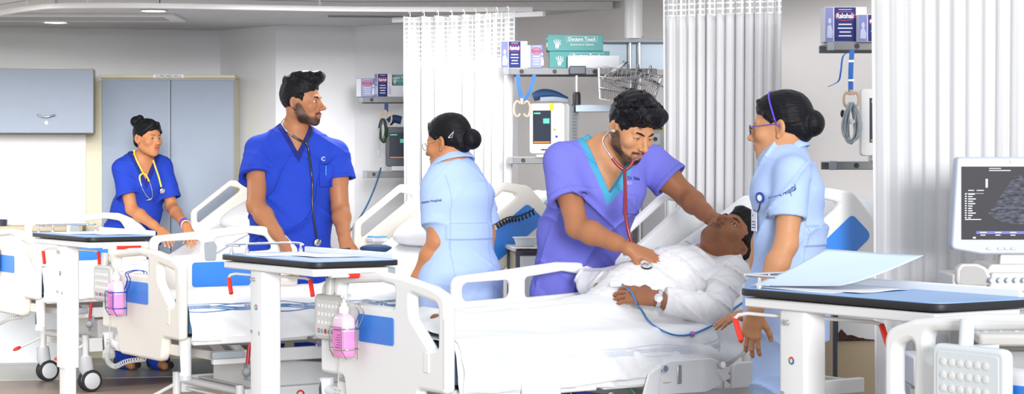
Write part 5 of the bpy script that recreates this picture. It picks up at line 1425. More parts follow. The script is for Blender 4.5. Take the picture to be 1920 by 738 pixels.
# ---------------------------------------------------------------- overbed tables
def overbed_table(loc, t, label, rz=TH, lean=0.0):
    r = thing('overbed_table', label, 'table', (loc[0], loc[1], 0), rz, group=None)
    yl, yf = 0.8 * t, -0.8 * (1 - t); x0, x1 = -0.06, 0.31; zt = 0.993
    o = link('tabletop', finish(panel([(x0, yf, .055), (x1, yf, .055), (x1, yl, .055), (x0, yl, .055)], [], 0.020, 0.003), Matrix.Translation((0, 0, zt - 0.012))), r, M_black)
    link('laminate', finish(panel([(x0 + .004, yf + .004, .05), (x1 - .004, yf + .004, .05), (x1 - .004, yl - .004, .05), (x0 + .004, yl - .004, .05)], [], 0.003, 0.0008), Matrix.Translation((0, 0, zt - 0.0008))), o, M_top)
    MB().bx(x0 + 0.01, x1 - 0.02, yf + 0.02, yl - 0.03, zt - 0.055, zt - 0.027).build('top_frame', M_white, r, bevel=0.005)
    MB().bx(x1 - 0.006, x1 + 0.006, yf + 0.06, yl - 0.03, zt - 0.02, zt + 0.022).build('end_lip', M_white, r, bevel=0.004)
    MB().bx(x1 - 0.05, x1 - 0.02, yf + 0.015, yf + 0.03, zt - 0.065, zt - 0.03).build('end_cap', M_mgrey, r, bevel=0.003)
    zr = zt + 0.036
    MB().tube(catmull([(-0.045, yl - 0.16, zr), (-0.045, yl - 0.05, zr), (-0.02, yl - 0.012, zr), (0.10, yl - 0.008, zr), (0.24, yl - 0.012, zr), (0.268, yl - 0.05, zr), (0.268, yl - 0.09, zr - 0.004)], 6), 0.0045, 8).build('guard_rail', M_chrome, r, smooth=60)
    ps = None
    for x, y in ((-0.045, yl - 0.09), (0.06, yl - 0.009), (0.268, yl - 0.07)):
        MB().lathe([(0.001, zt), (0.008, zt), (0.008, zt + 0.014), (0.0045, zt + 0.02), (0.0045, zr)], (x, y, 0), 12).build('rail_post', M_chrome, r, smooth=50)
    # column: outer sleeve, inner leg, foot
    MB().prism(rounded([(-0.04, -0.055), (0.04, -0.055), (0.04, 0.055), (-0.04, 0.055)], 0.012, 3), 0.33, zt - 0.055, 'xy').build('column', M_white, r, smooth=35)
    MB().prism(rounded([(-0.030, -0.042), (0.030, -0.042), (0.030, 0.042), (-0.030, 0.042)], 0.010, 3), 0.06, 0.34, 'xy').build('inner_column', M_white, r, smooth=35)
    b = MB(); b.bx(-0.05, 0.56, -0.03, 0.03, 0.055, 0.085); b.bx(-0.06, -0.02, -0.26, 0.26, 0.055, 0.085); b.build('base', M_white, r, bevel=0.006)
    for x, y in ((-0.04, -0.24), (-0.04, 0.24), (0.54, -0.0)):
        MB().lathe([(0.001, -0.012), (0.024, -0.012), (0.027, 0), (0.024, 0.012), (0.001, 0.012)], (x, y, 0.027), 18, 'y').build('castor', M_black, r, smooth=40)
    emblem(r, (-0.0415, 0.0, 0.80), (0, -1, 0), (-1, 0, 0), 0.011)
    MB().bx(-0.043, -0.039, 0.03, 0.045, 0.70, 0.712).bx(-0.043, -0.039, -0.03, -0.022, 0.695, 0.71).each('latch', M_mgrey, r, bevel=0.001)
    for y in (0.018, 0.035): MB().lathe([(0.001, -0.005), (0.007, -0.005), (0.008, 0.0)], (-0.041, y, 0.905), 12, 'x').build('bolt', M_steel, r, smooth=40)
    g = MB().tube([(-0.02, 0.05, 0.918), (-0.028, 0.20, 0.918), (-0.035, 0.235, 0.912), (-0.036, 0.25, 0.90)], 0.0055, 8).build('release_lever', M_white, r, smooth=60)
    MB().tube([(-0.036, 0.25, 0.90), (-0.042, 0.215, 0.84)], 0.0085, 10).build('grip', M_lever, g, smooth=60)
    g = MB().tube([(0.03, -0.05, 0.918), (0.055, -0.22, 0.918), (0.06, -0.25, 0.912)], 0.0055, 8).build('release_lever', M_white, r, smooth=60)
    MB().tube([(0.06, -0.25, 0.912), (0.052, -0.285, 0.855)], 0.0085, 10).build('grip', M_lever, g, smooth=60)
    g = MB().tube([(0.02, yf + 0.012, 0.938), (0.27, yf + 0.012, 0.938)], 0.0055, 8).build('tilt_lever', M_white, r, smooth=60)
    MB().tube([(0.09, yf + 0.010, 0.938), (0.215, yf + 0.010, 0.938)], 0.0088, 10).build('grip', M_lever, g, smooth=60)
    return r
tab3 = overbed_table((0.812, 5.588), 0.277, 'overbed table with a curling sheet of paper, nearest the viewer')
tab2 = overbed_table((-0.942, 7.649), 0.37, 'blue-topped overbed table in front of the man in royal blue scrubs')
tab1 = overbed_table((-2.22, 9.999), 0.476, 'blue-topped overbed table in front of the leaning woman')
def paper(tab, pts, z, label, seed=0, curl=None, n=26, group=None, name='paper'):
    """sheet: four corners in table coordinates; curl(u, v) lifts it"""
    a, b, c, d = [np.array(p, float) for p in pts]; vs = []
    for i in range(n):
        for j in range(n):
            u, v = i / (n - 1), j / (n - 1); p = (a * (1 - u) + b * u) * (1 - v) + (d * (1 - u) + c * u) * v
            w = 0.0012 * math.sin(7 * u + seed) * math.sin(5 * v + 2 * seed) + 0.0014
            x, y = p; zz = z + w
            if curl: dx, dy, dzz = curl(u, v); x += dx; y += dy; zz += dzz
            vs.append((x, y, zz))
    fs = [(i * n + j, (i + 1) * n + j, (i + 1) * n + j + 1, i * n + j + 1) for i in range(n - 1) for j in range(n - 1)]
    o = MB().add(vs, fs).build(name, M_paper, None, smooth=180); o.location = tab.location; o.rotation_euler = tab.rotation_euler
    sm = o.modifiers.new('s', 'SOLIDIFY'); sm.thickness = 0.0006
    return tag(o, label, 'paper', group)
ZT = 0.994
paper(tab2, [(-0.02, 0.20), (0.26, 0.20), (0.25, -0.06), (-0.03, -0.04)], ZT, 'white sheet of paper lying flat on the middle overbed table', 1)
paper(tab2, [(0.08, 0.02), (0.29, 0.0), (0.28, -0.28), (0.09, -0.24)], ZT + 0.0015, 'second white sheet lapping over the flat one on the middle overbed table', 2)
paper(tab1, [(0.0, 0.28), (0.26, 0.25), (0.24, -0.10), (-0.01, -0.03)], ZT, 'white sheet of paper on the overbed table before the leaning woman', 3)
paper(tab1, [(0.08, 0.02), (0.285, 0.05), (0.28, -0.26), (0.09, -0.22)], ZT + 0.0015, 'lapping second sheet of paper on the overbed table before the leaning woman', 4)
g3 = 'loose papers on the nearest overbed table'
paper(tab3, [(-0.035, 0.16), (0.19, 0.18), (0.20, -0.12), (-0.02, -0.14)], ZT, 'lowest of the white papers spread on the nearest overbed table', 5, group=g3)
paper(tab3, [(-0.01, 0.10), (0.23, 0.15), (0.26, -0.16), (0.03, -0.20)], ZT + 0.0018, 'white paper lying askew in the middle of the papers on the nearest overbed table', 6, group=g3)
paper(tab3, [(-0.03, 0.19), (0.18, 0.21), (0.25, -0.10), (0.02, -0.10)], ZT + 0.004, 'curling bluish sheet rising off the nearest overbed table to the right', 7, lambda u, v: (0.10 * u * u + 0.02 * v, 0.0, 0.012 * v + 0.075 * u ** 1.7 + 0.02 * u * (1 - v)), group=g3).data.materials[0] = mat('pale_blue_paper', (0.62, 0.75, 0.88), 0.6)

# ---------------------------------------------------------------- bed handsets, bottles, holders
M_pad = mat('handset_shell', (0.50, 0.50, 0.48), 0.4); M_padw = mat('handset_shell_pale', (0.66, 0.70, 0.72), 0.4)
M_btn = mat('button_white', (0.72, 0.72, 0.70), 0.5)
def on_bed(o, bed): o.location = bed.location; o.rotation_euler = bed.rotation_euler
def handset(bed, yc, zc, label, shell, coil=True, w=0.21, h=0.17):
    t = thing('bed_handset', label, 'remote control', bed.location, bed.rotation_euler.z)
    me = finish(panel([(yc - w / 2, zc - h / 2, .03), (yc + w / 2, zc - h / 2, .03), (yc + w / 2, zc + h / 2, .025), (yc - w / 2, zc + h / 2, .025)], [], 0.032, 0.01), Matrix.Translation((-0.050, 0, 0)) @ MYZ)
    sh = link('shell', me, t, shell)
    me = finish(panel([(yc - w / 2 + .02, zc - h / 2 + .018, .01), (yc + w / 2 - .02, zc - h / 2 + .018, .01), (yc + w / 2 - .02, zc + h / 2 - .018, .01), (yc - w / 2 + .02, zc + h / 2 - .018, .01)], [], 0.002, 0.0005), Matrix.Translation((-0.0665, 0, 0)) @ MYZ)
    link('keypad', me, t, mat('keypad_film', (0.62, 0.62, 0.60), 0.4) if shell is M_pad else M_padw)
    for row in range(4):
        for c in range(6):
            if row == 3 and c == 0: continue
            y = yc + w / 2 - 0.042 - c * 0.027; z = zc + h / 2 - 0.042 - row * 0.031
            mm = M_btn if row < 3 else (M_mgrey, M_mgrey, M_dred, M_grime, M_grime, M_mgrey)[c]
            mb = MB().lathe([(0.001, -0.002), (0.0085, -0.002), (0.0095, 0.0)], (-0.068, y, z), 14, 'x').lathe([(0.001, -0.003), (0.004, -0.003), (0.004, -0.002)], (-0.068, y, z), 8, 'x')
            mb.build('button', mm, t, smooth=40)
    emblem(t, (-0.0682, yc + w / 2 - 0.042, zc + h / 2 - 0.135), (0, -1, 0), (-1, 0, 0), 0.010)
    hk = MB().bx(-0.040, 0.030, yc - 0.01, yc + 0.02, zc + h / 2 - 0.01, zc + h / 2 + 0.0); hk.tube([(-0.04, yc + 0.03, zc + h / 2 - 0.02), (-0.035, yc + 0.03, zc + h / 2 + 0.06)], 0.018, 12); hk.build('hook', shell, t, smooth=40)
    if coil:
        c = [(-0.05, yc - 0.05, zc - h / 2), (-0.046, yc - 0.055, 0.60), (-0.05, yc - 0.05, 0.50), (-0.05, yc - 0.03, 0.42), (-0.04, yc - 0.10, 0.39), (-0.02, yc - 0.2, 0.42), (0.02, yc - 0.32, 0.44)]
        P = catmull(c, 30); st = int(len(P) * 0.30); s = P[:st]; q = P[st:]
        for i, p in enumerate(q):
            tt = q[min(i + 1, len(q) - 1)] - q[max(i - 1, 0)]; tt = nrm(tt); a1 = nrm(np.cross(tt, [1, 0.1, 0.2])); a2 = np.cross(tt, a1)
        hel = []
        ql = [np.array(x) for x in q]
        for i in range(len(ql) - 1):
            for k in range(6):
                f = k / 6; p = lerp(ql[i], ql[i + 1], f); tt = nrm(ql[i + 1] - ql[i]); a1 = nrm(np.cross(tt, [1, 0.1, 0.2])); a2 = np.cross(tt, a1); w_ = (i + f) * 1.45
                hel.append(p + 0.010 * (math.cos(w_) * a1 + math.sin(w_) * a2))
        MB().tube(s, 0.0028, 6).tube(hel, 0.0028, 6).build('cord', shell, t, smooth=60)
    return t
handset(bed3, 0.765, 0.775, 'grey button handset hooked on the foot board of the patient bed', M_pad)
handset(bed2, 0.80, 0.775, 'grey handset with coiled cord beside the pink bottle in the blue wire holder', M_pad)
handset(bed1, 0.66, 0.775, 'grey handset with coiled cord on the foot of the bed the woman leans over', M_pad)
handset(bed4, 0.575, 0.83, 'pale handset with rows of buttons on the nearest bed', M_padw, w=0.235, h=0.18)

def clear_mat(name, col, al, rough=0.15):
    m = mat(name, col, rough); return m
M_pink = mat('pink_liquid', (0.86, 0.30, 0.60), 0.2, coat=0.5); M_bt = mat('clear_bottle', (0.80, 0.60, 0.74), 0.2, coat=0.5); M_lab = mat('bottle_label', (0.78, 0.22, 0.55), 0.4)
def bottle(bed, y, z0, label, dx=-0.085):
    t = thing('sanitizer_bottle', label, 'bottle', (bed.location.x, bed.location.y, 0), bed.rotation_euler.z)
    def body(z1, z2, m, nm, sc=1.0):
        mb = MB(); hw, hd = 0.046 * sc, 0.027 * sc; ring = rounded([(-hd, -hw), (hd, -hw), (hd, hw), (-hd, hw)], 0.016, 4); n = len(ring)
        prof_ = z1; vs = []
        for s_, z in prof_:
            for a, b in ring: vs.append((dx + a * s_, y + b * s_, z0 + z))
        fs = [(i * n + k, i * n + (k + 1) % n, (i + 1) * n + (k + 1) % n, (i + 1) * n + k) for i in range(len(prof_) - 1) for k in range(n)]
        fs.append(tuple(range(n - 1, -1, -1))); fs.append(tuple((len(prof_) - 1) * n + k for k in range(n)))
        return mb.add(vs, fs).build(nm, m, t, smooth=50)
    b = body([(0.88, 0.0), (0.97, 0.005), (1.0, 0.02), (1.0, 0.095)], 0, M_pink, 'liquid')
    b2 = body([(1.0, 0.095), (1.0, 0.125), (0.93, 0.14), (0.70, 0.152), (0.42, 0.158), (0.40, 0.166)], 0, M_bt, 'bottle_body')
    c = MB().lathe([(0.001, 0.160), (0.019, 0.160), (0.019, 0.182), (0.012, 0.186), (0.012, 0.196), (0.006, 0.198), (0.006, 0.214), (0.012, 0.215), (0.013, 0.224), (0.001, 0.225)], (dx, y, z0), 20)
    c.tube([(dx, y, z0 + 0.219), (dx - 0.012, y - 0.03, z0 + 0.219), (dx - 0.014, y - 0.038, z0 + 0.212)], 0.0045, 8); c.build('pump', M_white, t, smooth=45)
    lb = MB().bx(dx - 0.0285, dx - 0.0272, y - 0.034, y + 0.034, z0 + 0.025, z0 + 0.112).build('label_sticker', M_lab, t)
    tx = MB(); tx.bx(dx - 0.0292, dx - 0.0284, y - 0.022, y + 0.022, z0 + 0.098, z0 + 0.104)
    for i in range(6): tx.bx(dx - 0.0292, dx - 0.0284, y - 0.024, y + 0.012 - 0.006 * (i % 3), z0 + 0.035 + i * 0.009, z0 + 0.038 + i * 0.009)
    tx.build('lettering', mat('violet_ink', (0.30, 0.05, 0.35), 0.5), lb)
    return t
def holder(bed, y, z0, m, label, dx=-0.085):
    t = thing('wire_holder', label, 'holder', (bed.location.x, bed.location.y, 0), bed.rotation_euler.z)
    mb = MB(); hw, hd = 0.052, 0.032
    for z in (z0 + 0.03, z0 + 0.105): mb.tube(catmull([(dx - hd, y - hw, z), (dx + hd, y - hw, z), (dx + hd, y + hw, z), (dx - hd, y + hw, z)], 4, True), 0.0022, 6, closed=True)
    for yy in (y - hw * 0.9, y + hw * 0.9):
        mb.tube([(dx - hd - 0.002, yy, z0 + 0.105), (dx - hd - 0.002, yy, z0 + 0.028), (dx - hd * 0.5, yy, z0 - 0.004), (dx + hd, yy, z0 - 0.004), (dx + hd + 0.002, yy, z0 + 0.10)], 0.0022, 6)
    mb.build('basket', m, t, smooth=60)
    hk = MB()
    for yy in (y - 0.075, y - 0.04):
        hk.tube(catmull([(dx + hd, yy + 0.03, z0 + 0.10), (-0.045, yy, z0 + 0.16), (-0.055, yy, z0 + 0.192), (-0.01, yy - 0.004, z0 + 0.205), (0.035, yy, z0 + 0.196), (0.033, yy, z0 + 0.165)], 6), 0.0024, 6)
    hk.tube([(-0.055, y - 0.075, z0 + 0.192), (-0.055, y - 0.04, z0 + 0.192)], 0.0024, 6)
    hk.each('hook', m, t, smooth=60); return t
M_bwire = mat('blue_wire', (0.02, 0.05, 0.35), 0.35)
bottle(bed3, 0.60, 0.645, 'pink hand sanitizer pump bottle in the steel wire holder on the patient bed')
holder(bed3, 0.60, 0.645, M_steel, 'steel wire bottle holder hooked on the foot board of the patient bed')
bottle(bed2, 0.575, 0.645, 'pink hand sanitizer pump bottle in the blue wire holder on the empty bed')
holder(bed2, 0.575, 0.645, M_bwire, 'blue wire bottle holder hooked on the foot board of the empty bed')

# ---------------------------------------------------------------- equipment rails behind the beds
M_boxblue = mat('box_blue', (0.014, 0.022, 0.17), 0.5, spec=0.2); M_boxlil = mat('box_lilac', (0.16, 0.18, 0.42), 0.5); M_boxwhite = mat('box_white', (0.74, 0.75, 0.80), 0.5)
M_boxteal = mat('box_teal', (0.008, 0.25, 0.24), 0.45); M_redink = mat('red_ink', (0.65, 0.02, 0.05), 0.5); M_figure = mat('print_figure', (0.45, 0.50, 0.68), 0.5)
def shelf_rail(px0, px1, ytop, ybot, d, label, dots=(), depth=0.26, name='wall_shelf'):
    x0, x1, z1, z0 = X(px0, d), X(px1, d), Z(ytop, d), Z(ybot, d)
    t = thing(name, label, 'shelf', (x0, d, z1))
    L = x1 - x0; h = z1 - z0
    MB().bx(0.012, L, 0.0, 0.018, -h, 0.0).build('front_bar', M_alu, t, bevel=0.003)
    MB().bx(0.0, L, 0.0, depth, -0.006, 0.0).build('board', M_ltgrey, t, bevel=0.002)
    MB().bx(-0.002, 0.03, -0.004, 0.02, -h - 0.001, 0.001).build('end_cap', M_mgrey, t, bevel=0.003)
    MB().bx(0.0, L, depth - 0.018, depth, -h, 0.0).build('rear_bar', M_alu, t, bevel=0.003)
    for p in dots: MB().lathe([(0.001, -0.004), (0.011, -0.004), (0.012, 0.0)], (X(p, d) - x0, 0, -h / 2), 14, 'y').build('screw_cap', M_black, t, smooth=40)
    return t
def carton(px0, px1, ytop, ybot, d, style, label, cat='box', depth=0.12, yaw=0.0, side_frac=0.30, group=None, txt='Rakshak'):
    x0, x1, z1, z0 = X(px0, d), X(px1, d), Z(ytop, d), Z(ybot, d); w, h = x1 - x0, z1 - z0
    t = thing('carton', label, cat, (x0, d, z0), yaw, group)
    if style in ('blue', 'faded'):
        f = style == 'faded'
        MB().bx(0, w, 0, depth, 0, h).build('box_body', M_boxlil if f else M_boxwhite, t, bevel=0.0015)
        a = w * side_frac; b = w * (0.92 if f else 0.74)
        MB().bx(a, b, -0.001, 0.0, 0.002, h - 0.002).build('front_print', mat('box_faded', (0.33, 0.36, 0.62), 0.5) if f else M_boxblue, t)
        MB().bx(0.001, a - 0.004, -0.001, 0, 0.002, h - 0.002).build('side_print', M_boxlil if not f else M_boxwhite, t)
        fig = MB()
        for cx_, s in (((a * 0.5), 1.0), ((b + w) / 2, 0.9)):
            k = a * 0.32 * s
            fig.prism([(cx_ + k * math.cos(q) * 0.55, h * 0.60 + k * math.sin(q)) for q in np.linspace(0, 2 * PI, 12, endpoint=False)], -0.0018, -0.001)
            fig.prism([(cx_ - k, h * 0.12), (cx_ + k * 0.9, h * 0.10), (cx_ + k * 1.1, h * 0.30), (cx_ + k * 0.3, h * 0.50), (cx_ - k * 0.7, h * 0.45)], -0.0018, -0.001)
        fig.each('figure_print', M_figure if not f else M_boxwhite, t)
        cx_ = (a + b) / 2; cz = h * 0.74; rx, rz_ = (b - a) * 0.46, h * 0.13
        ring = MB(); P = [(cx_ + rx * math.cos(q), -0.0016, cz + rz_ * math.sin(q)) for q in np.linspace(0, 2 * PI, 28, endpoint=False)]
        ring.tube(P, 0.0018, 6, closed=True); ring.build('ring_print', M_redink, t)
        me = text_mesh(txt, h * 0.20, frame_m((cx_, -0.0016, cz), (1, 0, 0), (0, -1, 0)), squeeze=min(1.0, (b - a) / (h * 0.20 * 3.7) * 0.92), bold=0.001); link('lettering', me, t, M_boxwhite if not f else M_redink)
        ln = MB()
        for i, wd in enumerate((0.30, 0.34, 0.26, 0.30)): ln.bx(cx_ - (b - a) * wd, cx_ + (b - a) * wd, -0.0016, -0.001, h * (0.48 - 0.11 * i), h * (0.515 - 0.11 * i))
        ln.bx(cx_ - (b - a) * 0.3, cx_ + (b - a) * 0.3, -0.0016, -0.001, h * 0.92, h * 0.935)
        ln.each('small_print', M_boxwhite, t)
    elif style == 'teal':
        MB().bx(0, w, 0, depth, 0, h).build('box_body', M_boxteal, t, bevel=0.0015)
        me = text_mesh('Doctors Touch', h * 0.30, frame_m((w * 0.62, -0.0012, h * 0.72), (1, 0, 0), (0, -1, 0)), squeeze=0.9, bold=0.0007); link('lettering', me, t, M_boxwhite)
        me = text_mesh('Examination Gloves', h * 0.20, frame_m((w * 0.62, -0.0012, h * 0.40), (1, 0, 0), (0, -1, 0)), squeeze=0.9); link('lettering', me, t, M_boxwhite)
        fr_ = MB()
        for a_, b_, c_, d_ in ((0.34, 0.90, 0.88, 0.895), (0.34, 0.90, 0.575, 0.59), (0.34, 0.345, 0.575, 0.895), (0.895, 0.90, 0.575, 0.895)): fr_.bx(w * a_, w * b_, -0.0016, -0.0008, h * c_, h * d_)
        fr_.build('frame_print', M_boxwhite, t)
        hd = MB(); hx, hz = w * 0.17, h * 0.34
        hd.prism([(hx - h * .09, hz - h * .18), (hx + h * .09, hz - h * .18), (hx + h * .12, hz + h * .08), (hx - h * .12, hz + h * .08)], -0.0016, -0.0008)
        for i, (a_, l) in enumerate(((-0.5, .26), (-0.17, .33), (0.12, .32), (0.4, .26))): 
            bx0 = hx - h * .09 + i * h * .06; hd.prism([(bx0 - .02 * h, hz + .05 * h), (bx0 + .03 * h, hz + .05 * h), (bx0 + .03 * h + math.sin(a_) * l * h, hz + .05 * h + l * h), (bx0 - .02 * h + math.sin(a_) * l * h, hz + .05 * h + l * h)], -0.0016, -0.0008)
        hd.prism([(hx + h * .08, hz - .10 * h), (hx + h * .13, hz - 0.02 * h), (hx + h * .26, hz + .12 * h), (hx + h * .22, hz + .15 * h)], -0.0016, -0.0008)
        hd.build('hand_print', M_boxwhite, t)
        # printed end face
        e_ = MB().bx(-0.001, 0.0, depth * 0.06, depth * 0.92, h * 0.08, h * 0.55).build('end_label', M_boxwhite, t)
        me = text_mesh('Doctors Touch', h * 0.17, frame_m((-0.0012, depth * 0.5, h * 0.80), (0, -1, 0), (-1, 0, 0)), squeeze=1.0); link('lettering', me, t, M_boxwhite)
    else:
        MB().bx(0, w, 0, depth, 0, h).build('box_body', M_boxwhite, t, bevel=0.0015)
    return t
M_strap = mat('blue_strap', (0.02, 0.17, 0.62), 0.55); M_peach = mat('peach_plastic', (0.70, 0.50, 0.38), 0.45)
def flat_strip(mb, pts, w, th=0.0016, side=(1, 0, 0)):
    P = catmull(pts, 6); s = np.array(side, float) * w / 2; vs = []
    for i, p in enumerate(P):
        for sx in (-1, 1):
            for ty in (0, th): vs.append(p + s * sx + np.array([0, ty, 0]))
    fs = []
    for i in range(len(P) - 1):
        a, b = 4 * i, 4 * i + 4; fs += [(a, b, b + 2, a + 2), (a + 1, a + 3, b + 3, b + 1), (a, a + 1, b + 1, b), (a + 2, b + 2, b + 3, a + 3)]
    fs += [(0, 2, 3, 1), (len(vs) - 4, len(vs) - 3, len(vs) - 1, len(vs) - 2)]
    mb.add(vs, fs)
def scissors(px, ytop, ybot, d, label, name='clip_hook', double=True):
    x, z1, z0 = X(px, d), Z(ytop, d), Z(ybot, d); h = z1 - z0
    t = thing(name, label, 'clip', (x, d, z0))
    for s in ((-1, 1) if double else (1,)):
        P = [(s * h * 0.22 + h * (0.16) * math.cos(q) * s, 0.0, h * 0.50 + h * 0.36 * math.sin(q)) for q in np.linspace(-PI * 0.80, PI * 0.75, 18)]
        MB().tube([np.array(p) for p in P], 0.006, 8, flat=1.0).build('hook_arm', M_peach, t, smooth=60)
    MB().tube([(0, 0, h * 0.72), (0, 0, h)], 0.009, 8).build('eye', M_peach, t, smooth=60)
    return t
# --- middle pendant (behind the leaning man)
d2 = 11.0
def bar_pole(): pass
t = thing('ceiling_pendant', 'white ceiling column with dark crossbar and chrome uprights behind the leaning man', 'pendant', (X(1194, d2), d2 + 0.30, 0))
x_ = lambda px: X(px, d2) - X(1194, d2)
MB().lathe([(0.001, 3.0), (0.052, 3.0), (0.052, Z(66, d2)), (0.001, Z(66, d2))], n=32).build('column', M_white, t, smooth=50)
MB().prism([(x_(1134), Z(74, d2)), (x_(1134), Z(70, d2)), (-0.05, Z(67, d2)), (-0.04, Z(62, d2)), (0.05, Z(62, d2)), (0.06, Z(67, d2)), (x_(1290), Z(69, d2)), (x_(1290), Z(74, d2))], -0.03, 0.03).build('crossbar', M_mgrey, t, bevel=0.003)
for px in (1187, 1205): MB().cyl((x_(px), 0, 0.75), (x_(px), 0, Z(73, d2)), 0.011).build('upright', M_chrome, t, smooth=40)
MB().bx(x_(1130), x_(1290), 0.03, 0.036, Z(125, d2), Z(74, d2)).build('back_plate', mat('pale_blue_panel', (0.50, 0.62, 0.74), 0.4), t)
MB().bx(x_(1192), x_(1201), -0.005, 0.02, 0.75, Z(128, d2)).build('rail', M_alu, t, bevel=0.002)
MB().bx(x_(1211), x_(1300), -0.01, 0.06, 0.80, Z(215, d2)).build('service_panel', M_boxwhite, t, bevel=0.004)
sh2 = shelf_rail(945, 1232, 128, 140, d2 - 0.02, 'grey metal shelf behind the leaning man carrying blue and teal glove cartons', (978, 1040, 1115, 1200))
x0 = X(945, d2 - 0.02)
MB().bx(X(1067, d2) - x0, X(1098, d2) - x0, -0.03, 0.02, -0.035, 0.012).build('clamp', M_dark, sh2, bevel=0.005)
pl_ = MB(); pl_.cyl((X(1081, d2) - x0, 0.0, -0.04), (X(1081, d2) - x0, 0.0, Z(174, d2) - Z(128, d2)), 0.009); pl_.build('pole', M_chrome, sh2, smooth=40)
MB().lathe([(0.001, 0), (0.022, 0), (0.022, 0.055), (0.016, 0.07), (0.001, 0.07)], (X(1081, d2) - x0, 0, Z(196, d2) - Z(128, d2)), 20).build('pole_clamp', M_black, sh2, smooth=40)
MB().bx(X(1081, d2) - x0 - 0.005, X(1180, d2) - x0, 0.0, 0.12, Z(209, d2) - Z(128, d2), Z(196, d2) - Z(128, d2)).build('bracket', mat('pale_blue_panel', (0.50, 0.62, 0.74), 0.4), sh2, bevel=0.002)
shelf_rail(952, 1120, 294, 307, d2, 'lower grey metal shelf holding the cream patient monitor', (981,))
dd = d2 + 0.03
carton(939, 989, 77, 127.5, dd, 'blue', 'dark blue and white carton with a red ring beside the faded lilac one')
carton(987, 1018, 84, 127.5, dd + 0.06, 'faded', 'faded lilac carton between the dark blue carton and the teal ones', depth=0.10)
carton(1030, 1143, 96, 127.5, dd + 0.03, 'teal', 'lower teal glove carton under the other teal one', depth=0.14)
carton(1027, 1131, 65, 95.5, dd + 0.03, 'teal', 'upper teal glove carton lying on top of the other', depth=0.15, yaw=0.03)
carton(1065, 1161, 104, 127.5, dd - 0.03, 'plain', 'plain white flat carton in front of the lower teal carton', depth=0.05)
# straps and peach clip
t = thing('strap', 'bright blue strap hanging in a V from the shelf with the glove cartons', 'strap', (X(985, d2), d2 - 0.03, Z(140, d2)))
mb = MB(); flat_strip(mb, [(X(971, d2) - X(985, d2), 0, 0.0), (X(973, d2) - X(985, d2), -0.004, -0.07), (X(979, d2) - X(985, d2), 0, Z(188, d2) - Z(140, d2))], 0.022); mb.build('strap_band', M_strap, t, smooth=40)
mb = MB(); flat_strip(mb, [(X(1002, d2) - X(985, d2), 0.002, 0.0), (X(995, d2) - X(985, d2), -0.004, -0.08), (X(984, d2) - X(985, d2), 0.002, Z(188, d2) - Z(140, d2))], 0.020); mb.build('strap_band', M_strap, t, smooth=40)
scissors(979, 184, 224, d2 - 0.035, 'peach plastic clip hanging from the bright blue V strap')
# patient monitor (cream)
def monitor(px, ytop, ybot, d, w, dep, yaw, label, bez, back, scr_off=(0.10, 0.62), style=0):
    z0, z1 = Z(ybot, d), Z(ytop, d); h = z1 - z0
    t = thing('patient_monitor', label, 'monitor', (X(px, d), d, z0), yaw)
    MB().prism(rounded([(0, 0.0), (w, 0.0), (w, h), (0, h)], 0.02, 4), 0, 0.05).build('bezel', bez, t, bevel=0.004)
    if dep > 0.06:
        b = MB(); b.prism(rounded([(0.02, 0.02), (w + 0.01, 0.02), (w + 0.012, h - 0.0), (0.03, h - 0.01)], 0.02, 4), 0.05, dep); b.build('housing', back, t, bevel=0.006)
        v = MB()
        for k in range(9): v.bx(w + 0.011, w + 0.014, 0.10, dep - 0.04, h * 0.30 + k * h * 0.065, h * 0.33 + k * h * 0.065)
        v.build('vent_slots', M_mgrey, t)
    a, b = scr_off
    s = MB().bx(w * a, w * b, -0.002, 0.0, h * 0.20, h * 0.86).build('screen', mat('screen_dark', (0.03, 0.035, 0.05), 0.35, spec=0.15, emis=((0.06, 0.08, 0.12), 0.08)), t)
    g = MB(); g.bx(w * (a + .03), w * (a + 0.22), -0.003, -0.002, h * 0.79, h * 0.82); g.bx(w * (a + 0.3), w * (b - 0.04), -0.003, -0.002, h * 0.60, h * 0.70)
    g.build('readout', mat('screen_green', (0.1, 0.5, 0.4), 0.4, emis=((0.05, 0.6, 0.45), 0.15)), s)
    g = MB().bx(w * (a + .02), w * (b - 0.02), -0.003, -0.002, h * 0.215, h * 0.245); g.build('readout', mat('screen_orange', (0.5, 0.2, 0.05), 0.4, emis=((0.6, 0.2, 0.05), 0.15)), s)
    return t, h
tm, hm = monitor(993, 194, 288, d2 - 0.02, 0.20, 0.22, math.radians(-20), 'cream patient monitor with a dark screen on the shelf behind the leaning man', M_creamw, M_ltgrey)
for (u, v_), c in (((0.72, 0.48), (0.6, 0.35, 0.02)), ((0.80, 0.42), (0.7, 0.7, 0.7)), ((0.78, 0.34), (0.02, 0.08, 0.4))): MB().lathe([(0.001, -0.004), (0.006, -0.004), (0.007, 0)], (0.20 * u, 0, hm * v_), 12, 'y').build('button', mat('btn%d' % int(c[0] * 100), c, 0.4), tm, smooth=40)
MB().lathe([(0.001, -0.02), (0.014, -0.02), (0.016, 0)], (0.155, 0, hm * 0.14), 20, 'y').build('knob', M_ltgrey, tm, smooth=40)
MB().bx(0.115, 0.140, -0.002, 0.03, hm * 0.86, hm + 0.001).build('yellow_tag', mat('yellow_paper', (0.75, 0.65, 0.03), 0.6), tm)
me = text_mesh('PHILIPS', 0.012, frame_m((0.085, -0.0015, hm * 0.08), (1, 0, 0), (0, -1, 0)), bold=0.0005); link('lettering', me, tm, M_black_ink)
MB().bx(0.03, 0.19, 0.02, 0.20, -0.022, 0.0).build('foot', M_creamw, tm, bevel=0.004)
t = thing('pressure_cuff', 'rolled navy blood pressure cuff lying on top of the cream monitor', 'cuff', (X(1034, d2), d2 + 0.10, Z(194, d2) + 0.003))
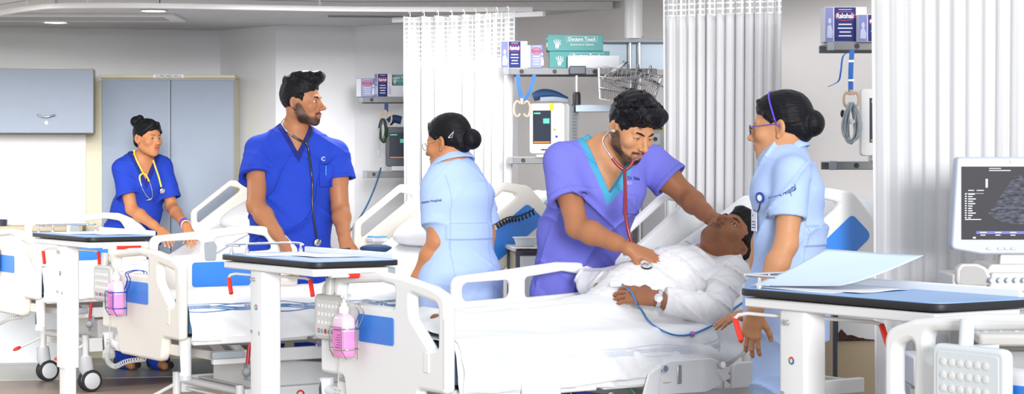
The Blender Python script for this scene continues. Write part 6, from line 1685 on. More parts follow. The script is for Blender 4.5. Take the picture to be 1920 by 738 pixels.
M_navy = mat('navy_fabric', (0.01, 0.05, 0.14), 0.7, bump=(60, 0.3, 0.003))
mb = MB(); mb.tube(catmull([(-0.10, 0, 0.035), (-0.05, 0, 0.052), (0.02, 0, 0.048), (0.09, 0, 0.02)], 6), [0.030 + 0.008 * math.sin(i * 0.25) for i in range(19)], 12, flat=0.75); mb.build('cuff_roll', M_navy, t, smooth=60)
mb = MB()
for k in range(3): mb.tube(catmull([(-0.06, -0.03, 0.030 - 0.008 * k), (0.02, -0.045, 0.032 - 0.008 * k), (0.09, -0.03, 0.020 - 0.006 * k), (0.10, 0.0, 0.012)], 6), 0.005, 8)
mb.each('hose', mat('grey_hose', (0.35, 0.4, 0.46), 0.5), t, smooth=60)
# wire basket with packets
t = thing('wire_basket', 'steel wire basket of plastic packets hung above the man in violet scrubs', 'basket', (X(1175, d2), d2 - 0.12, Z(165, d2)), rot=(0, 0.16, 0))
mb = MB(); bw, bd, bh = 0.175, 0.11, 0.085
for k in range(15):
    x = -bw + 2 * bw * k / 14; sc = 0.80
    mb.tube([(x, -bd, bh), (x * sc, -bd * sc, -bh), (x * sc, bd * sc, -bh), (x, bd, bh)], 0.0018, 6)
for k in range(7):
    y = -bd + 2 * bd * k / 6; mb.tube([(-bw, y, bh), (-bw * 0.8, y * 0.8, -bh), (bw * 0.8, y * 0.8, -bh), (bw, y, bh)], 0.0018, 6)
for z_, f in ((bh, 1.0), (0.03, 0.94), (-0.03, 0.87)): mb.tube([(-bw * f, -bd * f, z_), (bw * f, -bd * f, z_), (bw * f, bd * f, z_), (-bw * f, bd * f, z_)], 0.0026, 6, closed=True)
mb.build('wire_mesh', M_steel, t, smooth=60)
hk = MB()
for x in (-0.05, 0.03, 0.10): hk.tube(catmull([(x, 0.02, bh - 0.01), (x, 0.03, bh + 0.04), (x + 0.01, 0.06, bh + 0.055), (x + 0.02, 0.09, bh + 0.03)], 5), 0.003, 6)
hk.each('hook', M_chrome, t, smooth=60)
M_plas = mat('clear_packet', (0.75, 0.78, 0.80), 0.2, spec=0.7, bump=(25, 1.0, 0.01))
rr = np.random.RandomState(3)
for i, (x, y, z_, a, l, lab) in enumerate(((-0.085, -0.02, 0.075, -0.75, 0.17, 'clear plastic packet sticking up steeply from the wire basket'), (0.02, 0.0, 0.055, -0.35, 0.2, 'white paper packet lying across the middle of the wire basket'), (0.10, 0.01, 0.06, 0.3, 0.19, 'clear plastic packet leaning out low over the rim of the wire basket'), (-0.03, -0.03, -0.01, 0.2, 0.22, 'folded white packet at the bottom of the wire basket'))):
    n = 14; vs = []
    for a_ in range(n):
        for b_ in range(8):
            u, v = a_ / (n - 1) - 0.5, b_ / 7 - 0.5; vs.append((u * l, v * 0.12, 0.012 * math.cos(v * 3) * math.cos(u * 2.6) + 0.006 * math.sin(9 * u + 5 * v + i) ))
    for a_ in range(n):
        for b_ in range(8):
            u, v = a_ / (n - 1) - 0.5, b_ / 7 - 0.5; vs.append((u * l, v * 0.12, -0.010 * math.cos(v * 3) * math.cos(u * 2.6)))
    fs = []
    for q in (0, n * 8):
        for a_ in range(n - 1):
            for b_ in range(7): k = q + a_ * 8 + b_; fs.append((k, k + 8, k + 9, k + 1))
    o = MB().add(vs, fs).build('packet', M_plas if i != 1 else M_boxwhite, None, smooth=180); bpy.context.view_layer.update()
    o.matrix_world = t.matrix_world @ Matrix.Translation((x, y, z_)) @ Matrix.Rotation(a, 4, 'Y'); tag(o, lab, 'packet')
# vacuum outlet
t = thing('wall_outlet', 'grey suction outlet box with a yellow strip, beside the hair of the leaning man', 'outlet', (X(1219, d2), d2 + 0.26, Z(281, d2)))
MB().bx(0, 0.14, 0.0, 0.04, 0, 0.135).build('outlet_box', M_ltgrey, t, bevel=0.004); MB().bx(0.006, 0.13, -0.002, 0, 0.112, 0.13).build('yellow_strip', mat('yellow_paper', (0.75, 0.65, 0.03), 0.6), t)
link('lettering', text_mesh('VACUUM', 0.018, frame_m((0.05, -0.003, 0.121), (1, 0, 0), (0, -1, 0)), bold=0.0005), t, M_black_ink)
MB().bx(0.02, 0.075, -0.006, 0, 0.03, 0.095).build('socket_plate', M_boxwhite, t, bevel=0.003); MB().lathe([(0.001, -0.012), (0.010, -0.012), (0.012, -0.006)], (0.047, 0, 0.063), 16, 'y').build('socket', M_dark, t, smooth=40)
# --- right station (above the nurse at the right)
d3 = 8.9
shelf_rail(1552, 1700, 79, 94, d3, 'grey metal shelf carrying two blue cartons beside the bright curtain', (1607,))
shelf_rail(1556, 1700, 302, 318, d3, 'lower grey metal shelf under the coil of grey monitor cables', (1606,))
carton(1547, 1625, 13, 78, d3 + 0.02, 'blue', 'large blue carton with a red ring beside the top of the bright curtain', side_frac=0.22, depth=0.14)
carton(1609, 1680, 27, 78, d3 - 0.035, 'blue', 'smaller blue carton in front of the large one beside the bright curtain', side_frac=0.26, depth=0.05)
t = thing('strap', 'light blue strap hanging straight down above the grey cable coil', 'strap', (X(1595, d3), d3 - 0.025, Z(94, d3)))
mb = MB(); flat_strip(mb, [(0.002, 0, 0.0), (-0.004, -0.003, -0.09), (-0.004, 0.0, Z(172, d3) - Z(94, d3))], 0.022); mb.build('strap_band', M_strap, t, smooth=40)
MB().bx(-0.016, 0.010, -0.004, 0.004, -0.055, -0.045).bx(-0.016, 0.010, -0.004, 0.004, -0.14, -0.13).each('buckle', M_steel, t, bevel=0.001)
mb = MB(); flat_strip(mb, [(-0.010, 0.0, -0.01), (-0.04, -0.01, -0.03), (-0.05, -0.01, -0.10), (-0.06, 0.0, -0.14), (-0.105, 0.0, Z(163, d3) - Z(94, d3))], 0.008); mb.build('loose_ribbon', M_strap, t, smooth=40)
scissors(1596, 168, 205, d3 - 0.03, 'peach plastic hook holding the grey cable coil', double=True)
def coil(px, y0, y1, d, label, cols, r=0.0026, n=11, seed=0, wd=0.045):
    t = thing('cable_coil', label, 'cable', (X(px, d), d, Z(y0, d))); H_ = Z(y0, d) - Z(y1, d); r_ = np.random.RandomState(seed)
    for k in range(n):
        a = r_.uniform(-0.35, 0.35); w_ = wd * r_.uniform(0.25, 1.0); hh = H_ * r_.uniform(0.86, 1.0); dy = r_.uniform(-0.018, 0.018)
        P = [(w_ * math.sin(q) * (1 - 0.25 * math.cos(q)) + a * 0.02 * math.cos(q), dy + 0.006 * math.sin(2 * q), -hh / 2 + hh / 2 * math.cos(q)) for q in np.linspace(0, 2 * PI, 26, endpoint=False)]
        MB().tube([np.array(p) for p in P], r, 6, closed=True).build('cable_loop', cols[k % len(cols)], t, smooth=60)
    return t
M_gcab = mat('grey_cable', (0.45, 0.50, 0.53), 0.5); M_gcab2 = mat('grey_cable_dark', (0.28, 0.33, 0.36), 0.5)
tc = coil(1596, 192, 270, d3 - 0.045, 'coil of grey monitor cables hanging from a peach hook', [M_gcab, M_gcab, M_gcab2], n=24, seed=2)
MB().lathe([(0.001, -0.03), (0.011, -0.03), (0.012, -0.01)], (0.0, -0.005, -0.085), 14, 'y').build('connector', M_boxwhite, tc, smooth=40)
MB().ball((-0.040, -0.012, -0.05), (0.010, 0.01, 0.018)).build('sensor_plug', M_black, tc, smooth=60)
tm, hm = monitor(1614, 166, 292, d3 - 0.02, 0.26, 0.10, 0.0, 'white monitor peeping out from behind the bright curtain', M_creamw, M_ltgrey, (0.15, 0.85))
MB().bx(0.05, 0.2, 0.0, 0.1, Z(302, d3) - Z(292, d3), 0.002).build('foot', M_creamw, tm, bevel=0.003)
# --- left station (behind the man in royal blue)
d1 = 13.3
shelf_rail(673, 760, 182, 192, d1, 'grey metal shelf beside the net-topped curtain, carrying cartons', (697,))
shelf_rail(681, 760, 320, 333, d1, 'lower grey metal shelf under the black monitor beside the net-topped curtain', (701,))
carton(668, 702, 147, 181.5, d1 + 0.04, 'faded', 'pale faded carton beside the dark blue one, near the net-topped curtain')
carton(702, 735, 138, 181.5, d1 + 0.02, 'blue', 'dark blue carton with a red ring on the shelf beside the net-topped curtain', side_frac=0.2)
carton(734, 756, 160, 181.5, d1 + 0.02, 'plain', 'small white carton under the small teal one by the net-topped curtain')
carton(737, 756, 140, 159.5, d1 + 0.05, 'teal', 'small teal carton stacked on the white one beside the net-topped curtain')
t = thing('strap', 'dark blue strap hanging above the tangle of coloured wires', 'strap', (X(725, d1), d1 - 0.03, Z(192, d1)))
mb = MB(); flat_strip(mb, [(0, 0, 0.0), (0, 0, Z(209, d1) - Z(192, d1))], 0.026); mb.build('strap_band', mat('dark_blue_strap', (0.02, 0.06, 0.20), 0.6), t, smooth=40)
scissors(723, 206, 236, d1 - 0.035, 'peach plastic clip under the dark blue strap')
M_wy = mat('wire_yellow', (0.5, 0.42, 0.12), 0.5); M_wg = mat('wire_green', (0.05, 0.18, 0.08), 0.5); M_wk = mat('wire_black', (0.02, 0.02, 0.03), 0.5)
coil(718, 222, 268, d1 - 0.05, 'tangle of black, green and yellow wires hanging beside the black monitor', [M_wk, M_wg, M_wy, M_wk], n=12, seed=5, wd=0.035)
t = MB().tube(catmull([P3(711, 240, d1 - 0.06), P3(709, 262, d1 - 0.06), P3(710, 280, d1 - 0.06)], 6), 0.006, 8).build('cable_end', M_gcab, None, smooth=60); MBt = MB()
tag(t, 'grey cable end with a plug hanging below the wire tangle', 'cable'); MB().box(tuple(P3(710, 287, d1 - 0.06)), (0.022, 0.02, 0.05)).build('plug', M_gcab, t, bevel=0.003)
tm, hm = monitor(723, 238, 312, d1 - 0.02, 0.24, 0.08, 0.05, 'black patient monitor half hidden behind the net-topped curtain', M_dark, M_dark, (0.10, 0.92))
MB().bx(0.04, 0.2, 0.0, 0.10, Z(320, d1) - Z(312, d1), 0.004).build('foot', M_boxwhite, tm, bevel=0.003)
t = thing('pressure_cuff', 'navy cuff bundled on top of the black monitor beside the net-topped curtain', 'cuff', (X(738, d1), d1 + 0.02, Z(238, d1)))
MB().tube(catmull([(-0.035, 0, 0.03), (0.0, 0, 0.055), (0.05, 0, 0.045)], 6), 0.03, 12, flat=0.9).build('cuff_roll', M_navy, t, smooth=60)
t = MB().tube(catmull([P3(714, 315, d1 - 0.03), P3(705, 345, 12.9), P3(688, 385, 12.6), P3(668, 418, 12.3), P3(652, 440, 12.0), P3(640, 475, 11.8), P3(640, 560, 11.8)], 8), 0.006, 8).build('blue_cable', mat('blue_cable', (0.03, 0.14, 0.32), 0.5), None, smooth=60)
tag(t, 'thin blue cable sagging from the lower shelf down behind the man in royal blue', 'cable')
# far right pendant corner
d4 = 7.9
t = thing('ceiling_pendant', 'dark crossbar end of a pendant beyond the bright curtain', 'pendant', (X(1909, d4), d4, 0))
MB().bx(0, 0.3, 0, 0.04, Z(10, d4), Z(2, d4)).build('crossbar', M_mgrey, t, bevel=0.003); MB().bx(0.016, 0.4, 0.05, 0.06, Z(130, d4), Z(10, d4)).build('back_plate', mat('pale_blue_panel', (0.50, 0.62, 0.74), 0.4), t)
MB().cyl((0.22, 0.06, 0.02), (0.22, 0.06, 2.5), 0.03).build('column', M_white, t, smooth=40)

# ---------------------------------------------------------------- lockers and small things between the beds
def locker(loc, rz, label, ztop=0.93, door_z=0.52):
    t = thing('bedside_locker', label, 'locker', (loc[0], loc[1], 0), rz); w, dp_ = 0.42, 0.40
    MB().bx(0.012, w - 0.012, 0.006, dp_, 0.04, ztop - 0.03).build('body', M_tan, t, bevel=0.003)
    f = MB()
    for x in (0, w - 0.018):
        for y in (0, dp_ - 0.018): f.bx(x, x + 0.018, y, y + 0.018, 0.04, ztop - 0.02)
    f.bx(0, w, -0.002, 0.012, ztop - 0.035, ztop - 0.02); f.build('corner_frame', M_dark, t, bevel=0.002)
    MB().bx(0.02, w - 0.02, -0.004, 0.008, door_z, ztop - 0.04).build('drawer', M_frame, t, bevel=0.003)
    dr = t.children[-1]
    MB().tube([(w * 0.42, -0.004, ztop - 0.09), (w * 0.42, -0.028, ztop - 0.09), (w * 0.66, -0.028, ztop - 0.09), (w * 0.66, -0.004, ztop - 0.09)], 0.006, 8).build('handle', M_mgrey, dr, smooth=60)
    r_ = np.random.RandomState(int(loc[0] * 100) % 97)
    st = MB(); pts = [(0.02, door_z + 0.002)]
    for k in range(14): pts.append((0.02 + k * 0.014, door_z + 0.05 * math.exp(-k * 0.18) * r_.uniform(0.6, 1.3) + 0.004))
    pts.append((0.22, door_z + 0.002)); st.prism(pts, -0.0052, -0.004); st.build('rust_patch', M_rust, dr)
    MB().bx(-0.01, w + 0.01, -0.012, dp_, ztop - 0.02, ztop).build('top', M_ltgrey, t, bevel=0.004)
    tp = t.children[-1]; st = MB(); pts = [(0.0, ztop - 0.018)]
    for k in range(12): pts.append((k * 0.02, ztop - 0.006 + 0.004 * r_.rand()))
    pts.append((0.23, ztop - 0.018)); st.prism(pts, -0.0135, -0.0122); st.build('rust_patch', M_rust, tp)
    MB().bx(0.02, w - 0.02, -0.06, dp_, 0.16, 0.175).build('lower_shelf', M_frame, t, bevel=0.003)
    for x in (0.02, w - 0.02):
        for y in (0.02, dp_ - 0.02): MB().lathe([(0.001, -0.01), (0.022, -0.01), (0.025, 0), (0.022, 0.01), (0.001, 0.01)], (x, y, 0.025), 16, 'x').build('castor', M_black, t, smooth=40)
    return t
lk = locker((X(967, 9.35), 9.35), math.radians(6), 'bedside locker with a rusty top edge and dark frame, seen beside the leaning man', ztop=Z(464, 9.35))
locker((X(1563, 9.0), 9.0), math.radians(6), 'bedside locker with a rusty white drawer, seen under the nearest overbed table', ztop=0.78, door_z=Z(640, 9.0))
t = thing('basin', 'translucent white plastic basin standing on the rusty-topped locker', 'basin', (X(985, 9.35) , 9.5, Z(464, 9.35)))
MB().lathe([(0.001, 0.001), (0.042, 0.001), (0.055, 0.04), (0.062, 0.042), (0.060, 0.045), (0.052, 0.043), (0.040, 0.006), (0.001, 0.005)], n=30).build('basin_body', mat('cloudy_plastic', (0.62, 0.66, 0.66), 0.3), t, smooth=50)
t = thing('cable_stand', 'black coiled cable draped along the raised head rail of the empty bed', 'cable', (0, 0, 0))
bpy.data.objects.remove(t)
P = catmull([P3(930, 424, 9.70), P3(952, 412, 9.74), P3(976, 408, 9.77), P3(1003, 396, 9.80)], 60); hel = []
for i in range(len(P) - 1):
    for k in range(2):
        p = lerp(P[i], P[i + 1], k / 2); tt = nrm(P[i + 1] - P[i]); a1 = nrm(np.cross(tt, [0, 1, 0])); a2 = np.cross(tt, a1); w_ = (i + k / 2) * 0.42
        hel.append(p + 0.013 * (math.cos(w_) * a1 + math.sin(w_) * a2))
o = MB().tube(hel, 0.004, 6).build('coiled_cable', M_black, None, smooth=60); tag(o, 'black coiled cable draped along the raised head rail of the empty bed', 'cable')
# device and pouch on the empty bed
def bl(bed, x, y, z): return np.array(bed.location) + Matrix.Rotation(bed.rotation_euler.z, 3, 'Z') @ Vector((x, y, z))
p = bl(bed2, 1.44, 0.80, prof(1.44, T28, 0.745)); t = thing('handheld_device', 'small white device with light blue lid on the empty bed behind the standing nurse', 'device', p, TH + 0.2)
MB().bx(-0.05, 0.05, -0.03, 0.03, 0.03, 0.055).build('device_body', M_boxwhite, t, bevel=0.006); MB().bx(-0.045, 0.045, -0.032, 0.028, 0.055, 0.064).build('lid', mat('light_blue_plastic', (0.20, 0.45, 0.66), 0.4), t, bevel=0.003)
p = bl(bed2, 1.40, 0.74, prof(1.40, T28, 0.745)); o = MB().ball((0, 0, 0.022), (0.085, 0.05, 0.022)).build('pouch', M_navy, None, smooth=60); o.location = p; tag(o, 'flat navy pouch beside the small device on the empty bed', 'pouch')

# ---------------------------------------------------------------- ultrasound machine
du = 6.8
M_us = mat('ultrasound_grey', (0.42, 0.46, 0.54), 0.4); M_usw = mat('ultrasound_white', (0.62, 0.61, 0.58), 0.45)
ux, ud = X(1893, du), du
t = thing('ultrasound_machine', 'ultrasound machine with a large grey-framed screen before the bright curtain', 'ultrasound machine', (ux, ud, 0))
zt_, zb_ = Z(294, du), Z(478, du)
fr_ = [(-0.186, zt_, 0.015), (0.186, zt_, 0.015), (0.205, zb_ + 0.022, 0.02), (0.10, zb_ + 0.004, 0.1), (-0.10, zb_ + 0.004, 0.1), (-0.205, zb_ + 0.022, 0.02)]
mo = MB().prism(rounded(fr_, 0.02, 4), -0.03, 0.03).build('monitor', M_us, t, bevel=0.006)
sx0, sx1, sz0, sz1 = X(1799, du) - ux, 0.165, Z(448, du), Z(312, du)
scn = MB().bx(sx0, sx1, -0.034, -0.030, sz0, sz1).build('screen', mat('us_screen', (0.02, 0.02, 0.025), 0.4, spec=0.12, emis=((0.10, 0.09, 0.10), 0.12)), mo)
# the scan sector
def sector():
    m = bpy.data.materials.new('scan_echo'); m.use_nodes = True; nt = m.node_tree; b = nt.nodes['Principled BSDF']; tc_ = nt.nodes.new('ShaderNodeTexCoord'); n = nt.nodes.new('ShaderNodeTexNoise'); n.inputs['Scale'].default_value = 90; n.inputs['Detail'].default_value = 6
    mp = nt.nodes.new('ShaderNodeMapping'); mp.inputs['Scale'].default_value = (0.5, 1, 1.6); nt.links.new(tc_.outputs['Object'], mp.inputs['Vector']); nt.links.new(mp.outputs['Vector'], n.inputs['Vector'])
    r = nt.nodes.new('ShaderNodeValToRGB'); r.color_ramp.elements[0].position = 0.35; r.color_ramp.elements[0].color = (0.02, 0.02, 0.03, 1); r.color_ramp.elements[1].position = 0.8; r.color_ramp.elements[1].color = (0.25, 0.27, 0.38, 1)
    nt.links.new(n.outputs['Fac'], r.inputs['Fac']); nt.links.new(r.outputs['Color'], b.inputs['Emission Color']); b.inputs['Emission Strength'].default_value = 0.6; b.inputs['Specular IOR Level'].default_value = 0.1; b.inputs['Base Color'].default_value = (0.02, 0.02, 0.02, 1); return m
apx, apz = 0.02, sz1 - 0.03; pts = [(apx - 0.01, apz), (apx + 0.01, apz)]
R_ = 0.165
for a in np.linspace(38, -38, 20): pts.append((apx + R_ * math.sin(math.radians(a)), apz - R_ * math.cos(math.radians(a))))
MB().prism(pts, -0.0348, -0.0342).build('scan_image', sector(), scn)
M_glow = mat('screen_text', (0.5, 0.5, 0.55), 0.5, emis=((0.55, 0.55, 0.70), 0.8)); M_gbar = mat('screen_bar', (0.05, 0.06, 0.3), 0.5, emis=((0.06, 0.08, 0.40), 0.8))
uz = lambda y: Z(y, du); uxx = lambda px: X(px, du) - ux
g = MB()
for k in range(11): g.bx(uxx(1805), uxx(1808), -0.0352, -0.0345, uz(364 + k * 4.4), uz(362 + k * 4.4)); g.bx(uxx(1811), uxx(1811 + (12, 8, 14, 9, 13, 8, 7, 8, 14, 8, 5)[k]), -0.0352, -0.0345, uz(364.3 + k * 4.4), uz(362.6 + k * 4.4))
g.bx(uxx(1811), uxx(1822), -0.0352, -0.0345, uz(357), uz(355.6)); g.bx(uxx(1827), uxx(1840), -0.0352, -0.0345, uz(357), uz(355.6)); g.bx(uxx(1805), uxx(1840), -0.0352, -0.0345, uz(362.2), uz(361.8)); g.bx(uxx(1850), uxx(1872), -0.0352, -0.0345, uz(316), uz(314.8)); g.bx(uxx(1850), uxx(1890), -0.0352, -0.0345, uz(320), uz(318.6))
g.bx(uxx(1843.5), uxx(1847.5), -0.0352, -0.0345, uz(351), uz(335)); g.bx(uxx(1805), uxx(1835), -0.0352, -0.0345, uz(411), uz(409.8))
for k in range(4): g.bx(uxx(1833 + k * 28), uxx(1845 + k * 28), -0.0356, -0.035, uz(435.5), uz(434)); g.bx(uxx(1834 + k * 28), uxx(1843 + k * 28), -0.0356, -0.035, uz(440.5), uz(439))
g.bx(uxx(1820), uxx(1825), -0.0352, -0.0345, uz(446), uz(443)); g.each('screen_writing', M_glow, scn)
MB().bx(uxx(1826), sx1, -0.0352, -0.0345, uz(437.5), uz(432.5)).build('status_bar', M_gbar, scn)
MB().lathe([(0.001, -0.034), (0.008, -0.034), (0.009, -0.030)], (0.0, 0, Z(301, du)), 20, 'y').build('logo_disc', M_boxwhite, mo, smooth=40)
for px, w_ in ((1850, 0.016), (1871, 0.018), (1884, 0.018), (1896, 0.018)): MB().bx(uxx(px) - w_ / 2, uxx(px) + w_ / 2, -0.035, -0.030, Z(467, du), Z(462.5, du)).build('button', M_ltgrey, mo, bevel=0.0015)
MB().prism([(-0.035, zb_ - 0.05), (0.10, zb_ - 0.05), (0.10, zb_ + 0.02), (-0.03, zb_ + 0.02)], 0.0, 0.05).build('neck', M_usw, t, bevel=0.004)
cz = Z(500, du)
MB().prism([(-0.20, 0.86), (0.28, 0.86), (0.28, Z(494, du)), (-0.07, Z(494, du)), (-0.09, Z(512, du)), (-0.20, Z(512, du))], -0.03, 0.22).build('console', M_usw, t, bevel=0.008)
spk = MB().prism(rounded([(-0.192, Z(533, du)), (-0.06, Z(533, du)), (-0.09, Z(500, du)), (-0.12, Z(493, du)), (-0.175, Z(493, du)), (-0.19, Z(503, du))], 0.02, 4), -0.055, 0.0).build('speaker', M_usw, t, bevel=0.008)
MB().prism(rounded([(-0.183, Z(531, du)), (-0.078, Z(531, du)), (-0.10, Z(503, du)), (-0.125, Z(497, du)), (-0.170, Z(497, du)), (-0.18, Z(505, du))], 0.015, 4), -0.057, -0.054).build('grille', mat('speaker_cloth', (0.42, 0.41, 0.40), 0.8, bump=(300, 1.0, 0.002)), spk)
cb = MB().prism([(-0.085, Z(544, du)), (0.28, Z(544, du)), (0.28, Z(509, du)), (-0.075, Z(509, du))], -0.065, -0.02).build('control_bar', M_usw, t, bevel=0.006)
for px in range(1849, 1945, 15): MB().lathe([(0.001, -0.024), (0.008, -0.024), (0.0095, 0.0), (0.0105, 0.001)], (uxx(px), -0.065, Z(522.5, du)), 18, 'y').build('knob', M_us, cb, smooth=40)
dk = MB(); dk.M = Matrix.Translation((0, -0.065, 0.84)) @ Matrix.Rotation(math.radians(6), 4, 'X'); dk.bx(-0.20, 0.28, -0.36, 0.0, -0.04, 0.0); dko = dk.build('keyboard_deck', M_usw, t, bevel=0.01)
for i in range(9):
    for j in range(4):
        kb = MB(); kb.M = Matrix.Translation((0, -0.065, 0.84)) @ Matrix.Rotation(math.radians(6), 4, 'X'); big = (i * 7 + j * 3) % 5 == 0
        kb.lathe([(0.001, 0.012 if big else 0.004), (0.014 if big else 0.009, 0.010 if big else 0.004), (0.015 if big else 0.010, 0.0)], (-0.17 + i * 0.05, -0.30 + j * 0.06, 0.0), 14); kb.build('key', M_us if (i + j) % 2 or big else M_ltgrey, dko, smooth=40)
MB().bx(-0.16, 0.28, -0.02, 0.20, 0.16, 0.80).build('cart_body', mat('beige_case', (0.36, 0.34, 0.30), 0.5), t, bevel=0.01)
MB().bx(-0.13, 0.06, -0.06, 0.0, Z(690, du) + 0.0, Z(655, du)).build('drive_tray', M_ltgrey, t, bevel=0.003)
pr = MB().bx(uxx(1700), uxx(1745), -0.12, 0.10, 0.60, Z(662, du)).build('printer', M_boxwhite, t, bevel=0.008)
MB().bx(uxx(1722), uxx(1737), -0.123, -0.119, Z(676, du), Z(668, du)).build('display', M_dark, pr); MB().bx(uxx(1726), uxx(1738), -0.123, -0.119, Z(712, du), Z(681, du)).build('paper_slot', M_ltgrey, pr)
MB().bx(uxx(1700), -0.15, -0.06, 0.08, 0.52, 0.60).build('printer_bracket', M_ltgrey, t, bevel=0.004)
MB().bx(-0.20, 0.30, -0.30, 0.22, 0.10, 0.16).build('base', M_us, t, bevel=0.01)
for x in (-0.16, 0.26):
    for y in (-0.26, 0.18): MB().lathe([(0.001, -0.018), (0.045, -0.018), (0.052, 0), (0.045, 0.018), (0.001, 0.018)], (x, y, 0.052), 20, 'x').build('castor', M_black, t, smooth=40)
# pillow heap on the near right bed
pillow(bed4, 0.62, 0.50, 0.80, 0.1, 'white pillow on the nearest bed, under the ultrasound machine', seed=9, size=(0.5, 0.6, 0.14))

# ---------------------------------------------------------------- worn things
def worn(pts_list, hit, m, name, label, cat, r=0.004, off=0.004, parts=()):
    root = None
    return None
HB_ = Hit([pB] + [kid(pB, 'scrub_top')]); HA_ = Hit([pA, kid(pA, 'scrub_top')]); HD_ = Hit([pD, kid(pD, 'scrub_top')])
HC_ = Hit([kid(pC, 'tunic'), kid(pC, 'collar')]); HF_ = Hit([kid(pF, 'tunic'), kid(pF, 'collar')]); HP_ = Hit([pP, kid(pP, 'shirt'), top, bpy.data.objects.get('bed_sheet.003')])
def root_at(name, label, cat, p): return thing(name, label, cat, tuple(p))
def tube_part(name, P, r, m, root, n=10):
    o = np.array(root.location); return MB().tube([np.array(p) - o for p in P], r, n).build(name, m, root, smooth=60)
M_stb = mat('black_tubing', (0.012, 0.012, 0.015), 0.3, spec=0.7); M_sty = mat('yellow_tubing', (0.72, 0.62, 0.06), 0.35); M_str = mat('wine_tubing', (0.20, 0.008, 0.025), 0.3, spec=0.6)
def chestpiece(root, p, n, r, m=None):
    M_ = frame_m(np.array(p) - np.array(root.location), (1, 0, 0.01), n); mb = MB(); mb.M = M_
    mb.lathe([(0.001, -0.004), (r, -0.004), (r, 0.004), (r * 0.86, 0.007), (r * 0.5, 0.008), (r * 0.45, 0.012), (0.001, 0.012)], n=26); c = mb.build('chest_piece', M_chrome, root, smooth=40)
    mb = MB(); mb.M = M_; mb.lathe([(r * 0.99, 0.0035), (r * 1.06, 0.001), (r * 1.06, -0.002), (r * 0.99, -0.0042)], n=26); mb.build('rim', M_black, c, smooth=40)
# black stethoscope
def offd(P, dy): return [np.array(p) + np.array([0, -dy, 0]) for p in P]
p0 = HB_.px(581, 300)[0]; r_ = root_at('stethoscope', 'black stethoscope with silver ear tubes hanging down the front of the man in royal blue', 'stethoscope', p0)
P = HB_.path([(533, 221, dB - 0.02), (528, 230, dB - 0.07), (538, 246), (552, 256), (566, 264), (573, 269)], 0.006)
tube_part('ear_tube', catmull(P, 5), 0.0042, M_chrome, r_)
P = HB_.path([(548, 254), (560, 262), (573, 268), (578, 282), (580, 300), (583, 325), (585, 347), (588, 385), (590, 425), (592, 444)], 0.007)
tube_part('tubing', catmull(P, 5), 0.0060, M_stb, r_)
P = HB_.path([(584, 243), (582, 255), (574, 267)], 0.006); tube_part('ear_tube', catmull(P, 5), 0.005, M_stb, r_)
h = HB_.px(593, 453, 0.012); chestpiece(r_, h[0], h[1], 0.021)
# yellow stethoscope
p0 = HA_.px(270, 330)[0]; r_ = root_at('stethoscope', 'yellow stethoscope hanging round the neck of the leaning woman', 'stethoscope', p0)
P = HA_.path([(252, 281, 12.9), (253, 290), (257, 303), (263, 317), (268, 325), (276, 330), (279, 340)], 0.007); tube_part('tubing', catmull(P, 5), 0.0060, M_sty, r_)
P = HA_.path([(268, 325), (262, 330), (262, 340)], 0.007); tube_part('tubing', catmull(P, 5), 0.0060, M_sty, r_)
P = HA_.path([(262, 338), (266, 352), (274, 366), (282, 373), (272, 374)], 0.006); tube_part('ear_tube', catmull(P, 5), 0.0030, M_chrome, r_)
P = HA_.path([(279, 339), (284, 355), (284, 370), (276, 374)], 0.006); tube_part('ear_tube', catmull(P, 5), 0.0030, M_chrome, r_)
P = HA_.path([(286, 301), (290, 314), (296, 331), (301, 350)], 0.007); tube_part('tubing', catmull(P, 5), 0.0060, M_sty, r_)
h = HA_.px(303, 357, 0.010); chestpiece(r_, h[0], h[1], 0.020)
# wine red stethoscope
p0 = HD_.px(1172, 340)[0]; r_ = root_at('stethoscope', 'dark red stethoscope worn in the ears of the man bending over the patient', 'stethoscope', p0)
pe = HDf.p(0.086, 0.006, -0.012); pe2 = HDf.p(-0.086, 0.006, -0.012)
P = [pe, pe + HDf.d(0.014, -0.004, -0.004)] + HD_.path([(1131, 262, 7.93), (1138, 282, 7.90), (1150, 299, 7.90)], 0.01); tube_part('ear_tube', catmull(P, 6), 0.0036, M_chrome, r_)
P = [pe2, P3(1214, 272, 8.12), P3(1203, 288, 8.02), P3(1188, 302, 7.90)]; tube_part('ear_tube', catmull(P, 6), 0.0036, M_chrome, r_)
tube_part('ear_tip', [pe, pe + HDf.d(0.010, 0, 0)], 0.0065, M_ltgrey, r_)
P = [P3(1148, 296, 7.90), P3(1158, 309, 7.90), P3(1171, 319, 7.90)]; tube_part('tubing', catmull(P, 6), 0.0065, M_str, r_)
P = [P3(1188, 299, 7.90), P3(1182, 311, 7.90), P3(1172, 319, 7.90)]; tube_part('tubing', catmull(P, 6), 0.0065, M_str, r_)
P = [P3(1171, 317, 7.90), P3(1172, 345, 7.86), P3(1173, 380, 7.83), P3(1174, 410, 7.81), P3(1180, 440, 7.80), P3(1188, 463, 7.80), P3(1198, 482, 7.78)]; tube_part('tubing', catmull(P, 6), 0.0078, M_str, r_)
h = HP_.px(1213, 500, 0.004)
if h: chestpiece(r_, h[0], h[1], 0.021)
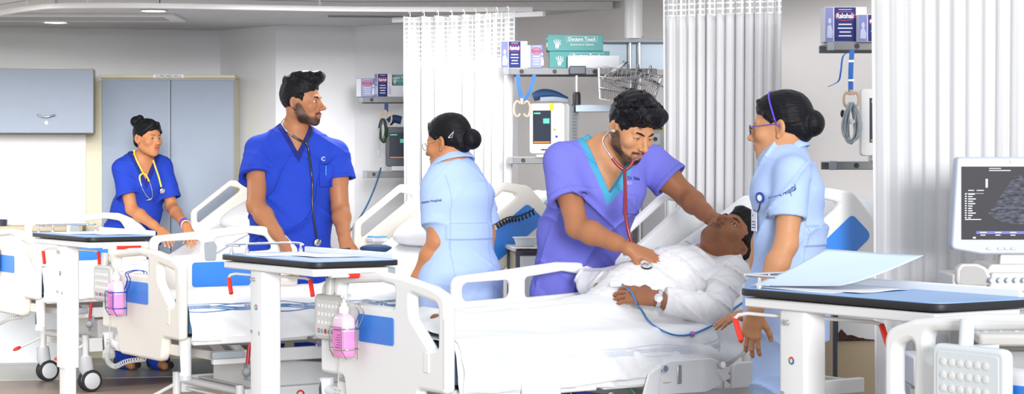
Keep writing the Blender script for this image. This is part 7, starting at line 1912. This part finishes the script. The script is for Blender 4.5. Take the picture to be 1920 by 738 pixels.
# glasses
def glasses(HF, label, rim_m, temple_m):
    t = thing('eyeglasses', label, 'glasses', tuple(HF.p(0, 0.11, 0))); o = np.array(t.location); k = HF.k
    for s in (-1, 1):
        P = [HF.p(s * 0.033 + 0.024 * math.cos(a) * (1.0), 0.110 - 0.35 * abs(s * 0.033 + 0.024 * math.cos(a)) ** 1.0 * 0.45, 0.0 + 0.018 * math.sin(a) * (1 if math.sin(a) < 0 else 0.85)) - o for a in np.linspace(0, 2 * PI, 26, endpoint=False)]
        MB().tube(P, 0.0017 * k, 6, closed=True).build('rim', rim_m, t, smooth=60)
        MB().tube([HF.p(s * 0.057, 0.100, 0.008) - o, HF.p(s * 0.074, 0.085, 0.008) - o, HF.p(s * 0.0835, 0.0, 0.010) - o, HF.p(s * 0.082, -0.018, -0.008) - o], 0.0017 * k, 6).build('temple', temple_m, t, smooth=60)
        mb = MB(); n = 20; q = [HF.p(s * 0.033, 0.104, 0) - o] + [HF.p(s * 0.033 + 0.024 * math.cos(a), 0.110 - 0.157 * abs(s * 0.033 + 0.024 * math.cos(a)), 0.0175 * math.sin(a)) - o for a in np.linspace(0, 2 * PI, n, endpoint=False)]
        mb.add(q, [(0, 1 + i, 1 + (i + 1) % n) for i in range(n)]); mb.build('lens', mat('lens_glass', (1, 1, 1), 0.02, alpha=0.18), t, smooth=60)
    MB().tube([HF.p(-0.010, 0.108, 0.004) - o, HF.p(0, 0.112, 0.007) - o, HF.p(0.010, 0.108, 0.004) - o], 0.0018 * k, 6).build('bridge', rim_m, t, smooth=60)
M_gold = mat('gold_metal', (0.75, 0.52, 0.25), 0.3, metal=0.8); M_purple = mat('purple_plastic', (0.09, 0.05, 0.50), 0.3)
glasses(HCf, 'dark-rimmed glasses with gold temples on the nurse seen from behind', M_stb, M_gold)
glasses(HFf, 'black-rimmed glasses with violet temples on the nurse beside the patient', M_stb, M_purple)
t = thing('hairband', 'violet hairband over the black hair of the nurse beside the patient', 'hairband', tuple(HFf.p(0, 0, 0.1))); o = np.array(t.location)
HHf = Hit([kid(pF, 'hair')]); P = []
for a in np.linspace(-0.15, PI + 0.15, 40):
    dv = HFf.d(math.cos(a), 0.10 + 0.22 * math.sin(a), math.sin(a)); c = HFf.p(0, -0.004, 0.025); h = HHf.cast(c + nrm(dv) * 0.3, -nrm(dv), 0.3)
    P.append((np.array(h[0]) + nrm(dv) * 0.002 if h else c + nrm(dv) * 0.086) - o)
MB().tube(P, 0.0036, 8).build('band', M_purple, t, smooth=60)
t = thing('hair_clip', 'silver snap clip in the hair of the nurse seen from behind', 'hair clip', tuple(P3(846, 253, 8.4))); o = np.array(t.location)
HHc = Hit([kid(pC, 'hair')]); P = [q[0] - o for q in (HHc.px(841, 258, 0.003), HHc.px(846, 252, 0.003), HHc.px(851, 246, 0.003)) if q]
if len(P) == 3: MB().tube(P, [0.0035, 0.003, 0.0015], 6).build('clip_blade', M_chrome, t, smooth=60)
P = [q[0] - o for q in (HHc.px(841, 258, 0.003), HHc.px(848, 257, 0.003), HHc.px(851, 246, 0.003)) if q]
if len(P) == 3: MB().tube(P, [0.003, 0.0025, 0.0015], 6).build('clip_blade', M_chrome, t, smooth=60)
# badges
def badge(hit, px, py, w, h, label, string_px, m_str):
    q = hit.px(px, py, 0.006)
    if q is None: return
    c, n = q; n = nrm([n[0], n[1], 0]); t = thing('name_badge', label, 'badge', tuple(c)); xd = nrm(np.cross([0, 0, 1], n))
    mb = MB(); mb.M = frame_m((0, 0, 0), xd, n); mb.box((0, 0, 0), (w, h, 0.002)); cd = mb.build('card', M_boxwhite, t)
    mb = MB(); mb.M = frame_m((0, 0, 0), xd, n)
    for i in range(3): mb.box((-w * 0.05, -h * (0.05 + 0.14 * i), 0.0014), (w * 0.6, h * 0.05, 0.0004))
    mb.box((-w * 0.2, h * 0.25, 0.0014), (w * 0.12, w * 0.12, 0.0004)); mb.build('lettering', M_ink, cd)
    mb = MB(); mb.M = frame_m((0, 0, 0), xd, n); mb.box((w * 0.33, -h * 0.22, 0.0014), (w * 0.14, h * 0.25, 0.0004)); mb.build('photo_print', M_figure, cd)
    P = hit.path(string_px, 0.004, c[1]); tube_part('lanyard', catmull([c + np.array([0, -0.002, h * 0.5])] + P, 5), 0.0022, m_str, t)
    return t
bC = badge(HC_, 786, 392, 0.052, 0.034, 'white name badge on the chest of the nurse seen from behind', [(787, 380), (788, 366)], M_mgrey)
bF = badge(HF_, 1417, 413, 0.060, 0.072, 'white name badge with a round blue reel on the nurse beside the patient', [(1423, 395), (1427, 380)], M_black)
if bF:
    q = HF_.px(1428, 370, 0.006)
    if q:
        mb = MB(); mb.M = frame_m(q[0] - np.array(bF.location), (1, 0, 0.01), q[1]); mb.lathe([(0.001, 0), (0.020, 0), (0.020, 0.004), (0.001, 0.004)], n=24); rl = mb.build('reel', M_ink, bF, smooth=40)
        mb = MB(); mb.M = frame_m(q[0] - np.array(bF.location), (1, 0, 0.01), q[1]); mb.lathe([(0.001, 0.004), (0.011, 0.004), (0.011, 0.0048), (0.001, 0.0048)], n=20); mb.build('reel_face', M_boxwhite, rl)
# stitched words and emblems
def stitched(hit, px, py, txt, size, parent, xd, m, **k):
    q = hit.px(px, py, 0.001)
    if q is None: return
    wrap_text(txt, size, q[0], q[1], xd, hit, m, parent, **k)
stitched(HC_, 806, 377, 'Artemis Hospital', 0.0155, kid(pC, 'tunic'), (1, 0, 0.05), M_ink, bold=0.0003)
stitched(HF_, 1467, 363, 'Artemis Hospital', 0.0150, kid(pF, 'tunic'), (1, -0.1, 0.05), M_ink, bold=0.0003)
stitched(HD_, 1189, 334, 'Dr. Baba', 0.020, kid(pD, 'scrub_top'), (1, -0.1, 0.12), M_ink, bold=0.0005)
stitched(HD_, 1180, 343, 'ICU', 0.016, kid(pD, 'scrub_top'), (1, -0.1, 0.12), M_boxwhite, bold=0.0005)
stitched(HB_, 606, 298, 'C', 0.030, kid(pB, 'scrub_top'), (1, 0, 0), M_boxwhite, bold=0.0012)
# chest pockets
def pocket(hit, px0, px1, py0, py1, m, parent):
    n = 14; vs = []
    for i in range(n):
        for j in range(n):
            q = hit.px(px0 + (px1 - px0) * i / (n - 1), py0 + (py1 - py0) * j / (n - 1), 0.0028)
            if q is None: return
            vs.append(q[0])
    o = MB().add(vs, [(i * n + j, (i + 1) * n + j, (i + 1) * n + j + 1, i * n + j + 1) for i in range(n - 1) for j in range(n - 1)]).build('pocket', m, None, smooth=180)
    s = o.modifiers.new('s', 'SOLIDIFY'); s.thickness = 0.003; s.offset = -1
    o.parent = parent; o.matrix_parent_inverse = parent.matrix_world.inverted()
pocket(HB_, 599, 624, 308, 350, mat('royal_plain', ROYAL, 0.8, spec=0.2), kid(pB, 'scrub_top')); pocket(HD_, 1168, 1192, 366, 400, mat('violet_plain', VIOLET, 0.8, spec=0.2), kid(pD, 'scrub_top'))
q = HB_.px(610, 318, 0.008)
if q: o = MB().tube([(0, 0, 0.02), (0, 0, -0.03)], 0.0045, 8).build('pen', M_strap, None, smooth=50); o.location = q[0]; tag(o, 'blue pen clipped in the chest pocket of the man in royal blue', 'pen')
o = MB().tube([(-0.035, 0, 0), (0.03, -0.01, 0.006)], 0.006, 8).build('marker', M_black, None, smooth=50); o.location = P3(646, 468, 10.12); tag(o, 'black marker held in the lowered hand of the man in royal blue', 'pen')
# watch and ring, finger clip and cable
def cuffring(w, e, f, rx, ry, m, root, name, r=0.006, n=22, y=None):
    w = np.array(w); e = np.array(e); c = lerp(w, e, f); ax_ = nrm(e - w); a = nrm(np.cross(ax_, [0, 1, 0.2])); b = np.cross(ax_, a); o = np.array(root.location)
    mb = MB()
    for dz in (-0.005, 0.0, 0.005): mb.tube([c + ax_ * dz + a * rx * math.cos(q) + b * ry * math.sin(q) - o for q in np.linspace(0, 2 * PI, n, endpoint=False)], r * 0.6, 8, closed=True)
    mb.build(name, m, root, smooth=60); return c
t = thing('wristwatch', 'steel wristwatch on the near wrist of the patient', 'watch', tuple(wP1)); c = cuffring(wP1, elP, 0.10, 0.034, 0.031, M_chrome, t, 'bracelet')
mb = MB(); mb.M = frame_m(c - wP1 + np.array([0.0, -0.032, 0.006]), (1, 0, 0), (0, -1, 0.2)); mb.lathe([(0.001, 0.0), (0.017, 0.0), (0.017, 0.006), (0.014, 0.007), (0.001, 0.007)], n=24); mb.build('watch_case', M_chrome, t, smooth=40)
t = thing('wristwatch', 'pale strapped wristwatch with a violet bangle on the leaning woman', 'watch', tuple(wA2)); cuffring(wA2, JA['er'], 0.06, 0.031, 0.029, mat('pale_strap', (0.65, 0.45, 0.33), 0.5), t, 'strap'); cuffring(wA2, JA['er'], 0.16, 0.032, 0.030, M_purple, t, 'bangle', r=0.005)
q = HP_.px(1157, 538, 0.010)
if q:
    t = thing('finger_clip', 'white pulse sensor clip on the finger of the patient', 'sensor', tuple(q[0])); MB().box((0, 0, 0.004), (0.050, 0.026, 0.022)).build('clip_body', M_boxwhite, t, bevel=0.006); MB().box((0.0, -0.014, 0.0), (0.030, 0.004, 0.012)).build('window', M_ltgrey, t, bevel=0.001)
cp_ = [(1166, 533), (1178, 541), (1187, 552), (1195, 568), (1202, 583), (1218, 606), (1242, 622), (1267, 629), (1295, 627), (1326, 615), (1354, 597), (1375, 581), (1400, 563), (1420, 548)]
P = HP_.path(cp_, 0.006, 7.6); o = MB().tube(catmull(P, 8), 0.0036, 8).build('sensor_cable', mat('blue_lead', (0.03, 0.20, 0.50), 0.4), None, smooth=60); tag(o, 'blue sensor cable curving from the patient hand over the sheet', 'cable')
q = HP_.px(1296, 627, 0.008); 
if q: t = MB().tube([(-0.008, 0, 0), (0.008, 0, 0)], 0.0095, 10).build('cable_bead', mat('violet_bead', (0.35, 0.15, 0.55), 0.4), None, smooth=60); t.location = q[0]; tag(t, 'small violet clip threaded on the blue sensor cable', 'clip')

for hit, pts, par in ((HC_, [(790, 400), (787, 430), (785, 460), (785, 500)], kid(pC, 'tunic')), (HF_, [(1414, 430), (1412, 450), (1410, 475), (1408, 500)], kid(pF, 'tunic'))):
    P = [q[0] for q in (hit.px(x, y, 0.001) for x, y in pts) if q]
    if len(P) > 2:
        o = MB().tube(catmull(P, 5), 0.0035, 6).build('piping', M_boxwhite, None, smooth=60); o.parent = par; o.matrix_parent_inverse = par.matrix_world.inverted()
# ============================================================ LIGHT, CAMERA
w = bpy.data.worlds.new('world'); SC.world = w; w.use_nodes = True
bg = w.node_tree.nodes['Background']; bg.inputs[0].default_value = (0.93, 0.96, 1.0, 1); bg.inputs[1].default_value = 0.68
def area(name, loc, rot, size, power, col=(1, 1, 1)):
    l = bpy.data.lights.new(name, 'AREA'); l.shape = 'RECTANGLE'; l.size, l.size_y = size; l.energy = power; l.color = col
    o = bpy.data.objects.new(name, l); COL.objects.link(o); o.location = loc; o.rotation_euler = rot; return o
for i, (x, y) in enumerate(((-3.4, 10.9), (-0.9, 10.9), (-4.9, 10.5))):
    area('overhead_fill', (x, y, 2.25), (0, 0, 0), (1.2, 0.6), 30, (1.0, 0.985, 0.97))  # added area lamps out of view, brightening the back of the room
sl = bpy.data.lights.new('frontal_fill_sun', 'SUN'); sl.energy = 2.4; sl.angle = math.radians(14); sl.color = (1.0, 0.995, 1.0)  # added even frontal fill from behind the camera, in place of a flash
so = bpy.data.objects.new('frontal_fill_sun', sl); COL.objects.link(so); so.rotation_euler = Vector((-0.16, 1.0, -0.13)).to_track_quat('-Z', 'Y').to_euler()
cam = bpy.data.cameras.new('camera'); co = bpy.data.objects.new('camera', cam); COL.objects.link(co)
cam.sensor_width = 36; cam.lens = FPX / 1920 * 36; cam.clip_start = 0.05
co.location = (0, 0, EYE); co.rotation_euler = (PI / 2, 0, 0)
cam.shift_y = -(369 - YH) / 1920
SC.camera = co
SC.view_settings.view_transform = 'Standard'; SC.view_settings.look = 'None'; SC.view_settings.gamma = 1.0; SC.view_settings.exposure = 0.52
SC.view_settings.use_curve_mapping = False
SC.cycles.max_bounces = 6; SC.cycles.diffuse_bounces = 4; SC.cycles.transparent_max_bounces = 12
SC.cycles.caustics_reflective = False; SC.cycles.caustics_refractive = False
